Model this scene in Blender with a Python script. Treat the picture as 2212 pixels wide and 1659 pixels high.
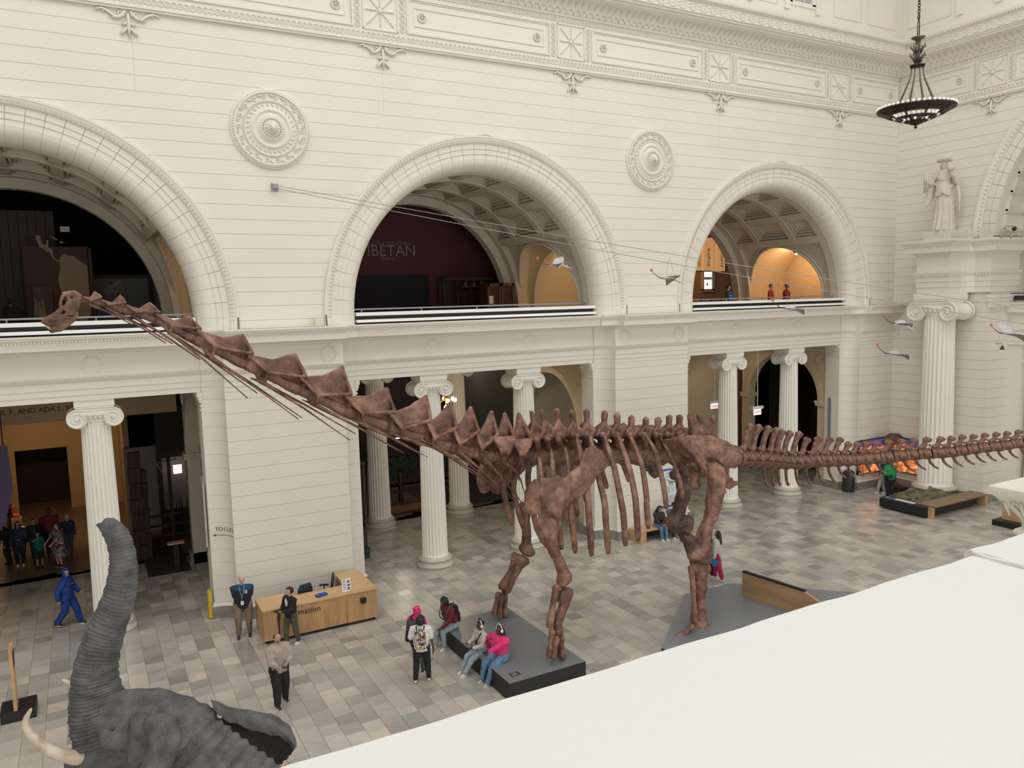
import bpy, bmesh, math, random
from mathutils import Vector, Matrix, Euler
random.seed(7)
PI = math.pi
for o in list(bpy.data.objects): bpy.data.objects.remove(o)
SC = bpy.context.scene
COL = SC.collection
# ------------------------------------------------------------ camera
F_PX = 1680.05
CAMZ = 9.3
YAW, PITCH, ROLL = 0.505763, 0.107421, -0.0252554
fwd = Vector((math.sin(YAW)*math.cos(PITCH), math.cos(YAW)*math.cos(PITCH), -math.sin(PITCH)))
rgt = Vector((math.cos(YAW), -math.sin(YAW), 0))
upv = rgt.cross(fwd)
r2 = rgt*math.cos(ROLL) + upv*math.sin(ROLL)
u2 = -rgt*math.sin(ROLL) + upv*math.cos(ROLL)
cd = bpy.data.cameras.new('camera'); cam = bpy.data.objects.new('camera', cd); COL.objects.link(cam)
cd.sensor_width = 36; cd.lens = 36*F_PX/2212; cd.clip_start = 0.05; cd.clip_end = 300
mw = Matrix((( r2.x, u2.x, -fwd.x, 0), (r2.y, u2.y, -fwd.y, 0), (r2.z, u2.z, -fwd.z, CAMZ), (0, 0, 0, 1)))
cam.matrix_world = mw
SC.camera = cam
# ------------------------------------------------------------ world, light, exposure
W = bpy.data.worlds.new('world'); SC.world = W; W.use_nodes = True
W.node_tree.nodes['Background'].inputs[0].default_value = (0.97, 0.965, 0.93, 1)
W.node_tree.nodes['Background'].inputs[1].default_value = 0.74
def area(name, loc, sx, sy, power, col, rot=(0, 0, 0)):
    l = bpy.data.lights.new(name, 'AREA'); l.shape = 'RECTANGLE'; l.size = sx; l.size_y = sy
    l.energy = power; l.color = col
    o = bpy.data.objects.new(name, l); o.location = loc; o.rotation_euler = rot; COL.objects.link(o); return o
def plamp(name, loc, power, col, r=0.15):
    l = bpy.data.lights.new(name, 'POINT'); l.energy = power; l.color = col; l.shadow_soft_size = r
    o = bpy.data.objects.new(name, l); o.location = loc; COL.objects.link(o); return o
def slamp(name, loc, power, col, target, ang=130, r=.2):
    l = bpy.data.lights.new(name, 'SPOT'); l.energy = power; l.color = col; l.shadow_soft_size = r; l.spot_size = math.radians(ang); l.spot_blend = .5
    o = bpy.data.objects.new(name, l); o.location = loc; o.rotation_euler = (Vector(target)-Vector(loc)).to_track_quat('-Z', 'Y').to_euler(); COL.objects.link(o); return o
area('skylight', (9, 11, 26), 44, 16, 3300, (1.0, 0.985, 0.95))
area('added_fill_light', (12, -1.5, 4.2), 44, 7, 1500, (1.0, 0.98, 0.94), (PI/2, 0, 0))  # unseen fill, added to brighten the lower part of the long wall
VS = SC.view_settings
VS.view_transform = 'Standard'; VS.look = 'None'; VS.exposure = 0.0; VS.gamma = 1.0; VS.use_curve_mapping = False

# ------------------------------------------------------------ helpers
def ray(px, py):
    v = r2*((px-1106)/F_PX) - u2*((py-829.5)/F_PX) + fwd
    return v
def PY(px, py, Y):           # point seen at (px,py) standing on the vertical plane y=Y
    v = ray(px, py); t = Y/v.y; return Vector((v.x*t, Y, CAMZ+v.z*t))
def PX(px, py, X):
    v = ray(px, py); t = X/v.x; return Vector((X, v.y*t, CAMZ+v.z*t))
def PZ(px, py, Z=0):
    v = ray(px, py); t = (Z-CAMZ)/v.z; return Vector((v.x*t, v.y*t, Z))

class G:
    def __init__(s): s.v = []; s.f = []; s.m = []; s.cur = 0
    def add(s, vs, fs):
        n = len(s.v); s.v += [tuple(v) for v in vs]; s.f += [tuple(i+n for i in f) for f in fs]; s.m += [s.cur]*len(fs); return s
    def box(s, x0, x1, y0, y1, z0, z1, mat=None):
        vs = [Vector((x, y, z)) for z in (z0, z1) for y in (y0, y1) for x in (x0, x1)]
        if mat: vs = [mat @ v for v in vs]
        return s.add(vs, [(0, 2, 3, 1), (4, 5, 7, 6), (0, 1, 5, 4), (2, 6, 7, 3), (0, 4, 6, 2), (1, 3, 7, 5)])
    def cham(s, x0, x1, y0, y1, z0, z1, c, mat=None):     # box with its upper edges chamfered
        vs = [(x0, y0, z0), (x1, y0, z0), (x1, y1, z0), (x0, y1, z0), (x0, y0, z1-c), (x1, y0, z1-c), (x1, y1, z1-c), (x0, y1, z1-c),
              (x0+c, y0+c, z1), (x1-c, y0+c, z1), (x1-c, y1-c, z1), (x0+c, y1-c, z1)]
        vs = [Vector(v) for v in vs]
        if mat: vs = [mat @ v for v in vs]
        fs = [(3, 2, 1, 0), (8, 9, 10, 11)]
        for a in (0, 4):
            for i in range(4):
                j = (i+1) % 4; fs.append((a+i, a+j, a+4+j, a+4+i))
        return s.add(vs, fs)
    def prism(s, poly, a, b, fn):     # poly: list of 2D, extruded a->b, fn(u,v,t)->3D
        n = len(poly); vs = [fn(u, v, a) for u, v in poly]+[fn(u, v, b) for u, v in poly]
        fs = [tuple(range(n))[::-1], tuple(range(n, 2*n))]
        for i in range(n):
            j = (i+1) % n; fs.append((i, j, n+j, n+i))
        return s.add(vs, fs)
    def sheet(s, rows, closed=False, cap=False):    # rows of points -> quads
        n = len(rows[0]); vs = [p for r in rows for p in r]; fs = []
        for i in range(len(rows)-1):
            for j in range(n if closed else n-1):
                k = (j+1) % n; fs.append((i*n+j, i*n+k, (i+1)*n+k, (i+1)*n+j))
        if cap: fs.append(tuple(range(n))[::-1]); fs.append(tuple(range((len(rows)-1)*n, len(rows)*n)))
        return s.add(vs, fs)
    def lathe(s, prof, n=24, c=(0, 0, 0), fl=None):   # prof: (r,z); fl(angle, r, z) -> radius
        rows = []
        for r, z in prof:
            rows.append([Vector((c[0]+(fl(a, r, z) if fl else r)*math.cos(a), c[1]+(fl(a, r, z) if fl else r)*math.sin(a), c[2]+z)) for a in [2*PI*i/n for i in range(n)]])
        return s.sheet(rows, True, True)
    def tube(s, pts, r, n=6, cap=True):
        pts = [Vector(p) for p in pts]; rows = []; up = None
        for i, p in enumerate(pts):
            t = (pts[min(i+1, len(pts)-1)]-pts[max(i-1, 0)]).normalized()
            if up is None: up = Vector((0, 0, 1)) if abs(t.z) < .9 else Vector((1, 0, 0))
            u = (up - t*up.dot(t)).normalized(); w = t.cross(u); up = u
            rr = r[i] if isinstance(r, (list, tuple)) else r
            rows.append([p + (u*math.cos(a)+w*math.sin(a))*rr for a in [2*PI*k/n for k in range(n)]])
        return s.sheet(rows, True, cap)
    def ball(s, c, r, n=8, m=5, sc=(1, 1, 1)):
        rows = []
        for i in range(m+1):
            th = PI*(i/m); rr = max(math.sin(th), .02)*r
            rows.append([Vector((c[0]+rr*math.cos(2*PI*k/n)*sc[0], c[1]+rr*math.sin(2*PI*k/n)*sc[1], c[2]-r*math.cos(th)*sc[2])) for k in range(n)])
        return s.sheet(rows, True, True)
    def mesh(s, name, mats, smooth=False, off=None):
        me = bpy.data.meshes.new(name)
        vs = s.v if off is None else [(v[0]-off[0], v[1]-off[1], v[2]-off[2]) for v in s.v]
        me.from_pydata(vs, [], s.f)
        for m in (mats if isinstance(mats, (list, tuple)) else [mats]): me.materials.append(m)
        if any(s.m): me.polygons.foreach_set('material_index', s.m)
        if smooth:
            if smooth is True: me.polygons.foreach_set('use_smooth', [True]*len(me.polygons))
            else: me.shade_smooth() ; me.set_sharp_from_angle(angle=math.radians(smooth))
        me.update(); return me
    def build(s, name, mat, parent=None, smooth=False, label=None, kind=None):
        me = s.mesh(name, mat, smooth, parent.location if parent and not parent.parent else (parent.parent.location if parent else None))
        o = bpy.data.objects.new(name, me)
        if parent: o.parent = parent
        COL.objects.link(o)
        if label: o['label'] = label
        if kind: o['kind'] = kind
        return o
def put(name, me, parent=None, loc=(0, 0, 0), rot=None, sc=None, label=None, kind=None):
    o = bpy.data.objects.new(name, me); o.location = loc
    if rot is not None: o.rotation_euler = rot
    if sc is not None: o.scale = sc if isinstance(sc, (tuple, list, Vector)) else (sc, sc, sc)
    if parent: o.parent = parent
    COL.objects.link(o)
    if label: o['label'] = label
    if kind: o['kind'] = kind
    return o
def thing(name, label, cat, loc=(0, 0, 0), group=None, rz=0):
    o = bpy.data.objects.new(name, None); o.empty_display_size = .1; o.location = loc; o.rotation_euler.z = rz; COL.objects.link(o)
    o['label'] = label; o['category'] = cat
    if group: o['group'] = group
    return o
def tag(o, label, cat, group=None):
    o['label'] = label; o['category'] = cat
    if group: o['group'] = group
    return o
def struct(name, loc=(0, 0, 0), label=None):
    o = bpy.data.objects.new(name, None); o.empty_display_size = .1; o.location = loc; COL.objects.link(o); o['kind'] = 'structure'
    if label: o['label'] = label
    return o
def dup(root, loc, rz=None, label=None, group=None, sc=None, mirror=False):
    r = root.copy(); COL.objects.link(r); r.location = loc
    if rz is not None: r.rotation_euler.z = rz
    if sc: r.scale = (sc, sc, sc)
    if label: r['label'] = label
    if group: r['group'] = group
    for ch in list(root.children):
        c = ch.copy(); COL.objects.link(c); c.parent = r
        for g in list(ch.children):
            d = g.copy(); COL.objects.link(d); d.parent = c
    return r

# rounded solid made of convex hulls of balls, fused by a voxel remesh
_ico = {}
def ico(sub=1):
    if sub not in _ico:
        b = bmesh.new(); bmesh.ops.create_icosphere(b, subdivisions=sub, radius=1); _ico[sub] = [v.co.copy() for v in b.verts]; b.free()
    return _ico[sub]
def hullmesh(hulls, sub=1):
    allv = []; allf = []
    for h in hulls:
        b = bmesh.new()
        for p, r in h:
            p = Vector(p)
            for d in ico(2 if len(h) < 3 and sub > 1 else 1): b.verts.new(p+d*r)
        res = bmesh.ops.convex_hull(b, input=b.verts[:])
        bmesh.ops.delete(b, geom=[v for v in b.verts if not v.link_faces], context='VERTS')
        b.verts.index_update(); n = len(allv)
        allv += [v.co.copy() for v in b.verts]; allf += [tuple(v.index+n for v in f.verts) for f in b.faces]; b.free()
    return allv, allf
def blob(hulls, voxel, smooth=3, disp=0, mats=None, name='blob', off=None, raw=None, dec=None):
    vs, fs = hullmesh(hulls)
    if raw:
        n = len(vs); vs = list(vs)+list(raw.v); fs = list(fs)+[tuple(i+n for i in f) for f in raw.f]
    me = bpy.data.meshes.new(name); me.from_pydata([tuple(v) for v in vs], [], fs)
    o = bpy.data.objects.new('tmp_blob', me); COL.objects.link(o)
    if voxel:
        m = o.modifiers.new('r', 'REMESH'); m.mode = 'VOXEL'; m.voxel_size = voxel; m.use_smooth_shade = True
    if smooth:
        m = o.modifiers.new('s', 'SMOOTH'); m.iterations = smooth; m.factor = .5
    if disp:
        for size, st in disp:
            t = bpy.data.textures.new('t', 'CLOUDS'); t.noise_scale = size; t.noise_depth = 3
            m = o.modifiers.new('d', 'DISPLACE'); m.texture = t; m.strength = st; m.texture_coords = 'LOCAL'; m.mid_level = .40
    if dec:
        m = o.modifiers.new('q', 'DECIMATE'); m.ratio = dec
    dg = bpy.context.evaluated_depsgraph_get()
    out = bpy.data.meshes.new_from_object(o.evaluated_get(dg)); out.name = name
    bpy.data.objects.remove(o); bpy.data.meshes.remove(me)
    if off is not None: out.transform(Matrix.Translation(-Vector(off)))
    out.materials.clear()
    for m in (mats if isinstance(mats, (list, tuple)) else [mats]): out.materials.append(m)
    out.polygons.foreach_set('use_smooth', [True]*len(out.polygons))
    return out

# ------------------------------------------------------------ materials
def mat(name, col, rough=.6, noise=0, nscale=3, bump=0, bscale=30, metal=0, spec=.5, col2=None, emit=None, estr=0, coat=0, stretch=None, detail=6):
    m = bpy.data.materials.new(name); m.use_nodes = True; nt = m.node_tree; N = nt.nodes; L = nt.links
    b = N['Principled BSDF']; b.inputs['Base Color'].default_value = (*col, 1); b.inputs['Roughness'].default_value = rough
    b.inputs['Metallic'].default_value = metal; b.inputs['Specular IOR Level'].default_value = spec
    b.inputs['Coat Weight'].default_value = coat
    if emit: b.inputs['Emission Color'].default_value = (*emit, 1); b.inputs['Emission Strength'].default_value = estr
    if noise or col2 or bump:
        tc = N.new('ShaderNodeTexCoord'); src = tc.outputs['Object']
        if stretch:
            mp = N.new('ShaderNodeMapping'); mp.inputs['Scale'].default_value = stretch; L.new(src, mp.inputs['Vector']); src = mp.outputs[0]
    if noise or col2:
        n = N.new('ShaderNodeTexNoise'); n.inputs['Scale'].default_value = nscale; n.inputs['Detail'].default_value = detail
        L.new(src, n.inputs['Vector']); r = N.new('ShaderNodeValToRGB'); L.new(n.outputs['Fac'], r.inputs['Fac'])
        c2 = col2 or tuple(c*(1-noise) for c in col)
        r.color_ramp.elements[0].position = .35; r.color_ramp.elements[1].position = .65
        r.color_ramp.elements[0].color = (*c2, 1); r.color_ramp.elements[1].color = (*col, 1)
        L.new(r.outputs['Color'], b.inputs['Base Color'])
    if bump:
        n2 = N.new('ShaderNodeTexNoise'); n2.inputs['Scale'].default_value = bscale; n2.inputs['Detail'].default_value = 5
        L.new(src, n2.inputs['Vector']); bp = N.new('ShaderNodeBump'); bp.inputs['Strength'].default_value = bump; bp.inputs['Distance'].default_value = .02
        L.new(n2.outputs['Fac'], bp.inputs['Height']); L.new(bp.outputs['Normal'], b.inputs['Normal'])
    return m
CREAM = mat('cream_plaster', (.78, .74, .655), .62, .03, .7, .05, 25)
CREAM_D = mat('cream_joint', (.58, .535, .46), .9)
ORN = mat('cream_ornament', (.75, .70, .615), .6, .06, 3, .1, 40)
PARA = mat('parapet_paint', (.80, .795, .765), .5, .03, 6, .12, 90)
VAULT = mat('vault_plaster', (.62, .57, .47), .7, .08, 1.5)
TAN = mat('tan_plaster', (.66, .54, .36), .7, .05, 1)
STONEB = mat('base_stone', (.30, .28, .25), .5, .3, 4, .1, 20)
MOL = mat('base_mould', (.83, .81, .74), .5)
BLACK = mat('matte_black', (.012, .012, .013), .5)
DARK = mat('dark_paint', (.03, .022, .02), .7)
MAROON = mat('maroon_paint', (.062, .010, .012), .7)
WHITE = mat('white_paint', (.83, .83, .80), .45)
GREYP = mat('grey_metal', (.35, .36, .37), .4, metal=.3)
BRONZE = mat('dark_bronze', (.045, .032, .022), .38, .3, 8, metal=.6)
OAK = mat('oak_veneer', (.56, .33, .15), .42, .25, 6, stretch=(1, 1, .12))
OAKT = mat('oak_top', (.66, .42, .21), .4, .18, 5, stretch=(.15, 1, 1))
GREYTOP = mat('grey_platform', (.19, .20, .215), .28, .1, .8)
# fossil bone: brown with dark stain and paler dust
def bonemat(name, a, b_, c, rough=.5):
    m = bpy.data.materials.new(name); m.use_nodes = True; nt = m.node_tree; N = nt.nodes; L = nt.links; b = N['Principled BSDF']
    tc = N.new('ShaderNodeTexCoord'); n = N.new('ShaderNodeTexNoise'); n.inputs['Scale'].default_value = 2.6; n.inputs['Detail'].default_value = 9; n.inputs['Roughness'].default_value = .66
    L.new(tc.outputs['Object'], n.inputs['Vector']); r = N.new('ShaderNodeValToRGB'); L.new(n.outputs['Fac'], r.inputs['Fac'])
    e = r.color_ramp.elements; e[0].position = .33; e[0].color = (*a, 1); e[1].position = .68; e[1].color = (*c, 1)
    k = e.new(.5); k.color = (*b_, 1)
    L.new(r.outputs['Color'], b.inputs['Base Color'])
    b.inputs['Roughness'].default_value = rough
    n2 = N.new('ShaderNodeTexNoise'); n2.inputs['Scale'].default_value = 16; n2.inputs['Detail'].default_value = 6; L.new(tc.outputs['Object'], n2.inputs['Vector'])
    bp = N.new('ShaderNodeBump'); bp.inputs['Strength'].default_value = .5; bp.inputs['Distance'].default_value = .03; L.new(n2.outputs['Fac'], bp.inputs['Height']); L.new(bp.outputs['Normal'], b.inputs['Normal'])
    return m
BONE = bonemat('fossil_bone', (.060, .028, .019), (.170, .080, .051), (.34, .19, .135))
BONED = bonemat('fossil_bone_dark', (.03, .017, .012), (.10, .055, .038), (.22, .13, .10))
# ============================================================ the setting
Y0 = 23.55; YA = 24.18; XE = 33.8
BAYS = [-15.59, -1.65, 12.29, 26.23]
RIN, RMID, ROUT, ZC = 4.61, 4.99, 5.72, 9.0
PIERS = [(-10.39, -6.9)] + [(b+5.2, b+13.94-5.2) for b in BAYS[1:3]] + [(31.43, XE)]
# --- floor: stone slabs in strips running towards the long wall
floor = struct('floor', label='polished grey stone slab floor')
g = G(); g.box(-22, 52, -14, 46, -.3, -.012); g.build('slab_bed', STONEB, floor)
TONES = [(0.56, 0.52, 0.465), (0.5, 0.466, 0.417), (0.418, 0.394, 0.355), (0.605, 0.556, 0.487), (0.347, 0.328, 0.295), (0.462, 0.442, 0.402), (0.393, 0.387, 0.352), (0.633, 0.562, 0.47), (0.522, 0.475, 0.429)]
TM = [mat('stone_tone_%d' % i, c, .22, .22, 1.6, .03, 30, col2=tuple(x*.8 for x in c), detail=8) for i, c in enumerate(TONES)]
PIT = .44; tiles = []; rnd = random.Random(3)
for i in range(-34, 96):
    x0 = 5.29+i*PIT; y = 2.0-rnd.random()*.44
    while y < 31:
        L_ = rnd.choice([.44, .44, .44, .44, .66, .88, .30]); 
        tn = rnd.choices(range(9), [18, 16, 13, 12, 8, 12, 8, 5, 14])[0]
        tiles.append((x0, y, L_, tn)); y += L_
def vis(t):
    x, y = t[0]+.22, t[1]+t[2]/2; v = Vector((x, y, -CAMZ)); d = v.dot(fwd)
    if d < 3: return 0
    px = v.dot(r2)/d*F_PX+1106; py = -v.dot(u2)/d*F_PX+829.5
    lim = 1659-(px-600)*.31 if px > 600 else 1659
    if px < 0 or px > 2212 or py > lim: return 0
    if y > 24.6: return 0
    if 5 < x-BAYS[1] < 9 and y > 23.5: return 0
    return t[2]/d/d
ranked = sorted(range(len(tiles)), key=lambda k: -vis(tiles[k])); near = set(ranked[:298])
tcache = {}
rest = G()
for k, (x, y, L_, tn) in enumerate(tiles):
    if k in near:
        key = (L_, tn)
        if key not in tcache:
            q = G(); q.cham(.003, PIT-.003, .003, L_-.003, -.02, 0, .002); tcache[key] = q.mesh('tile', TM[tn])
        put('tile', tcache[key], floor, (x, y, 0))
    else:
        rest.cur = tn; rest.cham(x+.003, x+PIT-.003, y+.003, y+L_-.003, -.02, 0, .002)
rest.build('stone_paving', TM, floor, kind='stuff')
g = G(); g.box(-22, 52, 31, 46, -.02, 0); g.build('aisle_floor', mat('brown_floor', (.20, .15, .11), .3, .2, 2), floor)

wl_ = struct('wall_left_blocker', label='plain cream wall added out of view to block light from the left')  # added wall, out of view, keeps world light off the end wall
g = G(); g.box(-21.6, -21.3, -14, Y0, 0, 26); g.build('plaster_face', CREAM, wl_)
# --- long wall
wall = struct('wall_back', label='cream plastered long wall with arches over a column arcade')
def XZ(u, v, t): return Vector((u, t, v))
H = .413
def course(poly, y0=Y0, y1=Y0+.25, nm='stone_course', par=None):
    g = G(); g.prism(poly, y0, y1, XZ); return g.build(nm, CREAM, par or wall)
# pier faces below the entablature
def pierx(a, b, z0, z1): return [(a, z0), (b, z0), (b, z1), (a, z1)]
J = .0045
for pi, (a, b) in enumerate(PIERS):
    z = .46
    k = 0
    while z < 6.8:
        z1 = min(.46+(k+1)*.4115, 6.86)
        if z1-z > .05: course(pierx(a, b, z+J, z1-J))
        z = z1; k += 1
# coves (concave quarter) either side of each bay, cut in the same courses, jamb and anta
def cove_pts(side, n=9, r=.53, top=False):
    pts = []
    for i in range(n):
        t = PI/2*i/(n-1); pts.append((4.67+r*math.sin(t), YA-r*(1-math.cos(t))))
    return pts
def xy(c, s): return lambda u, v, t: Vector((c+s*u, v, t))
cove_cache = {}
def cove_poly(): return [(4.67, 24.6)]+cove_pts(1)+[(5.2, 24.6)]
def jamb_poly(): return [(4.62, YA), (4.67, YA), (4.67, 24.95), (4.62, 24.95)]
for c in BAYS:
    for s in (-1, 1):
        if c < -10 and s < 0: continue
        z = .46; k = 0
        while z < 6.8:
            z1 = min(.46+(k+1)*.4115, 6.86)
            key = (round(z1-z, 3), s)
            if z1-z > .05:
                if key not in cove_cache:
                    q = G(); q.prism(cove_poly(), 0, z1-z-2*J, xy(0, s)); cove_cache[key] = q.mesh('cove_stone', CREAM, 40)
                put('cove_stone', cove_cache[key], wall, (c, 0, z+J))
            z = z1; k += 1
# backing that shows in the joints
g = G()
for a, b in PIERS: g.box(a+.01, b-.01, Y0+.02, Y0+.6, 0, 6.9)
for c in BAYS:
    for s in (-1, 1): g.prism([(4.68, 24.6)]+[(u+.008, v+.008) for u, v in cove_pts(1)]+[(5.19, 24.6)], 0, 6.9, xy(c, s))
g.box(-20, XE, 24.6, 24.95, 8.7, 9.0)
g.build('joint_backing', CREAM_D, wall)
# base course: stone plinth + white mould, following pier and cove
def outline(a, b, d):     # pier footprint outline from left bay edge to right bay edge
    pts = []
    return pts
for pi, (a, b) in enumerate(PIERS):
    cl = a-5.2; cr = b+5.2
    def foot(d):
        P = [(cl+4.62-d*.0, 25.0), (cl+4.62-d, YA-d)]
        P += [(cl+u-d*math.sin(PI/2*i/8)*.0, v-d) for i, (u, v) in enumerate(cove_pts(1))]
        P += [(a, Y0-d)]
        if pi < 3:
            P += [(b, Y0-d)]+[(cr-u, v-d) for u, v in cove_pts(1)[::-1]]+[(cr-4.62+d, YA-d), (cr-4.62, 25.0)]
        else: P += [(XE, Y0-d), (XE, 25)]
        return P
    g = G(); g.prism(foot(.09), 0, .36, lambda u, v, t: Vector((u, v, t))); g.build('stone_plinth', STONEB, wall)
    g = G(); g.prism(foot(.07), .36, .40, lambda u, v, t: Vector((u, v, t))); g.prism(foot(.045), .40, .445, lambda u, v, t: Vector((u, v, t))); g.build('base_mould', MOL, wall)
# entablature over piers and bays: profile swept along the wall line
EP = [(0, 6.85), (0, 7.005), (.025, 7.01), (.025, 7.175), (.05, 7.18), (.05, 7.36), (.075, 7.385), (.10, 7.42), (.10, 7.445), (.135, 7.47), (.15, 7.50), (.03, 7.505), (.02, 8.12), (.05, 8.14), (.08, 8.2), (.28, 8.235), (.30, 8.27), (.56, 8.275), (.565, 8.47), (.59, 8.485), (.61, 8.52), (.655, 8.56), (.67, 8.60), (.69, 8.62), (.69, 8.655)]
PEAK = .69
def wall_line():
    pts = []     # (x, y, nx, ny) outward direction
    return pts
def ent_rows(xs, yb):      # straight run at y=yb
    return [[Vector((x, yb-d, z)) for d, z in EP]+[Vector((x, yb+.9, 8.655))] for x in xs]
for i, c in enumerate(BAYS):
    x0, x1 = c-4.67, c+4.67
    if i == 0: x0 = -20
    g = G(); rows = [[Vector((x, YA+.06-min(d, .12)-(d-min(d, .12))*.93, z)) for d, z in EP]+[Vector((x, YA+.8, 8.655)), Vector((x, YA+.8, 6.85))] for x in (x0, x1)]
    g.sheet([r for r in rows], True); g.build('bay_entablature', CREAM, wall)
for pi, (a, b) in enumerate(PIERS):
    cl = a-5.2; cr = b+5.2; path = []
    for i, (u, v) in enumerate(cove_pts(1)):
        t = PI/2*i/8; path.append((cl+u, v, 0.35*math.sin(t)*-1*0, 1))
    path.append((a, Y0, 0, 1)); path.append((b, Y0, 0, 1))
    if pi < 3:
        for u, v in cove_pts(1)[::-1]: path.append((cr-u, v, 0, 1))
    g = G(); rows = []
    for (x, y, nx, ny) in path:
        rows.append([Vector((x, y-(d-.0), z)) for d, z in EP]+[Vector((x, y+1.2, 8.655)), Vector((x, y+1.2, 6.85))])
    # pier break: shift the ends of the face inwards so that the run returns squarely
    g.sheet(rows, True, True); g.build('pier_entablature', CREAM, wall, smooth=20)
# pearl and leaf enrichments on the entablature (tiny, joined)
g = G()
x = -6.5
def beadrow(g, xa, xb, y, z, st=.085, r=.02):
    n = max(int((xb-xa)/st), 1)
    for i in range(n):
        xx = xa+(i+.5)*(xb-xa)/n; g.box(xx-r, xx+r, y-.018, y+.02, z-r*.9, z+r*.9)
for c in BAYS[1:]:
    beadrow(g, c-4.6, c+4.6, YA+.06-.63, 8.50); beadrow(g, c-4.6, c+4.6, YA-.075, 7.46, .07, .014)
for a, b in PIERS:
    beadrow(g, a, b, Y0-.60, 8.50); beadrow(g, a, b, Y0-.125, 7.46, .07, .014)
g.build('bead_enrichment', ORN, wall, kind='stuff')
# faint wreaths on the frieze
def torus_pts(cx, cz, r, n=20): return [(cx+r*math.cos(2*PI*i/n), cz+r*math.sin(2*PI*i/n)) for i in range(n+1)]
wg = G()
for i in range(14):
    a = 2*PI*i/14; p = Vector((.24*math.cos(a), 0, .24*math.sin(a)))
    wg.ball(p, .045, 6, 4, (1, .35, 1)); wg.ball(p*.86, .03, 6, 4, (1, .35, 1))
wreath = wg.mesh('frieze_wreath', CREAM, True)
for c in BAYS[1:]:
    for dx in (-1.9, 1.9): put('frieze_wreath', wreath, wall, (c+dx, YA+.035, 7.82))
for a, b in PIERS[1:3]:
    for x in (a+.45, b-.45): put('frieze_wreath', wreath, wall, (x, Y0-.03, 7.82))
# anta capitals
for c in BAYS[1:]:
    for s in (-1, 1):
        g = G()
        for z0, z1, d in ((6.72, 6.85, .10), (6.62, 6.72, .07), (6.54, 6.62, .045), (6.42, 6.46, .03), (6.30, 6.34, .03)):
            g.prism([(4.62-d, YA-d*.5), (4.67, YA-d*.5), (4.67, 24.95), (4.62-d, 24.95)], z0, z1, xy(c, s))
        g.prism([(4.62, YA), (4.67, YA), (4.67, 24.95), (4.62, 24.95)], .4, 6.85, xy(c, s))
        g.build('anta', CREAM, wall)

# --- upper wall between and above the arches
def archx(z, R=ROUT): 
    d = z-ZC; return math.sqrt(max(R*R-d*d, 0)) if d > 0 else R
zs = [8.66]+[8.66+.413*(k+1)-.17 for k in range(21)]
zs = [z for z in zs if z < 17.12]+[17.16]
edges = BAYS
for k in range(len(zs)-1):
    z0, z1 = zs[k]+J, zs[k+1]-J
    if z0 < ZC+ROUT:
        for i in range(len(BAYS)):
            cl = BAYS[i]; cr = BAYS[i+1] if i+1 < len(BAYS) else None
            zz = [z0+(z1-z0)*t/4 for t in range(5)]
            zz = [min(z, 99) for z in zz]
            if z1 > ZC+ROUT:
                pass
            left = [(cl+archx(z), z) for z in zz]
            right = [(cr-archx(z), z) for z in zz] if cr is not None else [(XE, z) for z in zz]
            course(left[::-1]+right if False else right+left[::-1])
        if z1 > ZC+ROUT: pass
    else:
        for xa, xb in ((-20, -8.6), (-8.6, 1.8), (1.8, 8.75), (8.75, 15.72), (15.72, 22.68), (22.68, 29.65), (29.65, XE)):
            course(pierx(xa+.002, xb-.002, z0, z1))
# joint backing behind upper wall
g = G()
for i in range(len(BAYS)):
    cl = BAYS[i]; cr = BAYS[i+1] if i+1 < len(BAYS) else None
    n = 30; zz = [8.66+(ZC+ROUT+.02-8.66)*t/n for t in range(n+1)]
    L_ = [Vector((cl+archx(z, ROUT-.02), Y0+.02, z)) for z in zz]; R_ = [Vector(((cr-archx(z, ROUT-.02)) if cr is not None else XE, Y0+.02, z)) for z in zz]
    g.sheet([L_, R_])
g.box(-20, XE, Y0+.02, Y0+.5, ZC+ROUT+.02, 17.3)
g.build('joint_backing', CREAM_D, wall)

# --- arches: voussoirs, soffit cove, enriched outer mould
def ring(g, prof, a0, a1, n, cap=True):
    rows = []
    for i in range(n+1):
        a = a0+(a1-a0)*i/n; rows.append([Vector((r*math.cos(a), y, r*math.sin(a))) for r, y in prof])
    g.sheet(rows, True, cap)
NV = 38; da = PI/NV
vp = [(4.98, Y0+.07), (5.14, Y0+.07), (5.145, Y0+.045), (5.30, Y0+.045), (5.305, Y0+.02), (5.47, Y0+.02), (5.47, Y0+.3), (4.98, Y0+.3)]
g = G(); ring(g, vp, .0013, da-.0013, 3); vou = g.mesh('voussoir', CREAM, 30)
cp = [(4.98, Y0+.075)]+[(RIN+.37*(1-math.sin(PI/2*t/7)), Y0+.075+.555*(1-math.cos(PI/2*t/7))) for t in range(1, 8)]+[(RIN, YA+.14), (RIN+.4, YA+.14), (4.98, Y0+.3)]
g = G(); ring(g, cp, .0011, da-.0011, 3); cst = g.mesh('soffit_stone', CREAM, 40)
g = G(); ring(g, [(4.985, Y0+.09)]+[(r+.012, y) for r, y in cp[1:-2]]+[(RIN+.42, YA+.13), (5.46, Y0+.32), (5.46, Y0+.035), (5.3, Y0+.06), (5.1, Y0+.085)], -.06, PI+.06, 60); jb = g.mesh('arch_backing', CREAM_D, 40)
g = G(); ring(g, [(5.47, Y0+.01), (5.50, Y0-.02), (5.50, Y0-.03), (5.62, Y0-.085), (5.65, Y0-.09), (5.66, Y0-.105), (5.72, Y0-.105), (5.73, Y0+.1), (5.47, Y0+.1)], -.06, PI+.06, 96); om = g.mesh('arch_moulding', CREAM, 30)
g = G()
n = 150
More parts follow.
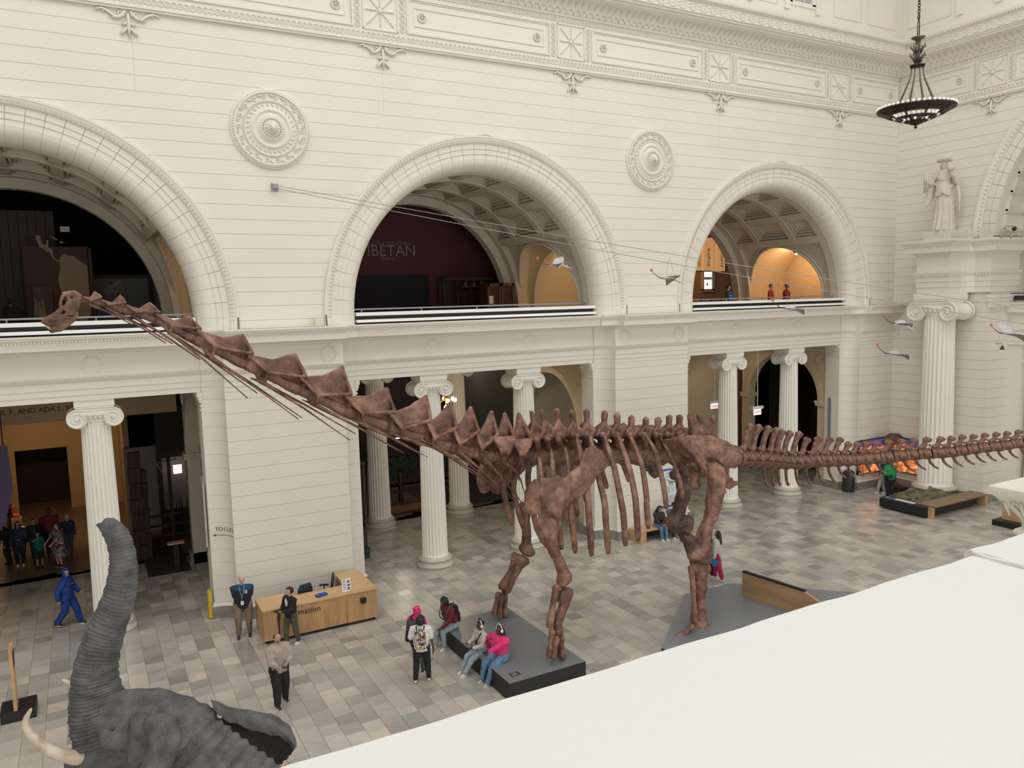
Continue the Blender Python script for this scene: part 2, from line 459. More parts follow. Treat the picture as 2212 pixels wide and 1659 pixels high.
for i in range(-1, n+1):
    a = (i+.5)*PI/n; e = Vector((math.cos(a), 0, math.sin(a))); t = Vector((-math.sin(a), 0, math.cos(a)))
    for q, (dr, w) in enumerate(((5.535, .030), (5.585, .022))):
        p = e*dr+Vector((0, Y0-.045-.02*q, 0)); 
        g.add([p-t*w-e*.02, p+t*w-e*.02, p+t*w*.4+e*.03+Vector((0, -.02, 0)), p-t*w*.4+e*.03+Vector((0, -.02, 0)), p-e*.028+Vector((0, -.035, 0))], [(0, 4, 1), (1, 4, 2), (2, 4, 3), (3, 4, 0)])
lm = g.mesh('leaf_enrichment', ORN)
for c in BAYS:
    for i in range(NV):
        put('voussoir', vou, wall, (c, 0, ZC), (0, -i*da, 0)); put('soffit_stone', cst, wall, (c, 0, ZC), (0, -i*da, 0))
    put('arch_backing', jb, wall, (c, 0, ZC)); put('arch_moulding', om, wall, (c, 0, ZC)); put('leaf_enrichment', lm, wall, (c, 0, ZC), kind='stuff')
# short straight legs of the arches down to the ledge
g = G()
for c in BAYS:
    for s in (-1, 1):
        g.prism([(4.98, Y0+.07), (5.14, Y0+.07), (5.145, Y0+.045), (5.3, Y0+.045), (5.305, Y0+.02), (5.47, Y0+.02), (5.5, Y0-.03), (5.62, Y0-.085), (5.66, Y0-.105), (5.72, Y0-.105), (5.72, Y0+.3), (4.98, Y0+.3)], 8.64, ZC+.001, xy(c, s))
        g.prism([cp[0]]+cp[1:], 8.64, ZC+.001, xy(c, s))
g.build('arch_leg', CREAM, wall, smooth=30)

# --- frieze, guilloches, cornice
def sweep_x(prof, x0, x1): # prof (y,z)
    return [[Vector((x, y, z)) for y, z in prof] for x in (x0, x1)]
fr = struct('trim_1', label='enriched frieze and cornice high on the long wall')
g = G(); g.prism([(Y0-.10, 17.14), (Y0-.10, 17.18), (Y0-.14, 17.2), (Y0-.14, 17.25), (Y0-.05, 17.27), (Y0-.05, 17.30), (Y0-.01, 17.30), (Y0-.01, 18.98), (Y0-.06, 18.99), (Y0-.06, 19.03), (Y0+.4, 19.03), (Y0+.4, 17.14)], -20, XE, lambda u, v, t: Vector((t, u, v))); g.build('frieze_ground', CREAM, fr)
def ringlet(g, c, R, r, n=10, m=4, ax='y', sq=1):
    rows = []
    for i in range(n):
        a = 2*PI*i/n
        rows.append([Vector((c[0]+(R+r*math.cos(b))*math.cos(a)*(sq if ax == 'y' else 0), c[1]+r*math.sin(b), c[2]+(R+r*math.cos(b))*math.sin(a))) if ax == 'y' else
                     Vector((c[0]+r*math.sin(b), c[1]+(R+r*math.cos(b))*math.cos(a)*sq, c[2]+(R+r*math.cos(b))*math.sin(a))) for b in [2*PI*j/m for j in range(m)]])
    rows.append(rows[0]); g.sheet(rows, True)
SX = [1.8-.08, 8.75, 15.72, 22.68, 29.65]
def guill(g, p0, p1, st=.16, R=.075, ax='y'):
    p0 = Vector(p0); p1 = Vector(p1); n = int((p1-p0).length/st)
    for i in range(n):
        c = p0.lerp(p1, (i+.5)/n); ringlet(g, c, R, .022, 9, 4, ax); g.ball(c, .025, 5, 3)
g = G(); guill(g, (-6.5, Y0-.02, 17.425), (XE, Y0-.02, 17.425)); guill(g, (-6.5, Y0-.02, 18.875), (XE, Y0-.02, 18.875))
g.build('guilloche', ORN, fr, kind='stuff')
for x in SX:
    g = G()
    for s in (-1, 1): guill(g, (x+s*.72, Y0-.02, 17.6), (x+s*.72, Y0-.02, 18.72))
    g.build('guilloche', ORN, fr, kind='stuff')
# square star panel
def star_panel():
    g = G(); w = .57; h = .575
    for (a, b, c_, d) in ((-w, w, h-.03, h), (-w, w, -h, -h+.03), (-w, -w+.03, -h, h), (w-.03, w, -h, h)): g.box(a, b, -.035, 0, c_, d)
    g.ball((0, -.03, 0), .075, 10, 6, (1, .7, 1))
    for k in range(8):
        a = k*PI/4; L_ = .45 if k % 2 == 0 else .60; e = Vector((math.cos(a), 0, math.sin(a))); t = Vector((-math.sin(a), 0, math.cos(a))); y = Vector((0, -.05, 0))
        p = e*.11; q = e*L_; w1 = .022; w2 = .04
        vs = [p-t*w1, p+t*w1, q+t*w2, q-t*w2, p+y, q+y]
        g.add(vs, [(0, 4, 5, 3), (1, 2, 5, 4), (3, 5, 2)])
    return g.mesh('star_panel', ORN)
sp = star_panel()
for x in SX: put('star_panel', sp, fr, (x, Y0-.01, 18.16))
def long_panel(x0, x1):
    g = G(); h = .54; xc = 0; w = (x1-x0)/2
    def frame(w, h, t, d, y=0):
        for (a, b, c_, e) in ((-w, w, h-t, h), (-w, w, -h, -h+t), (-w, -w+t, -h+t, h-t), (w-t, w, -h+t, h-t)): g.box(a, b, y-d, y, c_, e)
    frame(w, h, .05, .05); frame(w-.06, h-.06, .03, .03)
    for z in (-.27, .27): g.box(-w+.25, w-.25, -.03, 0, z-.02, z+.02)
    for s in (-1, 1): g.box(s*(w-.25)-.015, s*(w-.25)+.015, -.02, 0, -.2, .2)
    return g
def rosette():
    g = G(); ringlet(g, (0, -.03, 0), .13, .025, 16, 5); ringlet(g, (0, -.03, 0), .085, .012, 14, 4); g.ball((0, -.04, 0), .04, 8, 5)
    for i in range(8):
        a = i*PI/4; g.ball((.085*math.cos(a), -.04, .085*math.sin(a)), .03, 6, 4, (1, .7, 1))
    return g.mesh('rosette', ORN, True)
ros = rosette()
spans = [(SX[i]+.86, SX[i+1]-.86) for i in range(len(SX)-1)]+[(SX[-1]+.86, XE-.1), (-6.2, SX[0]-.86)]
for x0, x1 in spans:
    o = long_panel(x0, x1).build('long_panel', CREAM, fr)
    o.location = ((x0+x1)/2, Y0-.01, 18.16)
    dd = .52
    for x in (x0+dd, x1-dd):
        put('rosette', ros, o, (x-(x0+x1)/2, 0, 0))
# cyma with acanthus, key band, ovolo
CY = [(Y0-.06, 19.03), (Y0-.10, 19.06), (Y0-.13, 19.10), (Y0-.17, 19.2), (Y0-.26, 19.33), (Y0-.42, 19.44), (Y0-.62, 19.50), (Y0-.66, 19.52), (Y0-.66, 19.56), (Y0-.72, 19.60), (Y0-.74, 19.64), (Y0-.80, 19.68), (Y0-.80, 20.02), (Y0-.84, 20.04), (Y0-.86, 20.08), (Y0-.93, 20.13), (Y0-.95, 20.19), (Y0-.95, 20.24), (Y0-.2, 20.30), (Y0-.2, 20.42), (Y0-.12, 20.47), (Y0-.12, 20.62), (Y0-.05, 20.66), (Y0+.4, 20.66), (Y0+.4, 19.03)]
g = G(); g.prism(CY, -20, XE, lambda u, v, t: Vector((t, u, v))); g.build('cornice', CREAM, fr, smooth=25)
def cyma_leaf(ax='y'):
    g = G()
    for s in (-1, 1):
        pts = [(0, -.10, .02), (s*.035, -.14, .10), (s*.09, -.19, .16), (s*.135, -.22, .13)]
        g.tube([Vector(p) for p in pts], [.02, .022, .02, .016], 5)
    g.tube([Vector((0, -.15, .16)), Vector((0, -.27, .30)), Vector((0, -.42, .40)), Vector((0, -.58, .455))], [.012, .03, .035, .02], 5)
    for s in (-1, 1): g.tube([Vector((s*.01, -.25, .27)), Vector((s*.06, -.36, .35)), Vector((s*.085, -.5, .42))], [.012, .02, .014], 4)
    g.ball((0, -.16, .06), .03, 6, 4)
    return g
L1 = cyma_leaf()
g = G()
x = -6.5
while x < XE-.35:
    g.add([Vector(v)+Vector((x, Y0, 19.05)) for v in L1.v], L1.f); x += .275
g.build('acanthus_row', ORN, fr, smooth=True, kind='stuff')
g = G(); x = -6.5
def keyunit(g, P):     # meander, P maps (u,z,depth)
    for (a, b, c_, d) in ((0, .30, .26, .285), (0, .025, .06, .26), (0, .2, .035, .06), (.2, .225, .035, .17), (.09, .225, .17, .195), (.09, .115, .11, .17), (.28, .305, .06, .26), (.36, .42, .2, .24), (.36, .42, .10, .14), (.45, .47, .05, .27)):
        vs = [P(u, z, d_) for d_ in (0, .022) for z in (c_, d) for u in (a, b)]
        g.add(vs, [(0, 1, 5, 4), (2, 6, 7, 3), (0, 4, 6, 2), (1, 3, 7, 5), (4, 5, 7, 6)])
while x < XE-.8:
    keyunit(g, lambda u, z, d, x=x: Vector((x+u, Y0-.80-d, 19.69+z))); x += .5
g.build('key_pattern', ORN, fr, kind='stuff')
g = G(); x = -6.5
while x < XE-.9:
    g.ball((x, Y0-.90, 20.12), .055, 6, 4, (.8, .8, 1.1)); x += .115
x = -6.5
while x < XE-.6:
    g.box(x, x+.035, Y0-.76, Y0-.70, 19.58, 19.63); x += .07
g.build('egg_moulding', ORN, fr, kind='stuff')

# --- attic wall with lattice windows
at = struct('wall_attic', label='pale attic wall above the cornice')
AY = Y0-.02
wins = [1.75+6.97*k for k in range(-1, 5)]+[]
WX = [5.3, 12.29, 19.25, 22.75, 26.23, 28.15]
g = G()
wn = sorted([19.2, 23.3, 27.25])
xs = [-20]+[v for w in wn for v in (w-.72, w+.72)]+[XE]
for i in range(0, len(xs), 2): g.box(xs[i], xs[i+1], AY, AY+.4, 20.6, 26)
for w in wn: g.box(w-.72, w+.72, AY, AY+.4, 20.6, 21.25); g.box(w-.72, w+.72, AY, AY+.4, 24.2, 26)
g.build('attic_face', CREAM, at)
for w in wn:
    for s in (-1, 1):
        g = G(); g.box(w+s*.92-.14, w+s*.92+.14, AY-.10, AY, 20.9, 26); g.build('pilaster', CREAM, at)
for xa, xb in ((29.2, 31.0), (31.4, 33.4), (13, 17.6), (24.75, 25.8), (20.6, 21.9), (8, 12.5)):
    g = G(); t = .04
    for (a, b, c_, d) in ((xa, xb, 21.0, 21.0+t), (xa, xa+t, 21.04, 26), (xb-t, xb, 21.04, 26)): g.box(a, b, AY-.03, AY, c_, d)
    g.build('panel_moulding', ORN, at)
NIGHT = mat('window_daylight', (.25, .3, .34), .3, emit=(.35, .42, .5), estr=.25)
for i, w in enumerate(wn):
    wd = struct('window_%d' % (i+1), label='latticed attic window in the long wall')
    g = G()
    for (a, b, c_, d) in ((-.78, -.60, 21.2, 24.2), (.60, .78, 21.2, 24.2), (-.78, .78, 21.1, 21.27)): g.box(w+a, w+b, AY-.05, AY+.1, c_, d)
    g.build('window_frame', CREAM, wd)
    g = G(); g.box(w-.6, w+.6, AY+.3, AY+.32, 21.27, 24.2); g.build('pane', NIGHT, wd)
    g = G(); y = AY+.22; cell = .4
    for k in range(4):
        g.box(w-.6+k*cell-.012, w-.6+k*cell+.012, y-.01, y+.01, 21.27, 24.2)
    for r_ in range(8):
        z = 21.27+r_*cell; g.box(w-.6, w+.6, y-.01, y+.01, z-.012, z+.012)
        for k in range(3):
            x0 = w-.6+k*cell
            for (p, q) in (((x0, z), (x0+cell, z+cell)), ((x0+cell, z), (x0, z+cell)), ((x0+cell/2, z), (x0+cell/2, z+cell)), ((x0, z+cell/2), (x0+cell, z+cell/2))):
                g.tube([Vector((p[0], y, p[1])), Vector((q[0], y, q[1]))], .009, 4)
    g.build('lattice', CREAM, wd)
# ============================================================ medallions and scroll drops
def med_mesh():
    g = G()
    prof = [(1.13, 0), (1.13, .05), (1.10, .07), (1.06, .09), (1.03, .13), (1.0, .13), (.985, .08), (.80, .07), (.79, .10), (.76, .12), (.745, .10), (.73, .07), (.60, .10), (.56, .14), (.53, .16), (.50, .16), (.48, .12), (.44, .11), (.40, .14), (.36, .17), (.31, .2), (.28, .2), (.26, .17), (.22, .20), (.02, .22)]
    rows = []
    for r, d in prof:
        rows.append([Vector((r*math.cos(a), -d, r*math.sin(a))) for a in [2*PI*i/56 for i in range(56)]])
    g.sheet(rows, True, True); return g.mesh('medallion_disc', CREAM, 25)
def beads(rs):
    g = G()
    for R, n, r, d in rs:
        for i in range(n):
            a = 2*PI*i/n; g.ball((R*math.cos(a), -d, R*math.sin(a)), r, 6, 4)
    return g.mesh('bead_ring', ORN, True)
def scrollring():
    g = G(); n = 18
    for i in range(n):
        a = 2*PI*i/n; e = Vector((math.cos(a), 0, math.sin(a))); t = Vector((-math.sin(a), 0, math.cos(a)))
        pts = []
        for k in range(14):
            b = k*.55; r = .072*(1-k/17); pts.append(e*.885+t*(r*math.cos(b)*1.1)+e*(r*math.sin(b))+Vector((0, -.09, 0)))
        g.tube(pts, .016, 5); g.tube([e*.885+t*.08+Vector((0, -.09, 0)), e*.94+t*.15+Vector((0, -.10, 0)), e*.90+t*.2+Vector((0, -.09, 0))], [.018, .026, .01], 5)
    n = 30
    for i in range(n):
        a = 2*PI*i/n; e = Vector((math.cos(a), 0, math.sin(a))); t = Vector((-math.sin(a), 0, math.cos(a)))
        g.tube([e*.62-t*.03+Vector((0, -.10, 0)), e*.66+Vector((0, -.11, 0)), e*.70+t*.035+Vector((0, -.09, 0))], [.012, .022, .008], 5)
    for i in range(24):
        a = 2*PI*i/24; e = Vector((math.cos(a), 0, math.sin(a)))
        g.tube([e*.23+Vector((0, -.2, 0)), e*.30+Vector((0, -.215, 0))], [.02, .01], 5)
    return g.mesh('scroll_ring', ORN, True)
md = med_mesh(); br_ = beads([(1.065, 84, .027, .10), (.775, 66, .022, .12), (.34, 30, .018, .19)]); sr = scrollring()
lion = blob([[((0, -.28, .0), .13)], [((0, -.36, -.03), .075), ((0, -.42, -.05), .05)], [((0, -.40, -.10), .045)], [((-.1, -.25, .1), .04)], [((.1, -.25, .1), .04)],
             [((-.05, -.38, .035), .025)], [((.05, -.38, .035), .025)]]+[[((.17*math.cos(a), -.2, .17*math.sin(a)), .045), ((.12*math.cos(a), -.27, .12*math.sin(a)), .03)] for a in [2*PI*i/12 for i in range(12)]], .014, 2, mats=ORN, name='lion_head')
for i, (x, lb) in enumerate(((5.28, 'large round plaster medallion with a lion head between the left and middle arches'), (19.2, 'round plaster medallion with a lion head between the middle and right arches'))):
    t = thing('wall_medallion', lb, 'medallion', (x, Y0, 14.38), 'lion medallions on the long wall')
    put('disc', md, t); put('bead_ring', br_, t, kind='stuff'); put('scroll_ring', sr, t, kind='stuff'); put('lion_head', lion, t)
def drop_mesh():
    g = G()
    for s in (-1, 1):
        g.tube([Vector((s*.06, -.05, -.05)), Vector((s*.20, -.06, -.22)), Vector((s*.32, -.06, -.24)), Vector((s*.45, -.05, -.12)), Vector((s*.60, -.05, -.05)), Vector((s*.72, -.04, -.07)), Vector((s*.76, -.04, -.14))], [.04, .05, .045, .04, .035, .03, .012], 6)
        sp_ = []
        for k in range(16): b = PI/2+k*.5*1; r = .115*(1-k/19); sp_.append(Vector((s*(.17+r*math.cos(b)), -.05, -.11+r*math.sin(b))))
        g.tube(sp_, .024, 5)
        g.tube([Vector((s*.30, -.05, -.2)), Vector((s*.42, -.05, -.28))], [.03, .01], 5); g.tube([Vector((s*.55, -.05, -.06)), Vector((s*.62, -.05, -.16))], [.03, .01], 5); g.tube([Vector((s*.6, -.05, -.05)), Vector((s*.66, -.05, .02))], [.03, .01], 5)
        g.tube([Vector((s*.02, -.05, -.32)), Vector((s*.10, -.06, -.40)), Vector((s*.17, -.05, -.36))], [.03, .04, .02], 6)
        g.tube([Vector((s*.02, -.05, -.42)), Vector((s*.11, -.06, -.56)), Vector((s*.19, -.05, -.62)), Vector((s*.17, -.04, -.67))], [.03, .045, .04, .02], 6)
    g.tube([Vector((0, -.05, -.12)), Vector((0, -.07, -.3)), Vector((0, -.08, -.5)), Vector((0, -.05, -.74))], [.04, .05, .05, .012], 6)
    return g.mesh('scroll_drop', ORN, True)
dm = drop_mesh()
dl = ['plaster scroll and leaf drop under the frieze above the left arch', 'plaster scroll drop under the frieze right of the left medallion', 'plaster scroll drop under the frieze right of the middle arch crown', 'plaster scroll drop under the frieze between right medallion and right arch', 'plaster scroll drop under the frieze nearest the room corner on the long wall']
for x, lb in zip(SX, dl):
    o = put('scroll_drop', dm, None, (x+.03, Y0, 17.15)); tag(o, lb, 'wall ornament', 'scroll drops under the frieze')

# ============================================================ ionic columns
def fluted(n=24):
    def f(a, r, z):
        u = (a*n/(2*PI)) % 1.0
        return r*(1-.085*math.sin(PI*u)**.8) 
    return f
def spiral(g, c, R, turns, w, dpt, s, ax):  # volute ribbon in plane
    pass
def column_parts(H_, r0, r1):
    """base, shaft, capital meshes, standing at the origin; H_ to the underside of the architrave"""
    P = {}
    g = G(); k = r0/.44
    g.lathe([(.62*k, 0), (.62*k, .07*k), (.60*k, .075*k), (.63*k, .11*k), (.64*k, .15*k), (.62*k, .19*k), (.57*k, .21*k), (.54*k, .24*k), (.53*k, .28*k), (.56*k, .31*k), (.58*k, .345*k), (.565*k, .38*k), (.52*k, .40*k), (.50*k, .42*k)], 40); P['base'] = g.mesh('column_base', MOLB, 35)
    g = G(); hb = .42*k; ht = H_-.62*k; rows = []; NN = 24*8
    zs_ = [hb, hb+.05*k, hb+.09*k, hb+.14*k]+[hb+.14*k+(ht-.16*k-hb-.14*k)*i/5 for i in range(1, 6)]+[ht-.12*k, ht-.06*k, ht]
    for z in zs_:
        t = (z-hb)/(ht-hb); r = r0+(r1-r0)*(t**1.15)
        e = min(1, max(0, (z-hb-.05*k)/(.09*k)))*min(1, max(0, (ht-.04*k-z)/(.08*k)))
        fl = (1 if t < .01 else 0)*.03*k
        row = []
        for i in range(NN):
            a = 2*PI*i/NN; u = (i % 8)/8; d = .095*math.sqrt(max(0, math.sin(PI*(u-.06)/.88))) if .06 < u < .94 else 0
            rr = (r+fl)*(1-d*e); row.append(Vector((rr*math.cos(a), rr*math.sin(a), z)))
        rows.append(row)
    g.sheet(rows, True, True); P['shaft'] = g.mesh('column_shaft', COLM, 30)
    g = G(); w = r1/.36
    z0 = ht
    g.lathe([(r1*1.02, z0), (r1*1.07, z0+.03*w), (r1*1.02, z0+.06*w), (r1*1.05, z0+.07*w), (r1*1.32, z0+.20*w), (r1*1.32, z0+.24*w), (r1*1.1, z0+.26*w)], 32)
    for i in range(24):
        a = 2*PI*i/24; g.ball((r1*1.20*math.cos(a), r1*1.20*math.sin(a), z0+.15*w), .045*w, 6, 4, (.8, .8, 1.2))
    # volutes on the two faces, bolsters between
    vz = z0+.10*w; vx = .43*w; R = .245*w; dy = .37*w
    for sy in (-1, 1):
        for sx in (-1, 1):
            rows = []; N_ = 20; T = 2.35
            for turn in range(1):
                pass
            # disc
            g.sheet([[Vector((sx*vx+rr*math.cos(a), sy*d, vz+rr*math.sin(a))) for a in [2*PI*i/26 for i in range(26)]] for rr, d in ((R*1.0, dy-.05*w), (R, dy-.01*w), (R*.97, dy-.0*w), (.01, dy-.01*w))], True, False)
            pts = []; rad = []
            for i in range(52):
                t = i/51; a = PI/2+ (-sx)*T*2*PI*t*1; rr = R*(.96*(1-t)**1.05+.10)
                pts.append(Vector((sx*vx+rr*math.cos(a), sy*(dy+.012*w), vz+rr*math.sin(a)))); rad.append(.024*w*(1-.45*t))
            g.tube(pts, rad, 6); g.ball((sx*vx, sy*(dy+.01*w), vz), .05*w, 8, 5)
        # canalis band linking the volutes
        g.prism([(-vx, vz+R*.98), (vx, vz+R*.98), (vx, vz+R*.5), (.2*w, vz+R*.30), (0, vz+R*.24), (-.2*w, vz+R*.30), (-vx, vz+R*.5)], sy*(dy-.04*w), sy*dy, lambda u, v, t: Vector((u, t, v)))
        g.tube([Vector((-vx, sy*(dy+.012*w), vz+R*.97)), Vector((0, sy*(dy+.012*w), vz+R*.95)), Vector((vx, sy*(dy+.012*w), vz+R*.97))], .02*w, 6)
        g.tube([Vector((-vx*.62, sy*(dy+.01*w), vz+R*.5)), Vector((0, sy*(dy+.01*w), vz+R*.30)), Vector((vx*.62, sy*(dy+.01*w), vz+R*.5))], .018*w, 6)
    for sx in (-1, 1):
        rows = []
        for i in range(13):
            t = -1+2*i/12; rr = R*(.74+.24*abs(t)**1.4)*(1.0 if i % 2 else .955)
            if abs(t) < .12: rr = R*.80
            rows.append([Vector((sx*vx+rr*math.cos(a), t*(dy-.03*w), vz+rr*math.sin(a))) for a in [2*PI*k/22 for k in range(22)]])
        g.sheet(rows, True, True)
    g.box(-vx*1.0, vx*1.0, -dy+.02*w, dy-.02*w, vz+R*.3, vz+R*.98)
    # abacus
    za = vz+R*.98
    for d, zz0, zz1 in ((0, za, za+.05*w), (.035*w, za+.05*w, za+.10*w), (.05*w, za+.10*w, H_)):
        g.box(-.43*w-d, .43*w+d, -.37*w-d, .37*w+d, zz0, zz1)
    P['capital'] = g.mesh('column_capital', COLM, 35)
    return P
COLM = mat('column_plaster', (.82, .80, .72), .55, .02, 4)
MOLB = mat('column_base_paint', (.56, .53, .46), .5, .1, 4)
AH = 6.85
cp_small = column_parts(AH, .45, .375)
def column(loc, P, label, group, rz=0):
    t = thing('ionic_column', label, 'column', loc, group, rz)
    for k in ('base', 'shaft', 'capital'): put(k, P[k], t)
    return t
fl_ = [('fluted ionic column in the left bay, behind the elephant trunk', 0), ('fluted ionic column left in the middle bay, above the dinosaur neck base', 1), ('fluted ionic column right in the middle bay, behind the dinosaur forelegs', 1), ('fluted ionic column left in the right bay, behind the dinosaur hips', 2), ('fluted ionic column right in the right bay, beside the EXIT sign', 2)]
xs_ = [(.23, 0), (10.42, 1), (14.16, 2), (24.36, 3), (28.12, 4)]
for x, i in xs_: column((x, 24.72, 0), cp_small, fl_[i][0], 'front row of arcade columns')
column((-3.53, 24.72, 0), cp_small, 'fluted ionic column at the far left of the front row', 'front row of arcade columns')
for x, lb in ((10.44, 'dim fluted column left of the two standing in the aisle behind the middle bay'), (14.1, 'dim fluted column right of the two standing in the aisle behind the middle bay'), (24.4, 'amber-lit fluted column in the aisle behind the right bay')):
    column((x, 30.5, 0), cp_small, lb, 'rear row of aisle columns')

# ============================================================ end wall (right)
we = struct('wall_end', label='cream end wall with a tall arch on a giant order')
def EXf(u, v, t): return Vector((t, u, v))     # u=y, v=z, t=x
EY0 = 19.06; EC, EZ, ERO, ERI = 12.6, 11.48, 7.27, 6.42
k = 0; z = .46
def earch(z, R=ERO):
    d = max(z-EZ, 0); return EC+math.sqrt(max(R*R-d*d, 0))
while z < 17.1:
    z1 = min(.46+(k+1)*.4115, 17.14); 
    if z1-z > .05:
        g = G(); a = z+J; b = z1-J
        if z < 11.4: poly = [(EY0+J, a), (Y0-.001, a), (Y0-.001, b), (EY0+J, b)]
        else: 
            zz = [a+(b-a)*t/4 for t in range(5)]; poly = [(Y0-.001, a), (Y0-.001, b)]+[(earch(q)+.01, q) for q in zz[::-1]]
        g.prism(poly, XE, XE+.25, EXf); g.build('stone_course', CREAM, we)
        if z < 11.4:
            g = G(); g.box(XE+J, XE+2.0, EY0, EY0+.2, a, b); g.build('stone_course', CREAM, we)
    z = z1; k += 1
g = G(); g.box(XE+.02, XE+2, EY0+.02, Y0+.5, .0, 11.4)
zz = [11.4+(17.3-11.4)*t/20 for t in range(21)]
g.sheet([[Vector((XE+.02, Y0+.4, q)) for q in zz], [Vector((XE+.02, earch(q, ERO-.03), q)) for q in zz]]); g.build('joint_backing', CREAM_D, we)
g = G(); g.prism([(XE-.09, EY0-.09), (XE-.09, Y0), (XE+2, Y0), (XE+2, EY0-.09)], 0, .36, lambda u, v, t: Vector((u, v, t))); g.build('stone_plinth', STONEB, we)
g = G(); g.prism([(XE-.07, EY0-.07), (XE-.07, Y0), (XE+2, Y0), (XE+2, EY0-.07)], .36, .44, lambda u, v, t: Vector((u, v, t))); g.build('base_mould', MOL, we)
# end arch
def ringx(g, prof, a0, a1, n):
    rows = []
    for i in range(n+1):
        a = a0+(a1-a0)*i/n; rows.append([Vector((x, EC+r*math.cos(a), EZ+r*math.sin(a))) for r, x in prof])
    g.sheet(rows, True, True)
NE = 40; dae = PI/NE
for (ra, rb, xo) in ((6.42, 6.68, .09), (6.685, 6.94, .065)):
    for i in range(NE):
        g = G(); ringx(g, [(ra+.003, XE+xo-.06), (rb-.003, XE+xo-.06), (rb, XE+.4), (ra, XE+.4)], i*dae+.001, (i+1)*dae-.001, 3); g.build('voussoir', CREAM, we)
g = G(); ringx(g, [(6.95, XE), (6.97, XE-.02), (7.14, XE-.09), (7.2, XE-.11), (7.27, XE-.11), (7.27, XE+.2), (6.95, XE+.2)], 0, PI, 90); ringx(g, [(6.41, XE+.12), (6.95, XE+.08), (6.95, XE+.2), (6.41, XE+.4)], 0, PI, 60); g.build('arch_moulding', CREAM, we, smooth=30)
g = G(); n = 130
for i in range(n):
    a = (i+.5)*PI/n; e = Vector((0, math.cos(a), math.sin(a))); t = Vector((0, -math.sin(a), math.cos(a))); c = Vector((XE-.06, EC, EZ))+e*7.05
    g.add([c-t*.05-e*.06, c+t*.05-e*.06, c+t*.03+e*.07, c-t*.03+e*.07, c+Vector((-.05, 0, 0))], [(0, 4, 1), (1, 4, 2), (2, 4, 3), (3, 4, 0)])
g.build('leaf_enrichment', ORN, we, kind='stuff')
# coffered barrel behind the end arch
g = G(); ringx(g, [(6.42, XE+.3), (6.42, XE+6), (7.0, XE+6), (7.0, XE+.3)], 0, PI, 60); g.build('end_vault', CREAM, we, smooth=30)
g = G()
for i in range(26):
    a0 = .04+i*PI/26
    for x in (XE+.6, XE+1.9, XE+3.2, XE+4.5):
        ringx(g, [(6.30, x), (6.42, x), (6.42, x+.16), (6.30, x+.16)], a0, a0+.10, 2)
        ringx(g, [(6.34, x+.3), (6.42, x+.3), (6.42, x+.9), (6.34, x+.9)], a0, a0+.03, 1)
    ringx(g, [(6.32, XE+.6), (6.42, XE+.6), (6.42, XE+4.66), (6.32, XE+4.66)], a0-.008, a0+.012, 1)
g.build('key_coffering', ORN, we, smooth=False)
g = G(); g.box(XE+6, XE+6.2, 2, 24, 0, 20); g.box(XE+2, XE+6, 18.9, 19.1, 0, 11.5); g.build('end_room_wall', VAULT, we)
# giant order: column, entablature block, wall entablature
BX, BYC = 32.95, 20.72
cp_big = column_parts(9.14, .70, .60)
column((BX, BYC, 0), cp_big, 'giant fluted ionic column at the end wall below the statue', None, PI/2)
ENT = [(0, 9.14), (0, 9.38), (.03, 9.385), (.03, 9.62), (.06, 9.625), (.06, 9.85), (.13, 9.93), (.16, 10.0), (.16, 10.05), (.02, 10.06), (.02, 10.72), (.10, 10.80), (.14, 10.84), (.36, 10.86), (.38, 11.12), (.44, 11.2), (.50, 11.26), (.52, 11.32), (.52, 11.38)]
def block(path, prof, top):
    g = G(); rows = []
    for (x, y, dx, dy) in path:
        rows.append([Vector((x+dx*d, y+dy*d, z)) for d, z in prof]+[Vector((x, y, top))])
    g.sheet(rows, False, False); g.add([Vector((x+dx*prof[-1][0], y+dy*prof[-1][0], top)) for x, y, dx, dy in path], [tuple(range(len(path)))]); 
    return g
bx0 = 32.35
pathb = [(XE+.2, 21.45, 0, 1), (bx0, 21.45, -1, 1), (bx0, 20.0, -1, -1), (33.15, 20.0, -.3, -1), (33.45, 19.93, -.7, -.7), (XE-.1, 19.7, -1, -.25), (XE-.12, EY0-.02, -1, -1), (XE+2.0, EY0-.02, 0, -1)]
g = block(pathb, ENT, 11.38); g.build('giant_entablature', CREAM, we)
g = G()
def beadpath(a, b, z, r=.03, st=.11):
    a = Vector(a); b = Vector(b); n = int((b-a).length/st)
    for i in range(n):
        p = a.lerp(b, (i+.5)/n); g.box(p.x-r, p.x+r, p.y-r, p.y+r, z-.04, z+.04)
for z, d in ((11.17, .42), (9.89, .10)):
    beadpath((bx0-d, 21.45+d, 0), (bx0-d, 20.0-d, 0), z); beadpath((XE-.12-d, 19.6, 0), (XE-.12-d, EY0-.02-d, 0), z); beadpath((bx0-d, 20-d, 0), (33.1, 20-d, 0), z)
g.build('bead_enrichment', ORN, we, kind='stuff')
for (x, y) in ((bx0-.05, 20.75), (33.2-.6, 19.98)): pass
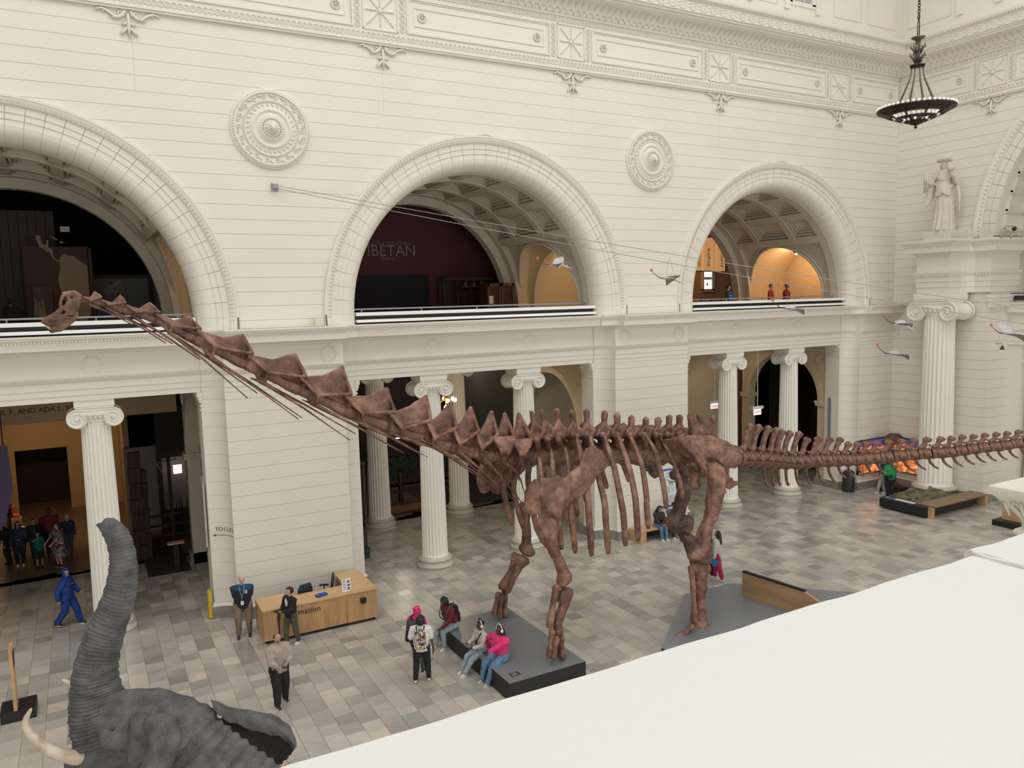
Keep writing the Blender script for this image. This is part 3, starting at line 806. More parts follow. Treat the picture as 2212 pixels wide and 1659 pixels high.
# lower gallery front inside the end opening
g = G(); prof2 = [(0, 6.85), (0, 7.0), (.03, 7.01), (.03, 7.18), (.06, 7.19), (.06, 7.4), (.12, 7.5), (.02, 7.52), (.02, 8.1), (.1, 8.2), (.3, 8.25), (.32, 8.5), (.4, 8.62), (.4, 8.66)]
rows = [[Vector((35.2-d, y, z)) for d, z in prof2]+[Vector((36.4, y, 8.66)), Vector((36.4, y, 6.85))] for y in (3, EY0)]
g.sheet(rows, True, True); g.build('inner_entablature', CREAM, we)
g = G()
for z0, z1, d in ((8.6, 8.72, .12), (8.45, 8.6, .08), (8.2, 8.45, .04)): g.box(XE-.12-d, XE+2, EY0-.14-d, EY0, z0+.3, z1+.3)
g.build('pier_capital', CREAM, we)
g = G(); g.box(35.3, 36.0, 18.5, EY0, 0, 6.85); g.build('jamb_pier', CREAM, we)
column((35.85, 18.0, 0), cp_small, 'fluted ionic column inside the end wall opening at the right edge', None, PI/2)
g = G(); g.box(35.1, 35.14, 3, 18.9, 8.75, 8.95); g.build('parapet_panel', DARK, we)
g = G(); g.tube([Vector((35.0, 18.9, 9.05)), Vector((35.0, 3, 9.05))], .02, 6); g.tube([Vector((35.0, 18.2, 8.66)), Vector((35.0, 18.2, 9.05))], .015, 5); g.build('handrail', BRONZE, we)
# frieze and cornice on the end wall
fe = struct('trim_2', label='enriched frieze and cornice high on the end wall')
def mx(g0):  # mirror long-wall trim onto the end wall: (x,y,z)->(XE-(Y0-y), ...)
    pass
g = G(); g.prism([(XE-(Y0-y), z) for y, z in [(Y0-.10, 17.14), (Y0-.10, 17.18), (Y0-.14, 17.2), (Y0-.14, 17.25), (Y0-.05, 17.27), (Y0-.05, 17.30), (Y0-.01, 17.30), (Y0-.01, 18.98), (Y0-.06, 18.99), (Y0-.06, 19.03), (Y0+.4, 19.03), (Y0+.4, 17.14)]], 4, Y0, lambda u, v, t: Vector((u, t, v))); g.build('frieze_ground', CREAM, fe)
g = G(); g.prism([(XE-(Y0-y), z) for y, z in CY], 4, Y0, lambda u, v, t: Vector((u, t, v))); g.build('cornice', CREAM, fe, smooth=25)
g = G(); guill(g, (XE-.02, 8, 17.425), (XE-.02, Y0, 17.425), ax='x'); guill(g, (XE-.02, 8, 18.875), (XE-.02, Y0, 18.875), ax='x')
EYS = [19.33, 12.36]
for y in EYS:
    for s in (-1, 1): guill(g, (XE-.02, y+s*.72, 17.6), (XE-.02, y+s*.72, 18.72), ax='x')
g.build('guilloche', ORN, fe, kind='stuff')
for y in EYS: put('star_panel', sp, fe, (XE-.01, y, 18.16), (0, 0, -PI/2))
for y0, y1 in ((20.19, Y0-.1), (13.22, 18.47)):
    o = long_panel(y0, y1).build('long_panel', CREAM, fe); o.location = (XE-.01, (y0+y1)/2, 18.16); o.rotation_euler = (0, 0, -PI/2)
    for s in (-1, 1):
        if y1 > 20 and s > 0 and False: continue
        put('rosette', ros, o, (s*((y1-y0)/2-.52), 0, 0))
g = G(); y = 8
while y < Y0-.3:
    g.add([Vector((XE+v[1], y+v[0], 19.05+v[2])) for v in L1.v], [f[::-1] for f in L1.f]); y += .275
g.build('acanthus_row', ORN, fe, smooth=True, kind='stuff')
g = G(); y = 8
while y < Y0-.9:
    keyunit(g, lambda u, z, d, y=y: Vector((XE-.80-d, y+u, 19.69+z))); g.ball((XE-.9, y, 20.12), .055, 6, 4, (.8, .8, 1.1)); g.ball((XE-.9, y+.125, 20.12), .055, 6, 4, (.8, .8, 1.1)); g.ball((XE-.9, y+.25, 20.12), .055, 6, 4, (.8, .8, 1.1)); g.ball((XE-.9, y+.375, 20.12), .055, 6, 4, (.8, .8, 1.1)); y += .5
g.build('key_pattern', ORN, fe, kind='stuff')
o = put('scroll_drop', dm, None, (XE, 19.33, 17.15), (0, 0, -PI/2)); tag(o, 'plaster scroll and leaf drop under the frieze on the end wall above the statue', 'wall ornament', 'scroll drops under the frieze')
ae = struct('wall_attic_end', label='attic wall above the end cornice')
g = G(); g.box(XE, XE+.4, 18.6, Y0, 20.6, 26); g.box(XE, XE+.4, 4, 17.0, 20.6, 26); g.box(XE, XE+.4, 17.0, 18.6, 20.6, 21.3); g.build('attic_face', CREAM, ae)
for ya, yb in ((21.2, 23.2), (4.5, 8)):
    g = G(); t = .04
    for (a, b, c_, d) in ((ya, yb, 21.0, 21.04), (ya, ya+t, 21.04, 26), (yb-t, yb, 21.04, 26)): g.box(XE-.03, XE, a, b, c_, d)
    g.build('panel_moulding', ORN, ae)
for y in (20.8, 19.2):
    g = G(); g.box(XE-.1, XE, y-.14, y+.14, 20.9, 26); g.build('pilaster', CREAM, ae)
wd = struct('window_4', label='latticed attic window in the end wall')
g = G(); g.box(XE-.05, XE+.1, 16.82, 18.78, 21.15, 21.32); g.box(XE-.05, XE+.1, 18.6, 18.78, 21.3, 24.2); g.build('window_frame', CREAM, wd)
g = G(); g.box(XE+.3, XE+.32, 17, 18.6, 21.3, 24.2); g.build('pane', NIGHT, wd)
g = G()
for k in range(5): g.box(XE+.2, XE+.22, 17+k*.4-.012, 17+k*.4+.012, 21.3, 24.2)
for k in range(7): g.box(XE+.2, XE+.22, 17, 18.6, 21.3+k*.4-.012, 21.3+k*.4+.012)
g.build('lattice', CREAM, wd)
# ============================================================ aisles and galleries behind the arcade
def text(s, size, M, loc, rot=(PI/2, 0, 0), parent=None, name='lettering', ext=.004, align='CENTER', sx=1):
    cu = bpy.data.curves.new('t', 'FONT'); cu.body = s; cu.size = size; cu.extrude = ext; cu.align_x = align
    o = bpy.data.objects.new('tmp_text', cu); COL.objects.link(o)
    me = bpy.data.meshes.new_from_object(o.evaluated_get(bpy.context.evaluated_depsgraph_get())); bpy.data.objects.remove(o)
    me.name = name; me.materials.clear(); me.materials.append(M)
    off = parent.location if parent and not parent.parent else Vector((0, 0, 0))
    return put(name, me, parent, Vector(loc)-Vector(off), rot, (sx, 1, 1))
UF = 8.05
FLR2 = mat('gallery_floor', (.16, .12, .09), .4)
gal = struct('wall_gallery', label='vaulted upper gallery behind the arches')
g = G(); g.box(-22, 48, YA+.1, 46, UF-.35, UF); g.box(-22, 48, YA+.1, 31, 6.88, 7.0); g.build('upper_floor', mat('slab_soffit', (.42, .37, .29), .7), gal)
YV0, YV1, YC_, RT = YA+.14, 30.2, 27.6, 2.3
def holewall(g, fn, u0, u1, v0, v1, uc, vc, r, t0, t1, n=24, foot=None):
    """slab in (u,v) with an arched opening reaching down to v0; fn(u,v,t)"""
    arc = [(uc+r*math.cos(PI*i/n), vc+r*math.sin(PI*i/n)) for i in range(n+1)]
    L_ = [(uc+r, v0)]+arc+[(uc-r, v0)]
    def outer(u, v):
        if v <= vc: return (u1 if u > uc else u0, v)
        dx, dz = u-uc, v-vc; k = 1e9
        if abs(dx) > 1e-6: k = min(k, ((u1-uc) if dx > 0 else (u0-uc))/dx)
        if dz > 1e-6: k = min(k, (v1-vc)/dz)
        return (uc+dx*k, vc+dz*k)
    # add corner-faithful outer loop
    O = [outer(u, v) for u, v in L_]
    for t in (t0, t1):
        g.sheet([[fn(u, v, t) for u, v in L_], [fn(u, v, t) for u, v in O]])
    g.sheet([[fn(u, v, t0) for u, v in L_], [fn(u, v, t1) for u, v in L_]])
    # fill the two corners
    for sgn in (1, -1):
        uu = u1 if sgn > 0 else u0
        ks = [o for o in O if abs(o[1]-v1) < 1e-6 and (o[0]-uc)*sgn > 0]; ms = [o for o in O if abs(o[0]-uu) < 1e-6 and o[1] > vc]
        if ks and ms:
            a = max(ks, key=lambda q: abs(q[0]-uc)); b = max(ms, key=lambda q: q[1])
            for t in (t0, t1): g.add([fn(a[0], a[1], t), fn(uu, v1, t), fn(b[0], b[1], t)], [(0, 1, 2)])
for bi, c in enumerate(BAYS):
    if bi == 0: continue
    # vault skin with the side passages cut away
    g = G(); R = 4.86; NA, NY = 72, 44
    def keep(a, y):
        z = ZC+R*math.sin(a); d = abs(y-YC_)
        if d < RT:
            top = 9.3+math.sqrt(RT*RT-d*d)
            if z < top: return False
        return True
    idx = {}
    for i in range(NA+1):
        for j in range(NY+1):
            a = PI*i/NA; y = YV0+(YV1-YV0)*j/NY; idx[i, j] = len(g.v); g.v.append((c+R*math.cos(a), y, ZC+R*math.sin(a)))
    for i in range(NA):
        for j in range(NY):
            a = PI*(i+.5)/NA; y = YV0+(YV1-YV0)*(j+.5)/NY
            if keep(a, y): g.f.append((idx[i, j], idx[i, j+1], idx[i+1, j+1], idx[i+1, j])); g.m.append(0)
    for s in (-1, 1):
        for (ya, yb) in ((YV0, YC_-RT), (YC_+RT, YV1)): g.box(c+s*R-.01, c+s*R+.01, ya, yb, UF, ZC+.01)
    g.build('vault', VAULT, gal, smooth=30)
    g = G()
    def yr(i): return 0
    def ring_y(g, prof, a0, a1, n):
        rows = []
        for i in range(n+1):
            a = a0+(a1-a0)*i/n; rows.append([Vector((c+r*math.cos(a), y, ZC+r*math.sin(a))) for r, y in prof])
        g.sheet(rows, True, True)
    D = math.radians
    for y0, y1, lo in ((YV0, YV0+.42, 0), (YV1-.42, YV1, 0), (26.05, 26.38, 36), (28.25, 28.58, 36)):
        ring_y(g, [(4.62, y0), (4.62, y1), (4.87, y1), (4.87, y0)], D(lo), D(180-lo), 60)
    for th in (36, 54, 72, 90, 108, 126, 144):
        rows = []
        ring_y(g, [(4.64, YV0), (4.64, YV1), (4.87, YV1), (4.87, YV0)], D(th-2.2), D(th+2.2), 2)
    ys = [YV0+.42, 26.05, 26.38, 28.25, 28.58, YV1-.42]; th = [36, 54, 72, 90, 108, 126, 144]
    for a, b in ((0, 1), (2, 3), (4, 5)):
        for k in range(6):
            t0, t1 = D(th[k]+2.2), D(th[k+1]-2.2)
            for q, r in ((.10, 4.70), (.22, 4.76), (.34, 4.81)):
                y0, y1 = ys[a]+q-.04, ys[b]-q+.04; da_ = (q-.04)/4.8
                ring_y(g, [(r, y0), (r, y0+.06), (4.87, y0+.06), (4.87, y0)], t0+da_, t1-da_, 6)
                ring_y(g, [(r, y1-.06), (r, y1), (4.87, y1), (4.87, y1-.06)], t0+da_, t1-da_, 6)
                ring_y(g, [(r, y0), (r, y1), (4.87, y1), (4.87, y0)], t0+da_, t0+da_+.013, 1)
                ring_y(g, [(r, y0), (r, y1), (4.87, y1), (4.87, y0)], t1-da_-.013, t1-da_, 1)
    g.build('vault_coffering', VAULT, gal, kind='stuff')
    # mouldings round the side openings, passage tunnels
    for s in (-1, 1):
        for rr, w in ((RT, .07), (RT+.16, .04)):
            pts = []
            for i in range(25):
                p = PI*i/24; y = YC_+rr*math.cos(p); z = 9.3+rr*math.sin(p); pts.append((c+s*math.sqrt(max(4.84**2-max(z-ZC, 0)**2, .1)), y, z))
            g = G(); g.tube([(c+s*4.84, YC_+rr, UF)]+pts+[(c+s*4.84, YC_-rr, UF)], w, 6); g.build('opening_moulding', VAULT, gal, smooth=True)
    # far arch wall
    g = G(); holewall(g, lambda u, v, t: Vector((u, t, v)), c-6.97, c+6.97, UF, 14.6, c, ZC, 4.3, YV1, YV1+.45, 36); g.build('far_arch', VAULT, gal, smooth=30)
    g = G(); g.box(c-6.97, c+6.97, YV1+.45, YV1+.5, 14.6, 16); g.build('upper_closure', DARK, gal)
def tunnel(c0, c1, far=False):
    g = G(); rows0 = []; rows1 = []
    for i in range(25):
        p = PI*i/24; y = YC_+RT*math.cos(p); z = 9.3+RT*math.sin(p); d = math.sqrt(max(4.86**2-(z-ZC)**2, 0)); rows0.append(Vector((c0+d, y, z))); rows1.append(Vector(((c1-d) if not far else c1, y, z)))
    for arr in (rows0, rows1):
        arr.insert(0, Vector((arr[0].x, YC_+RT, UF))); arr.append(Vector((arr[-1].x, YC_-RT, UF)))
    g.sheet([rows0, rows1]); 
    return g
for i in range(3):
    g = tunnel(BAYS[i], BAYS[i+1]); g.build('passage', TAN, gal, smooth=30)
    xm = (BAYS[i]+BAYS[i+1])/2
    g = G(); 
    for (x0, x1, r) in ((xm-1.6, xm-1.25, .25), (xm+1.25, xm+1.6, .25)):
        rws = []
        for k in range(25):
            p = PI*k/24
            rws.append([Vector((x, YC_+rr*math.cos(p), 9.3+rr*math.sin(p))) for x, rr in ((x0, RT), (x0, RT-r), (x1, RT-r), (x1, RT))])
        g.sheet(rws, True, True)
        for s in (-1, 1): g.box(x0, x1, YC_+s*RT-(r if s > 0 else 0), YC_+s*RT+(r if s < 0 else 0), UF, 9.3)
    g.build('passage_arch', TAN, gal, smooth=30)
    g = G()
    for s in (-1, 1):
        for z in (9.0, 9.12): g.box(BAYS[i]+4.9, BAYS[i+1]-4.9, YC_+s*(RT-.03)-.03, YC_+s*(RT-.03)+.03, z, z+.05)
    g.build('string_moulding', TAN, gal)
g = tunnel(BAYS[3], BAYS[3]+7.2, True); g.box(BAYS[3]+7.2, BAYS[3]+7.4, 24.2, 31, UF, 13); g.build('passage', TAN, gal, smooth=30)
# masses above the vault, closing walls
g = G(); g.box(-22, 48, 24.9, 46, 15.2, 15.5); g.box(-22, 48, 45.8, 46, 0, 15.5); g.box(-21.9, -21.7, 24, 46, 0, 15.5); g.box(41, 41.2, 24, 46, 0, 15.5); g.build('outer_closure', DARK, gal)
# sloped closure between front wall and vault crown is the front wall itself; fill spandrels behind it
g = G()
for c in BAYS[1:]:
    rows = [[Vector((c+r*math.cos(a), YV0, ZC+r*math.sin(a))) for a in [PI*i/48 for i in range(49)]] for r in (4.6, 5.4)]
    g.sheet(rows)
    for s in (-1, 1): g.box(c+s*4.6 if s > 0 else c-5.4, c+5.4 if s > 0 else c-4.6, YV0-.01, YV0+.01, UF, ZC)
g.build('front_spandrel', VAULT, gal)
# lower aisle: cross walls with arches
ais = struct('wall_aisle', label='aisle behind the ground floor columns')
for i in range(len(BAYS)):
    c = BAYS[i]
    x0 = c+4.72; x1 = (BAYS[i+1]-4.72) if i < 3 else c+5.6
    for (xa, r) in ((x0, 2.2), (x1-.45, 2.2)) if i < 3 else ((x0, 2.2),):
        g = G(); holewall(g, lambda u, v, t: Vector((t, u, v)), 24.9, 30.35, 0, 6.9, 27.65, 4.06, r, xa, xa+.45, 24); g.build('cross_arch', VAULT if i < 2 else TAN, ais, smooth=30)
        for xf in ((xa-.03) if i != 9 else xa,):
            g = G(); rws = []
            for k in range(25):
                p = PI*k/24; rws.append([Vector((x, 27.65+rr*math.cos(p), 4.06+rr*math.sin(p))) for x, rr in ((xf, r+.02), (xf, r+.30), (xf+.05, r+.30), (xf+.05, r+.02))])
            g.sheet(rws, True, True); g.build('arch_band', VAULT if i < 2 else TAN, ais, smooth=30)
        g = G()
        for yy, w in ((27.65-2.2, -1), (27.65+2.2, 1)):
            for q, zz in ((.10, 3.98), (.06, 3.86)): g.box(xa-.08-q*.3, xa+.5, yy-q if w > 0 else yy-.55, yy+.55 if w > 0 else yy+q, zz, zz+.12 if q > .08 else zz+.12)
        g.build('impost', VAULT, ais)
        for yy, ss in ((27.65-2.45, 1), (27.65+2.35, 1)):
            gg = G(); ringlet(gg, (xa-.02, yy+.1 if yy < 27 else yy, 6.1), .22, .03, 18, 5, 'x'); gg.build('roundel', VAULT, ais, smooth=True)
    if i < 3:
        g = G(); g.box(x0+.45, x1-.45, 24.9, 25.3, 0, 6.9); g.box(x0+.45, x1-.45, 30.0, 30.35, 0, 6.9)
        if i == 1: g.box(x0+.9, x0+1.0, 25, 30.3, 0, 6.9)
        g.build('aisle_block', VAULT, ais)
    else:
        g = G(); g.box(x1, x1+.3, 24.9, 30.35, 0, 2.2) if False else None
# plinth strips inside
g = G()
for i in range(3):
    c = BAYS[i]; g.box(c+4.6, c+5.3, 24.95, 25.5, 0, .4); g.box(c+4.6, c+5.3, 29.85, 30.4, 0, .4); g.box(BAYS[i+1]-5.3, BAYS[i+1]-4.6, 24.95, 25.5, 0, .4)
c = BAYS[3]; g.box(c+4.6, c+5.3, 24.95, 25.5, 0, .4); g.box(c+4.6, c+5.3, 29.85, 30.4, 0, .4)
g.build('stone_plinth', STONEB, ais)
g = G()
for c in BAYS[1:]:
    for s in (-1, 1): g.box(c+s*4.85-.2, c+s*4.85+.2, YA+.2, 24.95, 0, 6.9)
g.build('reveal', CREAM, ais)
# beam over the rear columns
g = G(); g.box(-22, 34, 30.1, 30.9, 6.82, 7.1); g.build('rear_beam', VAULT, ais)

# --- barriers at the sills
for i, (c, lb) in enumerate(zip(BAYS[1:], ('left', 'middle', 'right'))):
    t = thing('gallery_barrier', 'white two-rail barrier on the ledge in the %s arch' % lb, 'barrier', (c, 24.0, 8.655), 'barriers on the gallery ledge')
    g = G(); g.box(c-4.6, c+4.6, 23.93, 24.05, 8.92, 9.03); g.build('upper_rail', WHITE, t)
    g = G(); g.box(c-4.6, c+4.6, 23.86, 24.02, 8.71, 8.80); g.build('lower_rail', WHITE, t)
    g = G(); g.box(c-4.6, c+4.6, 24.10, 24.13, 8.60, 9.0); g.build('black_backing', BLACK, t)
    t = thing('grey_railing', 'thin grey handrail standing behind the white barrier of the %s arch' % lb, 'railing', (c, 24.6, UF), 'grey handrails in the gallery arches')
    g = G(); g.box(c-4.6, c+4.6, 24.58, 24.62, 9.10, 9.15); g.build('handrail', GREYP, t)
    for k in range(-2, 3):
        g = G(); g.box(c+k*2.1-.02, c+k*2.1+.02, 24.58, 24.62, UF, 9.10); g.build('post', GREYP, t)

# --- left arch: dark gallery with a map wall
B1 = BAYS[1]
PANELB = mat('brown_slat', (.050, .030, .022), .6); MAPD = mat('map_ground', (.050, .018, .015), .7); MAPL = mat('map_land', (.27, .19, .13), .8)
slat = thing('slat_screen', 'dark brown vertical board screen in the left arch', 'screen wall', (-2.7, 33, UF))
for k in range(14):
    g = G(); x = -4.4+k*.28; g.box(x, x+.265, 33.0, 33.05, UF, 12.9); g.build('board', PANELB, slat)
mapw = thing('map_panel', 'tall maroon display panel with a beige map of Central and South America', 'display panel', (-.2, 31.6, UF))
g = G(); a = PY(62, 690, 31.6); b = PY(186, 500, 31.6); g.box(a.x, b.x, 31.6, 31.75, UF, 11.55); g.box(b.x-.02, b.x+.1, 31.6, 32.6, UF, 11.5); g.build('panel', MAPD, mapw)
def M1(x, y): p = PY(x*.1568, 440+y*.1567, 31.585); return (p.x, p.z)
land = [(820, 790), (830, 740), (870, 690), (900, 700), (940, 715), (1000, 715), (1040, 745), (1090, 790), (1150, 815), (1200, 860), (1215, 1000), (1225, 1150), (1240, 1400), (1265, 1500), (1225, 1570), (1190, 1659), (1000, 1659), (960, 1500), (900, 1350), (850, 1230), (805, 1080), (810, 980), (830, 890)]
land2 = [(480, 440), (550, 435), (560, 500), (600, 570), (630, 560), (640, 495), (665, 500), (665, 610), (720, 625), (735, 730), (775, 775), (815, 770), (825, 800), (785, 800), (720, 745), (690, 680), (640, 660), (610, 625), (575, 615), (530, 575), (500, 500)]
g = G()
for poly in (land, land2, [(690, 450), (740, 460), (800, 500), (780, 508), (720, 475)], [(820, 515), (850, 510), (885, 535), (850, 550), (825, 545)], [(765, 548), (790, 550), (780, 560)], [(900, 535), (920, 535), (915, 547)]):
    g.prism([M1(*p) for p in poly], 31.575, 31.6, lambda u, v, t: Vector((u, t, v)))
g.build('map_land', MAPL, mapw)
scr = thing('lit_screen', 'narrow tall violet-blue lit screen at the left edge of the left arch', 'screen', (-2.6, 36, UF))
a = PY(10, 607, 36); b = PY(36, 690, 36); g = G(); g.box(a.x, b.x, 36, 36.05, b.z, a.z); g.build('display', mat('violet_screen', (.1, .1, .3), .4, emit=(.28, .30, .75), estr=.75), scr)
g = G(); g.box(a.x-.12, b.x+.6, 36.06, 36.2, UF, 11.0); g.build('frame', BLACK, scr)
a = PY(38, 613, 35.5); b = PY(60, 640, 35.5)
g = G(); g.box(a.x, b.x, 35.5, 35.55, UF, a.z); o = g.build('lit_exhibit_wall', mat('exhibit_wall', (.35, .2, .13), .7)); tag(o, 'small warm brown exhibit wall right of the violet screen', 'wall panel')
poster = thing('exhibit_poster', 'dark exhibit poster with pale figures left of the map panel', 'poster', (-1.2, 31.5, UF))
a = PY(70, 620, 31.5); b = PY(118, 690, 31.5); g = G(); g.box(a.x, b.x, 31.5, 31.56, b.z-.4, a.z); g.build('board', mat('poster_dark', (.03, .014, .012), .6, col2=(.07, .03, .025), nscale=3), poster)
g = G()
for k, (u, v, h) in enumerate(((77, 650, .35), (85, 655, .3), (92, 650, .45))):
    p = PY(u, v, 31.49); g.ball(p, .06, 7, 5); g.tube([p-Vector((0, 0, .05)), p-Vector((0, 0, h+.2))], [.05, .11], 7)
g.build('printed_figure', mat('figure_print', (.22, .16, .13), .8), poster)
sg = thing('wall_sign', 'small pale sign fixed above the map panel', 'sign', (0, 31.5, 11.6)); p = PY(140, 495, 31.5)
g = G(); g.box(p.x-.14, p.x+.14, 31.5, 31.53, p.z-.09, p.z+.09); g.build('plate', mat('sign_plate', (.6, .57, .6), .5), sg)
g = G(); [g.box(p.x+k*.06-.004, p.x+k*.06+.004, 31.49, 31.5, p.z-.06, p.z+.05) for k in (-1, 0, 1)]; g.build('printed_lines', DARK, sg)
# glazed case with a framed picture
gc = thing('glazed_case', 'large dark glazed wall case with a framed picture in the left arch', 'display case', (2.2, 33, UF))
a = PY(200, 600, 33); b = PY(360, 690, 33)
GREY_ = mat('case_back', (.10, .105, .10), .5)
g = G(); g.box(a.x, b.x, 33.3, 33.35, UF, a.z); g.build('back', GREY_, gc)
g = G(); 
for x in (a.x, (a.x+b.x)/2+.7, b.x): g.box(x-.04, x+.04, 33.0, 33.3, UF, a.z)
g.box(a.x, b.x, 33.0, 33.3, a.z, a.z+.1); g.build('frame', DARK, gc)
p = PY(250, 632, 33.25); g = G()
for q in ((-.33, -.28, -.5, .45), (.28, .33, -.5, .45), (-.33, .33, .42, .47), (-.33, .33, -.52, -.47)): g.box(p.x+q[0], p.x+q[1], 33.2, 33.28, p.z+q[2], p.z+q[3])
g.build('picture_frame', mat('red_wood', (.14, .03, .02), .4), gc)
g = G(); g.box(p.x-.28, p.x+.28, 33.24, 33.27, p.z-.5, p.z+.42); g.build('picture', mat('picture_print', (.30, .26, .22), .7, col2=(.08, .06, .05), nscale=7), gc)
# --- middle arch: maroon wall with lettering
B2 = BAYS[2]
mw_ = struct('wall_maroon', label='maroon gallery wall lettered TIBETAN behind the middle arch')
g = G(); g.box(6, 20.5, 32.0, 32.2, UF, 15); g.box(5, 6, 31, 32.2, UF, 15); g.build('maroon_face', MAROON, mw_)
LET = mat('dull_gold_letter', (.22, .155, .12), .6)
p = PY(837, 553, 31.97); text('TIBETAN', .68, LET, (p.x, 31.97, p.z), parent=mw_, sx=.98)
p = PY(835, 529, 31.97); text('Cyrus Tang Hall of China', .215, LET, (p.x, 31.97, p.z), parent=mw_)
p = PY(837, 562, 31.97); text('Gallery', .215, LET, (p.x, 31.97, p.z), parent=mw_)
dr = struct('door_1', label='wide near-black gallery doorway under the maroon lettering')
a = PY(742, 595, 31.96); b = PY(925, 595, 31.96); g = G(); g.box(a.x, b.x, 31.9, 31.96, UF, (a.z+b.z)/2); g.build('opening', mat('doorway_dark', (.006, .006, .012), .8), dr)
a = PY(955, 600, 31.5); b = PY(1100, 598, 31.5)
dc = thing('figurine_case', 'dark glazed gallery case with three pale figurines on its top shelf', 'display case', (b.x-2, 31.5, UF))
g = G()
for k in range(6):
    x = a.x+(b.x-a.x)*k/5; g.box(x-.035, x+.035, 31.4, 31.5, UF, a.z-.1)
g.box(a.x-.04, b.x+.04, 31.3, 31.5, a.z-.12, a.z); g.build('case_frame', DARK, dc)
g = G(); g.box(a.x, b.x, 31.9, 31.93, UF, a.z-.1); g.build('case_back', mat('case_maroon', (.04, .016, .014), .6), dc)
g = G(); zz = PY(1010, 616, 31.7).z-.06; g.box(a.x+.9, b.x, 31.5, 31.88, zz-.05, zz); g.build('shelf', mat('case_shelf', (.08, .035, .02), .5), dc)
for u, w_ in ((1006, 'left'), (1024, 'middle'), (1040, 'right')):
    p = PY(u, 614, 31.65); g = G(); g.box(p.x-.09, p.x+.09, 31.6, 31.72, zz, zz+.04); g.ball((p.x, 31.66, zz+.12), .09, 8, 5, (1, .8, .9)); g.ball((p.x, 31.66, zz+.26), .055, 8, 5); g.build('figurine', mat('figurine_clay', (.35, .17, .12), .6), None, smooth=True)
    o = COL.objects[-1] if False else bpy.data.objects[[x.name for x in bpy.data.objects if x.name.startswith('figurine') and x.type == 'MESH'][-1]]
    tag(o, w_+' one of three small reddish figurines on the gallery case shelf', 'figurine', 'figurines in the gallery case')
cb = thing('wood_cabinet', 'red-brown wooden cabinet with a paper notice, by the middle arch rail', 'cabinet', (15.4, 29.3, UF))
a = PY(1052, 612, 29.2); b = PY(1110, 612, 29.2)
RW = mat('red_brown_wood', (.17, .06, .03), .45, .3, 4, stretch=(1, 1, .2))
g = G(); g.box(a.x, b.x, 29.2, 29.9, UF, a.z); g.build('carcass', mat('cabinet_dark', (.05, .02, .012), .5), cb)
for k in range(2):
    x = a.x+(b.x-a.x)*k/2; g = G(); 
    for (u0, u1, v0, v1) in ((x+.02, x+.1, UF+.1, a.z-.02), (x+(b.x-a.x)/2-.1, x+(b.x-a.x)/2-.02, UF+.1, a.z-.02), (x+.02, x+(b.x-a.x)/2-.02, a.z-.12, a.z-.02), (x+.02, x+(b.x-a.x)/2-.02, UF+.1, UF+.25)): g.box(u0, u1, 29.15, 29.2, v0, v1)
    g.build('door', RW, cb)
p = PY(1061, 648, 29.14); g = G(); g.box(p.x-.1, p.x+.1, 29.12, 29.14, p.z-.17, p.z+.17); g.build('paper_notice', mat('paper', (.7, .66, .58), .7), cb)
# --- right arch: warm lit gallery
B3 = BAYS[3]
rw = struct('wall_gallery_right', label='warm tan gallery wall with a bright window behind the right arch')
WARM = mat('warm_wall', (.62, .42, .25), .7)
g = G(); g.box(24, 40.5, 37.0, 37.2, UF, 10.9); g.box(24, 40.5, 37.0, 37.2, 10.9, 15); g.build('warm_face', WARM, rw)
g = G(); g.box(20.5, 20.7, 31, 45, UF, 15); g.box(20.5, 27.8, 33.2, 33.4, UF, 15); g.build('brown_partition', mat('brown_partition', (.07, .035, .022), .7), rw)
wd5 = struct('window_5', label='small bright daylight window in the warm gallery wall')
a = PY(1519, 584, 36.9); b = PY(1536, 624, 36.9)
SKYL = mat('window_glow', (.9, .92, .95), .4, emit=(.93, .97, 1.0), estr=1.6)
g = G(); h = (a.z-b.z); zm = a.z-h*.40; g.box(a.x, b.x, 36.9, 36.93, zm+.05, a.z); g.box(a.x, b.x, 36.9, 36.93, b.z, zm-.12); g.build('pane', SKYL, wd5)
g = G(); g.box(a.x-.08, a.x, 36.8, 37, b.z-.1, a.z+.1); g.box(b.x, b.x+.22, 36.8, 37, b.z-.1, a.z+.1); g.box(a.x, b.x, 36.85, 36.95, zm-.12, zm+.05); g.box(a.x-.08, b.x+.22, 36.8, 37, b.z-.16, b.z); g.build('window_frame', WHITE, wd5)
xm_ = (a.x+b.x)/2; g = G(); g.box(xm_-.01, xm_+.01, 36.88, 36.9, b.z, zm-.12); zq = (b.z+zm-.12)/2; g.box(a.x, b.x, 36.88, 36.9, zq-.01, zq+.01); g.ball((xm_, 36.88, zq), .08, 8, 5, (1, .3, 1)); g.build('mullion', GREYP, wd5)
LANT = mat('lantern_fabric', (.75, .42, .18), .7, emit=(.95, .50, .19), estr=.42)
LET2 = mat('olive_letter', (.22, .15, .02), .7)
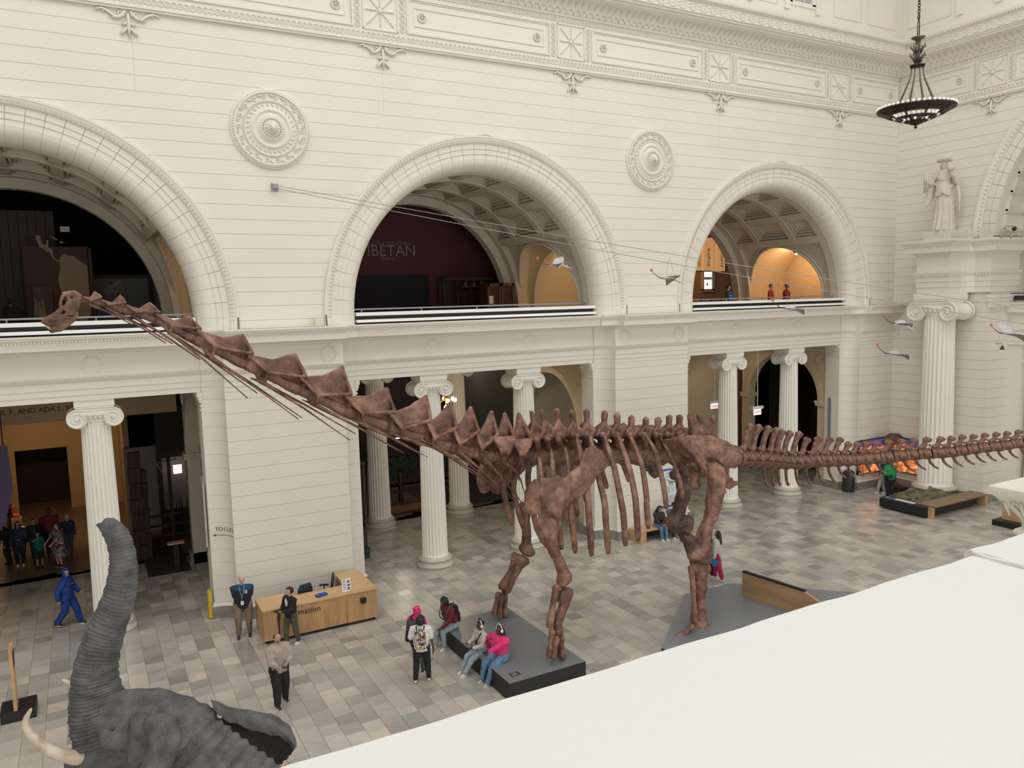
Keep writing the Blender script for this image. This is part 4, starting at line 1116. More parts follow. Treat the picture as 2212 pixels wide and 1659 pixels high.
for (xa, xb, yt, yb, w, lb) in ((1499, 1517, 514, 585, 'understand', 'leftmost'), (1519, 1536.5, 513, 585, 'inspire', 'second from left'), (1537, 1547, 513, 585, '', 'narrow third'), (1548, 1566, 515, 586, 'connect', 'rightmost')):
    Yl = 35.0; a = PY(xa, yb, Yl); b = PY(xb, yb, Yl); t_ = PY(xa, yt, Yl)
    t = thing('hanging_banner', 'glowing amber hanging banner %s in the right arch' % (('lettered '+w) if w else 'without lettering, narrowest of four'), 'banner', (a.x, Yl, b.z), 'amber banners in the right arch')
    g = G(); g.box(a.x, b.x, Yl, Yl+.3, b.z, t_.z); g.build('cloth', LANT, t)
    g = G(); g.box(a.x-.02, b.x+.02, Yl-.02, Yl+.32, t_.z, t_.z+.08); g.box(a.x-.02, b.x+.02, Yl-.02, Yl+.32, b.z-.05, b.z); g.tube([(a.x+.1, Yl+.1, t_.z), (a.x+.1, Yl+.1, 14.9)], .012, 4); g.build('rod', BRONZE, t)
    if w:
        o = text(w, .40, LET2, (b.x-.17 if w != 'inspire' else a.x+.5, Yl-.02, b.z+.25), (PI/2, -PI/2, 0), t, align='LEFT')
hb = thing('bench_rail', 'low dark railing round an opening behind the right arch', 'railing', (24.3, 30, UF))
a = PY(1511, 645, 27); b = PY(1562, 643, 27)
for z in (0, -.28):
    g = G(); g.box(a.x, b.x, 27, 27.05, a.z+z-.03, a.z+z); g.build('rail', BRONZE, hb)
for k in range(3):
    x = a.x+.1+(b.x-a.x-.2)*k/2; g = G(); g.box(x-.02, x+.02, 27, 27.05, UF, a.z); g.build('post', BRONZE, hb)
bs = thing('blue_sign_stand', 'blue freestanding notice beside the person in the right arch', 'sign', (25.2, 26.2, UF))
a = PY(1573, 631, 26.0); b = PY(1584, 648, 26.0)
g = G(); g.box(a.x, b.x, 26, 26.03, b.z, a.z); g.build('board', mat('navy_sign', (.02, .06, .22), .5), bs)
g = G(); g.box((a.x+b.x)/2-.02, (a.x+b.x)/2+.02, 26.03, 26.06, UF, b.z); g.box(a.x, b.x, 25.9, 26.2, UF, UF+.03); g.build('post', GREYP, bs)
g = G()
for k in range(3): g.box(a.x+.06, b.x-.08, 25.985, 26, a.z-.18-k*.08, a.z-.15-k*.08)
g.build('text_line', mat('sign_text', (.4, .5, .7), .6), bs)
# gallery and aisle lamps
def downlight(x, y, z, e, col, nm):
    t = thing('ceiling_lamp', nm, 'lamp', (x, y, z)); g = G(); g.lathe([(.12, -.02), (.14, .1), (.05, .14), (.03, .3)], 12, (x, y, z)); g.build('shade', BRONZE, t, smooth=40)
    g = G(); g.ball((x, y, z-.03), .07, 8, 6); g.build('bulb', mat('bulb_'+nm[:12].replace(' ', '_'), (1, .8, .5), .5, emit=col, estr=6), t, smooth=True)
    plamp('lamp_light', (x, y, z-.2), e, col, .15)
downlight(26.8, 33.5, 13.2, 330, (1, .58, .27), 'warm lamp hung behind the right arch')
downlight(31.8, 27.6, 11.3, 110, (1, .60, .32), 'amber lamp in the vaulted passage right of the right arch')
downlight(19.2, 27.6, 11.2, 60, (1, .70, .42), 'amber lamp in the passage between middle and right arches')
downlight(5.3, 27.6, 11.2, 40, (1, .70, .42), 'amber lamp in the passage between left and middle arches')
# ============================================================ titanosaur skeleton
DR = (12.0, 17.0, 0.0)
dino = thing('dinosaur_skeleton', 'huge brown long-necked dinosaur skeleton standing across the hall on two platforms', 'skeleton', DR)
def lerp_tab(tab, x):
    if x <= tab[0][0]: return tab[0][1]
    for (a, u), (b, v) in zip(tab, tab[1:]):
        if x <= b: return u+(v-u)*(x-a)/(b-a)
    return tab[-1][1]
YS = [(100, 16.1), (500, 16.4), (900, 16.9), (1150, 17.1), (1350, 16.9), (1540, 16.3), (1610, 16.2)]
def S(px, py, dy=0): return PY(px, py, lerp_tab(YS, px)+dy)
def zA(x, y): return (60+x*.18083, 600+y*.18083)
def zB(x, y): return (400+x*.18083, 680+y*.18083)
def zC(x, y): return (740+x*.20796, 840+y*.20796)
def zD(x, y): return (1100+x*.18083, 860+y*.18083)
def zE(x, y): return (1400+x*.16275, 870+y*.16275)
def zF(x, y): return (1020+x*.1929, 1120+y*.1929)
def zG(x, y): return (1400+x*.16878, 1120+y*.16878)
def zK(x, y): return (1180+x*.15066, 1000+y*.15066)
def mirr(p):     # mirror across the animal's mid plane
    px = None
    v = Vector(p); 
    # mid-plane y as a function of x
    ym = lerp_tab(MID, v.x); return Vector((v.x, 2*ym-v.y, v.z))
MID = sorted([(S(px, 1000).x, lerp_tab(YS, px)) for px in (100, 500, 900, 1150, 1350, 1540, 1610)])
def sym(hulls): return hulls+[[(mirr(p), r) for p, r in h] for h in hulls]
KS = dict(skull=1.22, lower_jaw=1.2, femur=1.22, tibia=1.36, fibula=1.3, humerus=1.22, ulna=1.38, radius=1.2, metacarpal=1.25, metatarsal=1.3, toe_bone=1.3, pubis=1.15, ischium=1.3, foot_bone=1.3, dorsal_vertebra=1.22, scapula=1.05, ilium=1.12, sacrum=1.12, cervical_vertebra=1.08)
def bone(name, hulls, vox=.03, sm=3, par=None, m=None, disp=((.25, .03),), label=None, dec=None):
    par = par or dino; kk = KS.get(name, 1.0); hulls = [[(p, r*kk) for p, r in h] for h in hulls]
    me = blob(hulls, vox, sm, disp=disp, mats=m or BONE, name=name, off=DR, dec=dec)
    return put(name, me, par, label=label)
def bar(a, b, ra, rb): return [(a, ra), (b, rb)]
def chain(pts, rs): return [[(pts[i], rs[i]), (pts[i+1], rs[i+1])] for i in range(len(pts)-1)]
def cyl_bone(pts, rs, w=None):
    return chain(pts, rs)
CV = [ # f(front) b(back) prez peak postz ribbase, ridge, spine lead point ; all in full pixels
 (zA, (690, 268), (868, 308), (655, 232), (800, 170), (885, 228), (730, 318), [(1260, 565)], .055),
 (zA, (882, 298), (1128, 385), (880, 268), (1105, 215), (1175, 300), (925, 355), [(1650, 783), (1730, 788)], .06),
 (zA, (1150, 382), (1525, 500), (1180, 330), (1455, 300), (1585, 412), (1270, 468), [(2055, 975)], .072),
 (zA, (1560, 500), (1985, 735), (1535, 435), (1930, 470), (2065, 612), (1705, 660), [(2625, 1438), (2740, 1380)], .095),
 (zB, (140, 300), (715, 590), (150, 190), (690, 245), (805, 470), (310, 510), [(1350, 1245), (1395, 1230)], .115),
 (zB, (760, 605), (1365, 900), (760, 490), (1310, 475), (1445, 745), (940, 815), [(1965, 1497), (2035, 1422)], .125),
 (zB, (1390, 900), (1915, 1150), (1380, 755), (1875, 625), (1985, 950), (1560, 1080), [(2610, 1650)], .13),
 (zC, (50, 235), (465, 395), (35, 80), (455, 0), (545, 240), (235, 375), [(885, 712)], .15),
 (zC, (495, 405), (838, 530), (500, 265), (868, 78), (915, 328), (610, 500), [(1265, 750)], .155),
 (zC, (860, 520), (1115, 610), (890, 368), (1125, 145), (1185, 405), (925, 575), [(1510, 960)], .16),
 (zC, (1135, 600), (1355, 655), (1160, 440), (1328, 200), (1415, 440), (1215, 655), [(1675, 1062)], .17),
 (zC, (1375, 645), (1565, 700), (1400, 485), (1545, 245), (1612, 482), (1450, 690), [(1890, 1215)], .18),
 (zC, (1575, 680), (1775, 725), (1580, 520), (1685, 268), (1785, 505), (1690, 770), [(1895, 1110)], .19),
 (zC, (1785, 690), (1950, 740), (1768, 545), (1830, 265), (1968, 530), (1850, 770), [(1950, 1000)], .20)]
rnd = random.Random(5)
for i, (z, f, b, pz, pk, qz, rb, tips, rc) in enumerate(CV):
    k = 1 if i > 0 else .8
    F = S(*z(*f)); Bk = S(*z(*b)); PZ_ = z(*pz); PK = S(*z(*pk)); QZ = z(*qz)
    L_ = (Bk-F).length
    M_ = F.lerp(Bk, .5); U = (PK-M_); up = Vector((0, 0, 1))
    w = rc*1.25
    pzn = S(*PZ_, -w*.9); qzn = S(*QZ, -w*.85); pzc = S(*PZ_); qzc = S(*QZ)
    lat = S(*z(f[0]*.62+b[0]*.38, (f[1]*.62+b[1]*.38)+ (pz[1]-f[1])*.25), -w*(1.9 if i < 11 else 2.6))
    rbn = S(*z(*rb), -w*1.25)
    top = pzc.lerp(qzc, .5)
    base = M_.lerp(top, .55)
    H = []
    H += [[(F, rc*1.05), (F.lerp(Bk, .3), rc*.9)], [(F.lerp(Bk, .3), rc*.9), (F.lerp(Bk, .7), rc*.95)], [(F.lerp(Bk, .7), rc*.95), (Bk-(Bk-F).normalized()*rc*.6, rc*1.12)]]
    H += [[(F.lerp(Bk, .25)+up*rc*.5, rc*.45), (F.lerp(Bk, .8)+up*rc*.5, rc*.45), (base, rc*.4)]]
    H += [[(pzc.lerp(F, .5), rc*.42), (qzc.lerp(Bk, .55), rc*.42), (M_, rc*.5), (base, rc*.4)], [(pzc, rc*.25), (F.lerp(Bk, .2)+up*rc*.5, rc*.35), (M_+up*rc*.4, rc*.4)], [(qzc, rc*.25), (F.lerp(Bk, .85)+up*rc*.5, rc*.35), (M_+up*rc*.4, rc*.4)]]
    # spine sheet
    RG = pzc.lerp(PK, .52)-up*(.10 if i < 8 else .05)*k; H += [[(pzc, rc*.2), (RG, rc*.2), (base, rc*.3), (F.lerp(Bk, .2)+up*rc*.5, rc*.3)], [(RG, rc*.2), (PK, rc*.26), (base, rc*.3)], [(PK, rc*.30), (PK.lerp(qzc, .5), rc*.26), (base, rc*.3)], [(PK.lerp(qzc, .5), rc*.26), (qzc, rc*.22), (base, rc*.3)]]
    side = []
    side += [[(pzn, rc*.28), (base, rc*.35), (lat, rc*.24)], [(qzn, rc*.26), (base, rc*.3), (lat, rc*.22)], [(PK.lerp(qzc, .15), rc*.25), (qzn, rc*.28), (PK.lerp(qzc, .6), rc*.25)], [(pzn, rc*.3), (F.lerp(Bk, .15)+up*rc*.4, rc*.3)]]
    side += [[(lat, rc*.26), (rbn, rc*.30), (F.lerp(Bk, .35), rc*.3)], [(rbn, rc*.28), (F.lerp(Bk, .12)-up*rc*.5, rc*.3)]]
    if i in (5, 6, 7, 8, 9): side += [[(rbn, rc*.24), (S(*z(rb[0]-115, rb[1]-45), -w*1.35), rc*.1)]]
    if i >= 12:
        tipn = S(*z(*((1720, 665) if i == 12 else (1880, 690))), -w*2.6)
        side += [[(S(*PZ_, -w*1.9), .05), (S(*QZ, -w*1.9), .05), (tipn, .06), (base, .09)]]
    H += sym(side)
    v = bone('cervical_vertebra', H, .021 if i > 3 else .015, 2, disp=((.22, .03), (.07, .010)))
    for q in (0, 1):
        for j, tp in enumerate(tips if q == 0 else tips[:1]):
            if len(tips) > 1 and ((q == 0 and j == 1)): continue
            T_ = S(*z(*tp), -w*1.25); A = rbn; 
            if q: A = mirr(A); T_ = mirr(T_)
            if len(tips) > 1 and q: T_ = S(*z(*tips[1]), w*1.3)
            mid = A.lerp(T_, .45)+Vector((0, 0, -.03*(T_-A).length*0+.03))
            g = G(); rr = max(rc*.30, .022); n_ = 10
            pts = [A.lerp(mid, t/5) if t < 5 else mid.lerp(T_, (t-5)/5) for t in range(11)]
            if i >= 12: pts = [p+Vector((.10*math.sin(PI*t/10), 0, .06*math.sin(PI*t/10))) for t, p in enumerate(pts)]
            g.tube([p-Vector(DR) for p in pts], [rr*(1-t/10)**1.5*.9+.011 for t in range(11)], 7)
            me = g.mesh('cervical_rib', BONE, True); put('cervical_rib', me, v)
# skull
def K(x, y, dy=0): return S(*zA(x, y), dy)
sk = []
for s in (-1, 1):
    d = lambda t: s*t
    sk += [[(K(200, 520, d(.06)), .045), (K(350, 440, d(.10)), .05)], [(K(350, 440, d(.10)), .05), (K(400, 360, d(.12)), .03)],        # snout
           [(K(200, 520, d(.06)), .05), (K(260, 560, d(.06)), .04)], [(K(260, 555, d(.06)), .035), (K(420, 500, d(.12)), .035)],
           [(K(350, 440, d(.10)), .04), (K(430, 470, d(.12)), .04), (K(300, 500, d(.09)), .04)],
           [(K(400, 370, d(.13)), .026), (K(390, 290, d(.15)), .022)], [(K(390, 290, d(.15)), .022), (K(420, 215, d(.14)), .024)], [(K(420, 215, d(.14)), .024), (K(470, 200, d(.13)), .026)],   # orbit ring
           [(K(470, 200, d(.13)), .026), (K(500, 270, d(.14)), .024)], [(K(500, 270, d(.14)), .024), (K(440, 355, d(.15)), .022)], [(K(440, 355, d(.15)), .022), (K(400, 370, d(.13)), .026)],
           [(K(500, 270, d(.14)), .03), (K(490, 400, d(.14)), .03)], [(K(490, 400, d(.14)), .03), (K(430, 470, d(.12)), .03)], [(K(490, 400, d(.14)), .03), (K(440, 380, d(.14)), .022)],
           [(K(560, 260, d(.12)), .035), (K(545, 380, d(.13)), .03)], [(K(545, 380, d(.13)), .03), (K(500, 440, d(.13)), .028)], [(K(610, 260, d(.10)), .03), (K(600, 340, d(.11)), .03)], [(K(600, 340, d(.11)), .03), (K(540, 440, d(.12)), .028)],
           [(K(430, 190, d(.08)), .03), (K(560, 175, d(.08)), .035), (K(620, 220, d(.07)), .035)]]
sk += [[(K(480, 195, -.1), .03), (K(480, 195, .1), .03)], [(K(560, 190, -.09), .035), (K(560, 190, .09), .035)], [(K(620, 230, -.08), .03), (K(620, 230, .08), .03)], [(K(560, 230, 0), .07), (K(625, 260, 0), .06)], [(K(640, 255, 0), .05), (K(690, 268, 0), .045)],
       [(K(200, 520, -.05), .04), (K(200, 520, .05), .04)], [(K(350, 435, -.08), .045), (K(350, 435, .08), .045)], [(K(205, 515, 0), .05), (K(340, 445, 0), .055)]]
skull = bone('skull', sk, .0115, 2, disp=((.12, .012),))
jw = []
for s in (-1, 1):
    d = lambda t: s*t
    jw += [[(K(300, 620, d(.05)), .05), (K(380, 530, d(.09)), .05)], [(K(380, 530, d(.09)), .045), (K(560, 480, d(.13)), .03)], [(K(300, 620, d(.05)), .045), (K(400, 610, d(.09)), .045), (K(550, 500, d(.13)), .035)], [(K(560, 480, d(.13)), .03), (K(590, 420, d(.13)), .028)]]
jw += [[(K(290, 630, -.05), .045), (K(290, 630, .05), .045)]]
jaw = bone('lower_jaw', jw, .0115, 2, par=skull, disp=((.12, .01),))
TOOTH = mat('tooth_enamel', (.72, .60, .48), .4)
g = G()
for s in (-1, 1):
    for j in range(7):
        p = K(208+j*9, 560+j*5, s*(.05+.004*j))-Vector(DR); g.tube([p, p-Vector((0, 0, .045))], [.009, .003], 5)
        p = K(345+j*9, 605-j*8, s*(.09))-Vector(DR); g.tube([p-Vector((0, 0, .01)), p+Vector((0, 0, .04))], [.009, .003], 5)
put('tooth_row', g.mesh('tooth_row', TOOTH), skull, kind='stuff')

# dorsal vertebrae
DT = [(zD, 265, 170, 330), (zD, 385, 158, 460), (zD, 568, 165, 590), (zD, 745, 178, 760), (zD, 925, 175, 930), (zD, 1140, 185, 1120), (zD, 1290, 215, 1285), (zD, 1465, 245, 1450), (zD, 1632, 262, 1615), (zD, 1778, 262, 1765), (zD, 1910, 235, 1900), (zD, 2032, 232, 2030)]
for i, (z, tx, ty, bx) in enumerate(DT):
    tip = S(*z(tx, ty)); base = S(*z(bx, 470)); cen = S(*z(bx, 675)); F = S(*z(bx-78, 680+(20 if i < 3 else 0))); Bk = S(*z(bx+72, 680)); up = Vector((0, 0, 1))
    thick = .055 if i < 2 else .085
    H = [[(F, .25), (cen, .20)], [(cen, .20), (Bk, .25)], [(cen+up*.12, .15), (base, .10)], [(tip, thick), (tip.lerp(base, .45), thick*.8)], [(tip.lerp(base, .45), thick*.8), (base, .11)]]
    side = [[(tip.lerp(base, .35)+Vector((0, -.03, 0)), .035), (S(*z(bx-85, 450), -.14), .045), (base, .06)], [(tip.lerp(base, .35)+Vector((0, -.03, 0)), .035), (S(*z(bx+80, 400), -.12), .05), (base, .06)],
            [(base, .10), (S(*z(bx-5, 440+(60 if i < 3 else 0)), -.62), .075)], [(cen+Vector((0, -.12, .1)), .08), (S(*z(bx-5, 450+(60 if i < 3 else 0)), -.50), .05)],
            [(S(*z(bx+80, 385), -.12), .07), (S(*z(bx+50, 470), -.15), .06)]]
    H += sym(side)
    bone('dorsal_vertebra', H, .026, 2, disp=((.2, .05), (.06, .015)))
# sacral block and spines
H = []
for (ex, ey, bx) in ((565, 185, 585), (690, 175, 700), (865, 205, 850)):
    tip = S(*zE(ex, ey)); base = S(*zE(bx, 440)); H += [[(tip, .10), (tip.lerp(base, .4), .075)], [(tip.lerp(base, .4), .075), (base, .10)]]
H += [[(S(*zE(600, 300)), .05), (S(*zE(680, 260)), .05), (S(*zE(700, 440)), .06), (S(*zE(600, 440)), .06)], [(S(*zE(700, 280)), .05), (S(*zE(800, 280)), .05), (S(*zE(830, 440)), .06), (S(*zE(700, 440)), .06)]]
H += [[(S(*zE(380, 640)), .24), (S(*zE(1150, 690)), .26)]]
for bx in (480, 620, 760, 900, 1040):
    for s in (-1, 1): H += [[(S(*zE(bx, 600)), .12), (S(*zE(bx, 560), s*.85), .10)]]
bone('sacrum', H, .032, 2, disp=((.2, .05), (.06, .015)))
# ossified rods lying over the spines' feet
H = []
# ribs
RB = [([zD(360, 700), zD(375, 830), zD(395, 960), zK(60, 560)], [-.75, -.95, -1.15, -1.2], .065),
      ([zD(500, 605), zD(515, 760), zD(530, 950), zD(565, 1300), zD(590, 1520), zK(225, 1235)], [-.62, -.9, -1.1, -1.3, -1.3, -1.2], .078),
      ([zD(670, 585), zD(700, 740), zD(722, 930), zD(730, 1300), zK(375, 900), zK(420, 1290)], [-.62, -.95, -1.15, -1.35, -1.35, -1.25], .075),
      ([zD(800, 455), zD(850, 640), zD(890, 900), zD(935, 1150), zK(610, 760), zK(652, 1330)], [-.58, -1.0, -1.2, -1.38, -1.38, -1.28], .085),
      ([zD(960, 420), zD(1000, 600), zD(1070, 950), zD(1140, 1250), zK(855, 850), zK(893, 1300)], [-.58, -1.0, -1.25, -1.38, -1.38, -1.28], .085),
      ([zD(1130, 425), zD(1190, 620), zD(1260, 850), zD(1330, 1200), zK(1110, 780), zK(1137, 1185)], [-.58, -1.0, -1.25, -1.38, -1.38, -1.28], .085),
      ([zD(1290, 415), zD(1365, 620), zD(1440, 860), zD(1500, 1150), zK(1290, 650), zK(1322, 1115)], [-.58, -1.0, -1.25, -1.36, -1.36, -1.26], .085),
      ([zD(1435, 420), zD(1535, 650), zD(1600, 880), zD(1640, 1180), zK(1440, 620), zK(1467, 940)], [-.56, -1.0, -1.22, -1.3, -1.28, -1.2], .08),
      ([zD(1640, 460), zD(1735, 610), zD(1800, 850), zD(1850, 1080), zD(1880, 1320)], [-.55, -.95, -1.1, -1.15, -1.1], .075),
      ([zD(1800, 465), zD(1930, 680), zD(2010, 900), zD(2060, 1080), zD(2070, 1195)], [-.52, -.85, -1.0, -1.0, -.95], .07)]
def smooth_path(P_, n=18):
    out = []; m = len(P_)
    for k in range(n+1):
        t = k/n*(m-1); i = min(int(t), m-2); u = t-i
        a = P_[max(i-1, 0)]; b = P_[i]; c = P_[i+1]; d = P_[min(i+2, m-1)]
        out.append(.5*((2*b)+(c-a)*u+(2*a-5*b+4*c-d)*u*u+(3*b-a-3*c+d)*u**3))
    return out
for pts, dys, r in RB:
    P3 = [S(p[0], p[1], d) for p, d in zip(pts, dys)]
    for s in (0, 1):
        Q = [mirr(p) for p in P3] if s else P3
        path = [p-Vector(DR) for p in smooth_path(Q)]; n = len(path)
        g = G(); rows = []; 
        for i, p in enumerate(path):
            t = (path[min(i+1, n-1)]-path[max(i-1, 0)]).normalized(); o = Vector((0, -1 if not s else 1, 0)); o = (o-t*o.dot(t)).normalized(); w_ = t.cross(o)
            k = .75+.35*math.sin(min(i/n*2.2, 1.57)); 
            if i == n-1: k *= .62
            if i == 0: k = .5
            rows.append([p+w_*math.cos(a)*r*k*(1+.04*rnd.uniform(-1, 1))+o*math.sin(a)*r*.62*k for a in [2*PI*j/10 for j in range(10)]])
        g.sheet(rows, True, True)
        put('rib', g.mesh('rib', BONE, True), dino)
# shoulder girdle
def pz_(z, x, y, d): return S(*z(x, y), d)
def girdle(flip):
    d0 = -1.42
    q = lambda x, y, r, d=0: (pz_(zD, x, y, d0+d), r)
    sc = [[q(1010, 590, .05, .1), q(1090, 650, .05, .1), q(1175, 790, .05, .08), q(1000, 960, .07, .05), q(860, 830, .07, .05), q(930, 620, .05, .1)],
          [q(870, 830, .08), q(990, 970, .09), q(700, 1080, .11), q(800, 1170, .09), q(660, 1000, .08)],
          [q(640, 1010, .11), q(760, 1150, .10), q(560, 980, .09), q(590, 1380, .10, -.05), q(450, 1100, .10, -.05), q(640, 1260, .10)],
          [q(560, 950, .07), q(600, 985, .06), q(540, 1010, .07)],
          [q(380, 990, .09), q(560, 1010, .08), q(385, 1150, .10, -.06), q(450, 1290, .10, -.08), q(590, 1420, .10, -.1)]]
    co = [[q(315, 980, .05, .05), q(340, 1020, .07), q(225, 1120, .09, .1), q(215, 1250, .10, .12), q(330, 1180, .11)],
          [q(215, 1250, .10, .12), q(260, 1350, .09, .12), q(350, 1350, .08, .05), q(375, 1250, .09), q(330, 1150, .1)]]
    if flip:
        sc = [[(mirr(p), r) for p, r in h] for h in sc]; co = [[(mirr(p), r) for p, r in h] for h in co]
    dd = ((.35, .10), (.1, .03))
    bone('scapula', sc, .032, 2, disp=dd); bone('coracoid', co, .032, 2, disp=dd)
girdle(False); girdle(True)
# near foreleg
def fq(x, y, r, d): return (pz_(zF, x, y, d), r)
dn = -1.47
bone('humerus', [[fq(760, 75, .15, dn), fq(880, 40, .14, dn)], [fq(760, 90, .15, dn), fq(880, 70, .15, dn), fq(860, 220, .17, dn)], [fq(860, 220, .17, dn), fq(945, 430, .105, dn)], [fq(945, 430, .105, dn), fq(1020, 600, .13, dn)], [fq(1020, 600, .13, dn), fq(1060, 665, .13, dn), fq(1010, 720, .13, dn)]], .03, 3, disp=((.4, .1), (.12, .03)))
bone('ulna', [[fq(1085, 830, .09, dn), fq(1020, 830, .09, dn), fq(1000, 900, .10, dn)], [fq(1085, 830, .09, dn), fq(1005, 1020, .09, dn)], [fq(1005, 1020, .085, dn), fq(960, 1160, .09, dn)], [fq(960, 1160, .09, dn), fq(965, 1270, .10, dn)]], .026, 2, disp=((.3, .06), (.1, .02)))
bone('radius', [[fq(945, 770, .08, dn-.05), fq(930, 830, .075, dn-.05)], [fq(930, 830, .075, dn-.05), fq(900, 1000, .065, dn-.05)], [fq(900, 1000, .065, dn-.05), fq(865, 1190, .09, dn-.05)]], .022, 2, disp=((.3, .05),))
def metac(pts, vox=.018, par=None):
    for (x0, y0, x1, y1, d) in pts:
        bone('metacarpal', [[fq(x0, y0, .07, d), fq((x0+x1)/2, (y0+y1)/2, .05, d)], [fq((x0+x1)/2, (y0+y1)/2, .05, d), fq(x1, y1, .075, d)]], vox, 2, disp=((.2, .03),))
metac([(895, 1275, 865, 1530, dn-.12), (945, 1345, 915, 1545, dn-.2), (1000, 1345, 1010, 1545, dn-.08), (960, 1300, 890, 1500, dn+.14), (985, 1310, 985, 1510, dn+.16)])
# far foreleg
df = 1.55
bone('humerus', [[fq(560, -110, .15, df), fq(600, -40, .14, df)], [fq(575, -70, .15, df), fq(610, 130, .12, df)], [fq(610, 130, .12, df), fq(605, 300, .13, df)], [fq(575, 340, .13, df), fq(640, 370, .13, df)], [fq(605, 300, .13, df), fq(610, 360, .15, df)]], .03, 3, disp=((.4, .1), (.12, .03)))
bone('ulna', [[fq(470, 415, .09, df), fq(590, 480, .10, df), fq(530, 520, .11, df)], [fq(540, 480, .12, df), fq(440, 680, .09, df)], [fq(440, 680, .09, df), fq(375, 800, .11, df)]], .026, 2, disp=((.3, .06), (.1, .02)))
bone('radius', [[fq(480, 425, .08, df-.15), fq(430, 600, .07, df-.15)], [fq(430, 600, .07, df-.15), fq(335, 760, .10, df-.15)]], .022, 2, disp=((.3, .05),))
metac([(290, 850, 245, 1060, df-.1), (325, 885, 305, 1085, df-.14), (370, 885, 370, 1085, df-.05), (330, 860, 280, 1040, df+.16), (365, 865, 345, 1050, df+.16)])
# pelvis
def eq(x, y, r, d): return (pz_(zE, x, y, d), r)
for flip in (0, 1):
    di = -.95
    il = [[eq(440, 480, .06, di), eq(640, 455, .05, di+.05), eq(640, 640, .05, di+.05), eq(520, 560, .05, di)],
          [eq(640, 455, .05, di+.05), eq(830, 470, .05, di+.06), eq(820, 700, .06, di+.06), eq(640, 640, .05, di+.05), eq(720, 740, .06, di)],
          [eq(830, 470, .05, di+.06), eq(1010, 520, .05, di+.02), eq(1150, 610, .05, di), eq(960, 740, .07, di), eq(850, 710, .07, di)],
          [eq(1150, 610, .05, di), eq(1230, 720, .055, di-.03), eq(1225, 770, .055, di-.03), eq(1150, 840, .06, di), eq(1040, 820, .08, di), eq(960, 740, .08, di)],
          [eq(430, 470, .09, di-.08), eq(620, 700, .08, di-.12)], [eq(620, 700, .08, di-.12), eq(745, 870, .07, di-.2)], [eq(745, 870, .07, di-.2), eq(815, 985, .055, di-.25)],
          [eq(640, 700, .06, di-.05), eq(745, 800, .07, di-.1), eq(720, 740, .07, di)], [eq(960, 760, .10, di), eq(1040, 900, .09, di)],
          [eq(210, 510, .05, di+.3), eq(430, 480, .07, di), eq(300, 560, .05, di+.3)], [eq(430, 500, .06, di), eq(560, 700, .06, di+.05), eq(330, 600, .05, di+.3)]]
    pu = [[eq(600, 820, .12, di+.15), eq(680, 830, .12, di+.15)], [eq(640, 830, .16, di+.15), eq(630, 950, .12, di+.2)], [eq(630, 950, .12, di+.2), eq(625, 1090, .14, di+.25)], [eq(590, 1090, .1, di+.25), eq(660, 1090, .1, di+.25)]]
    ic = [[eq(1020, 900, .08, di+.1), eq(1060, 1020, .05, di+.25), eq(1000, 1080, .06, di+.25)], [eq(1000, 1080, .06, di+.25), eq(1080, 1120, .05, di+.3), eq(1185, 1065, .04, di+.4)], [eq(1040, 1030, .05, di+.3), eq(1105, 1010, .04, di+.35), eq(1125, 1060, .03, di+.4)]]
    if flip: il, pu, ic = [[[(mirr(p), r) for p, r in h] for h in hh] for hh in (il, pu, ic)]
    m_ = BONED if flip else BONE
    bone('ilium', il, .03, 2, m=m_, disp=((.4, .08), (.1, .02))); bone('pubis', pu, .03, 2, m=m_, disp=((.4, .08), (.1, .02))); bone('ischium', ic, .024, 2, m=m_)
# near hind leg
dh = -1.15
def gq(x, y, r, d): return (pz_(zG, x, y, d), r)
bone('femur', [[eq(830, 930, .17, dh), eq(930, 930, .19, dh)], [eq(900, 920, .21, dh), eq(920, 1150, .20, dh)], [eq(920, 1150, .20, dh), eq(850, 1450, .17, dh)], [eq(850, 1450, .17, dh), gq(740, 130, .16, dh)], [gq(740, 130, .16, dh), gq(700, 330, .17, dh)],
               [gq(640, 380, .13, dh), gq(545, 480, .085, dh), gq(660, 490, .12, dh)], [gq(720, 330, .17, dh), gq(720, 510, .15, dh)], [gq(680, 420, .15, dh), gq(755, 480, .12, dh), gq(715, 560, .11, dh)]], .034, 3, disp=((.5, .12), (.14, .03)))
bone('tibia', [[gq(600, 640, .11, dh), gq(730, 650, .12, dh)], [gq(670, 650, .16, dh), gq(665, 800, .15, dh)], [gq(665, 800, .15, dh), gq(660, 1050, .13, dh)], [gq(660, 1050, .13, dh), gq(670, 1250, .14, dh)], [gq(670, 1250, .14, dh), gq(700, 1370, .14, dh), gq(620, 1380, .11, dh)]], .032, 3, disp=((.5, .1), (.14, .03)))
bone('fibula', [[gq(545, 640, .075, dh-.12), gq(565, 800, .06, dh-.14)], [gq(565, 800, .06, dh-.14), gq(590, 1050, .06, dh-.14)], [gq(590, 1050, .06, dh-.14), gq(590, 1290, .09, dh-.12)]], .024, 2, disp=((.3, .05),))
for (x0, y0, x1, y1, d, r) in ((540, 1400, 500, 1500, dh-.2, .07), (590, 1420, 545, 1525, dh-.1, .07), (630, 1440, 590, 1540, dh, .07), (560, 1390, 480, 1470, dh-.3, .06)):
    bone('metatarsal', [[gq(x0, y0, r, d), gq((x0+x1)/2, (y0+y1)/2, r*.75, d)], [gq((x0+x1)/2, (y0+y1)/2, r*.75, d), gq(x1, y1, r*1.1, d)]], .018, 2, disp=((.2, .03),))
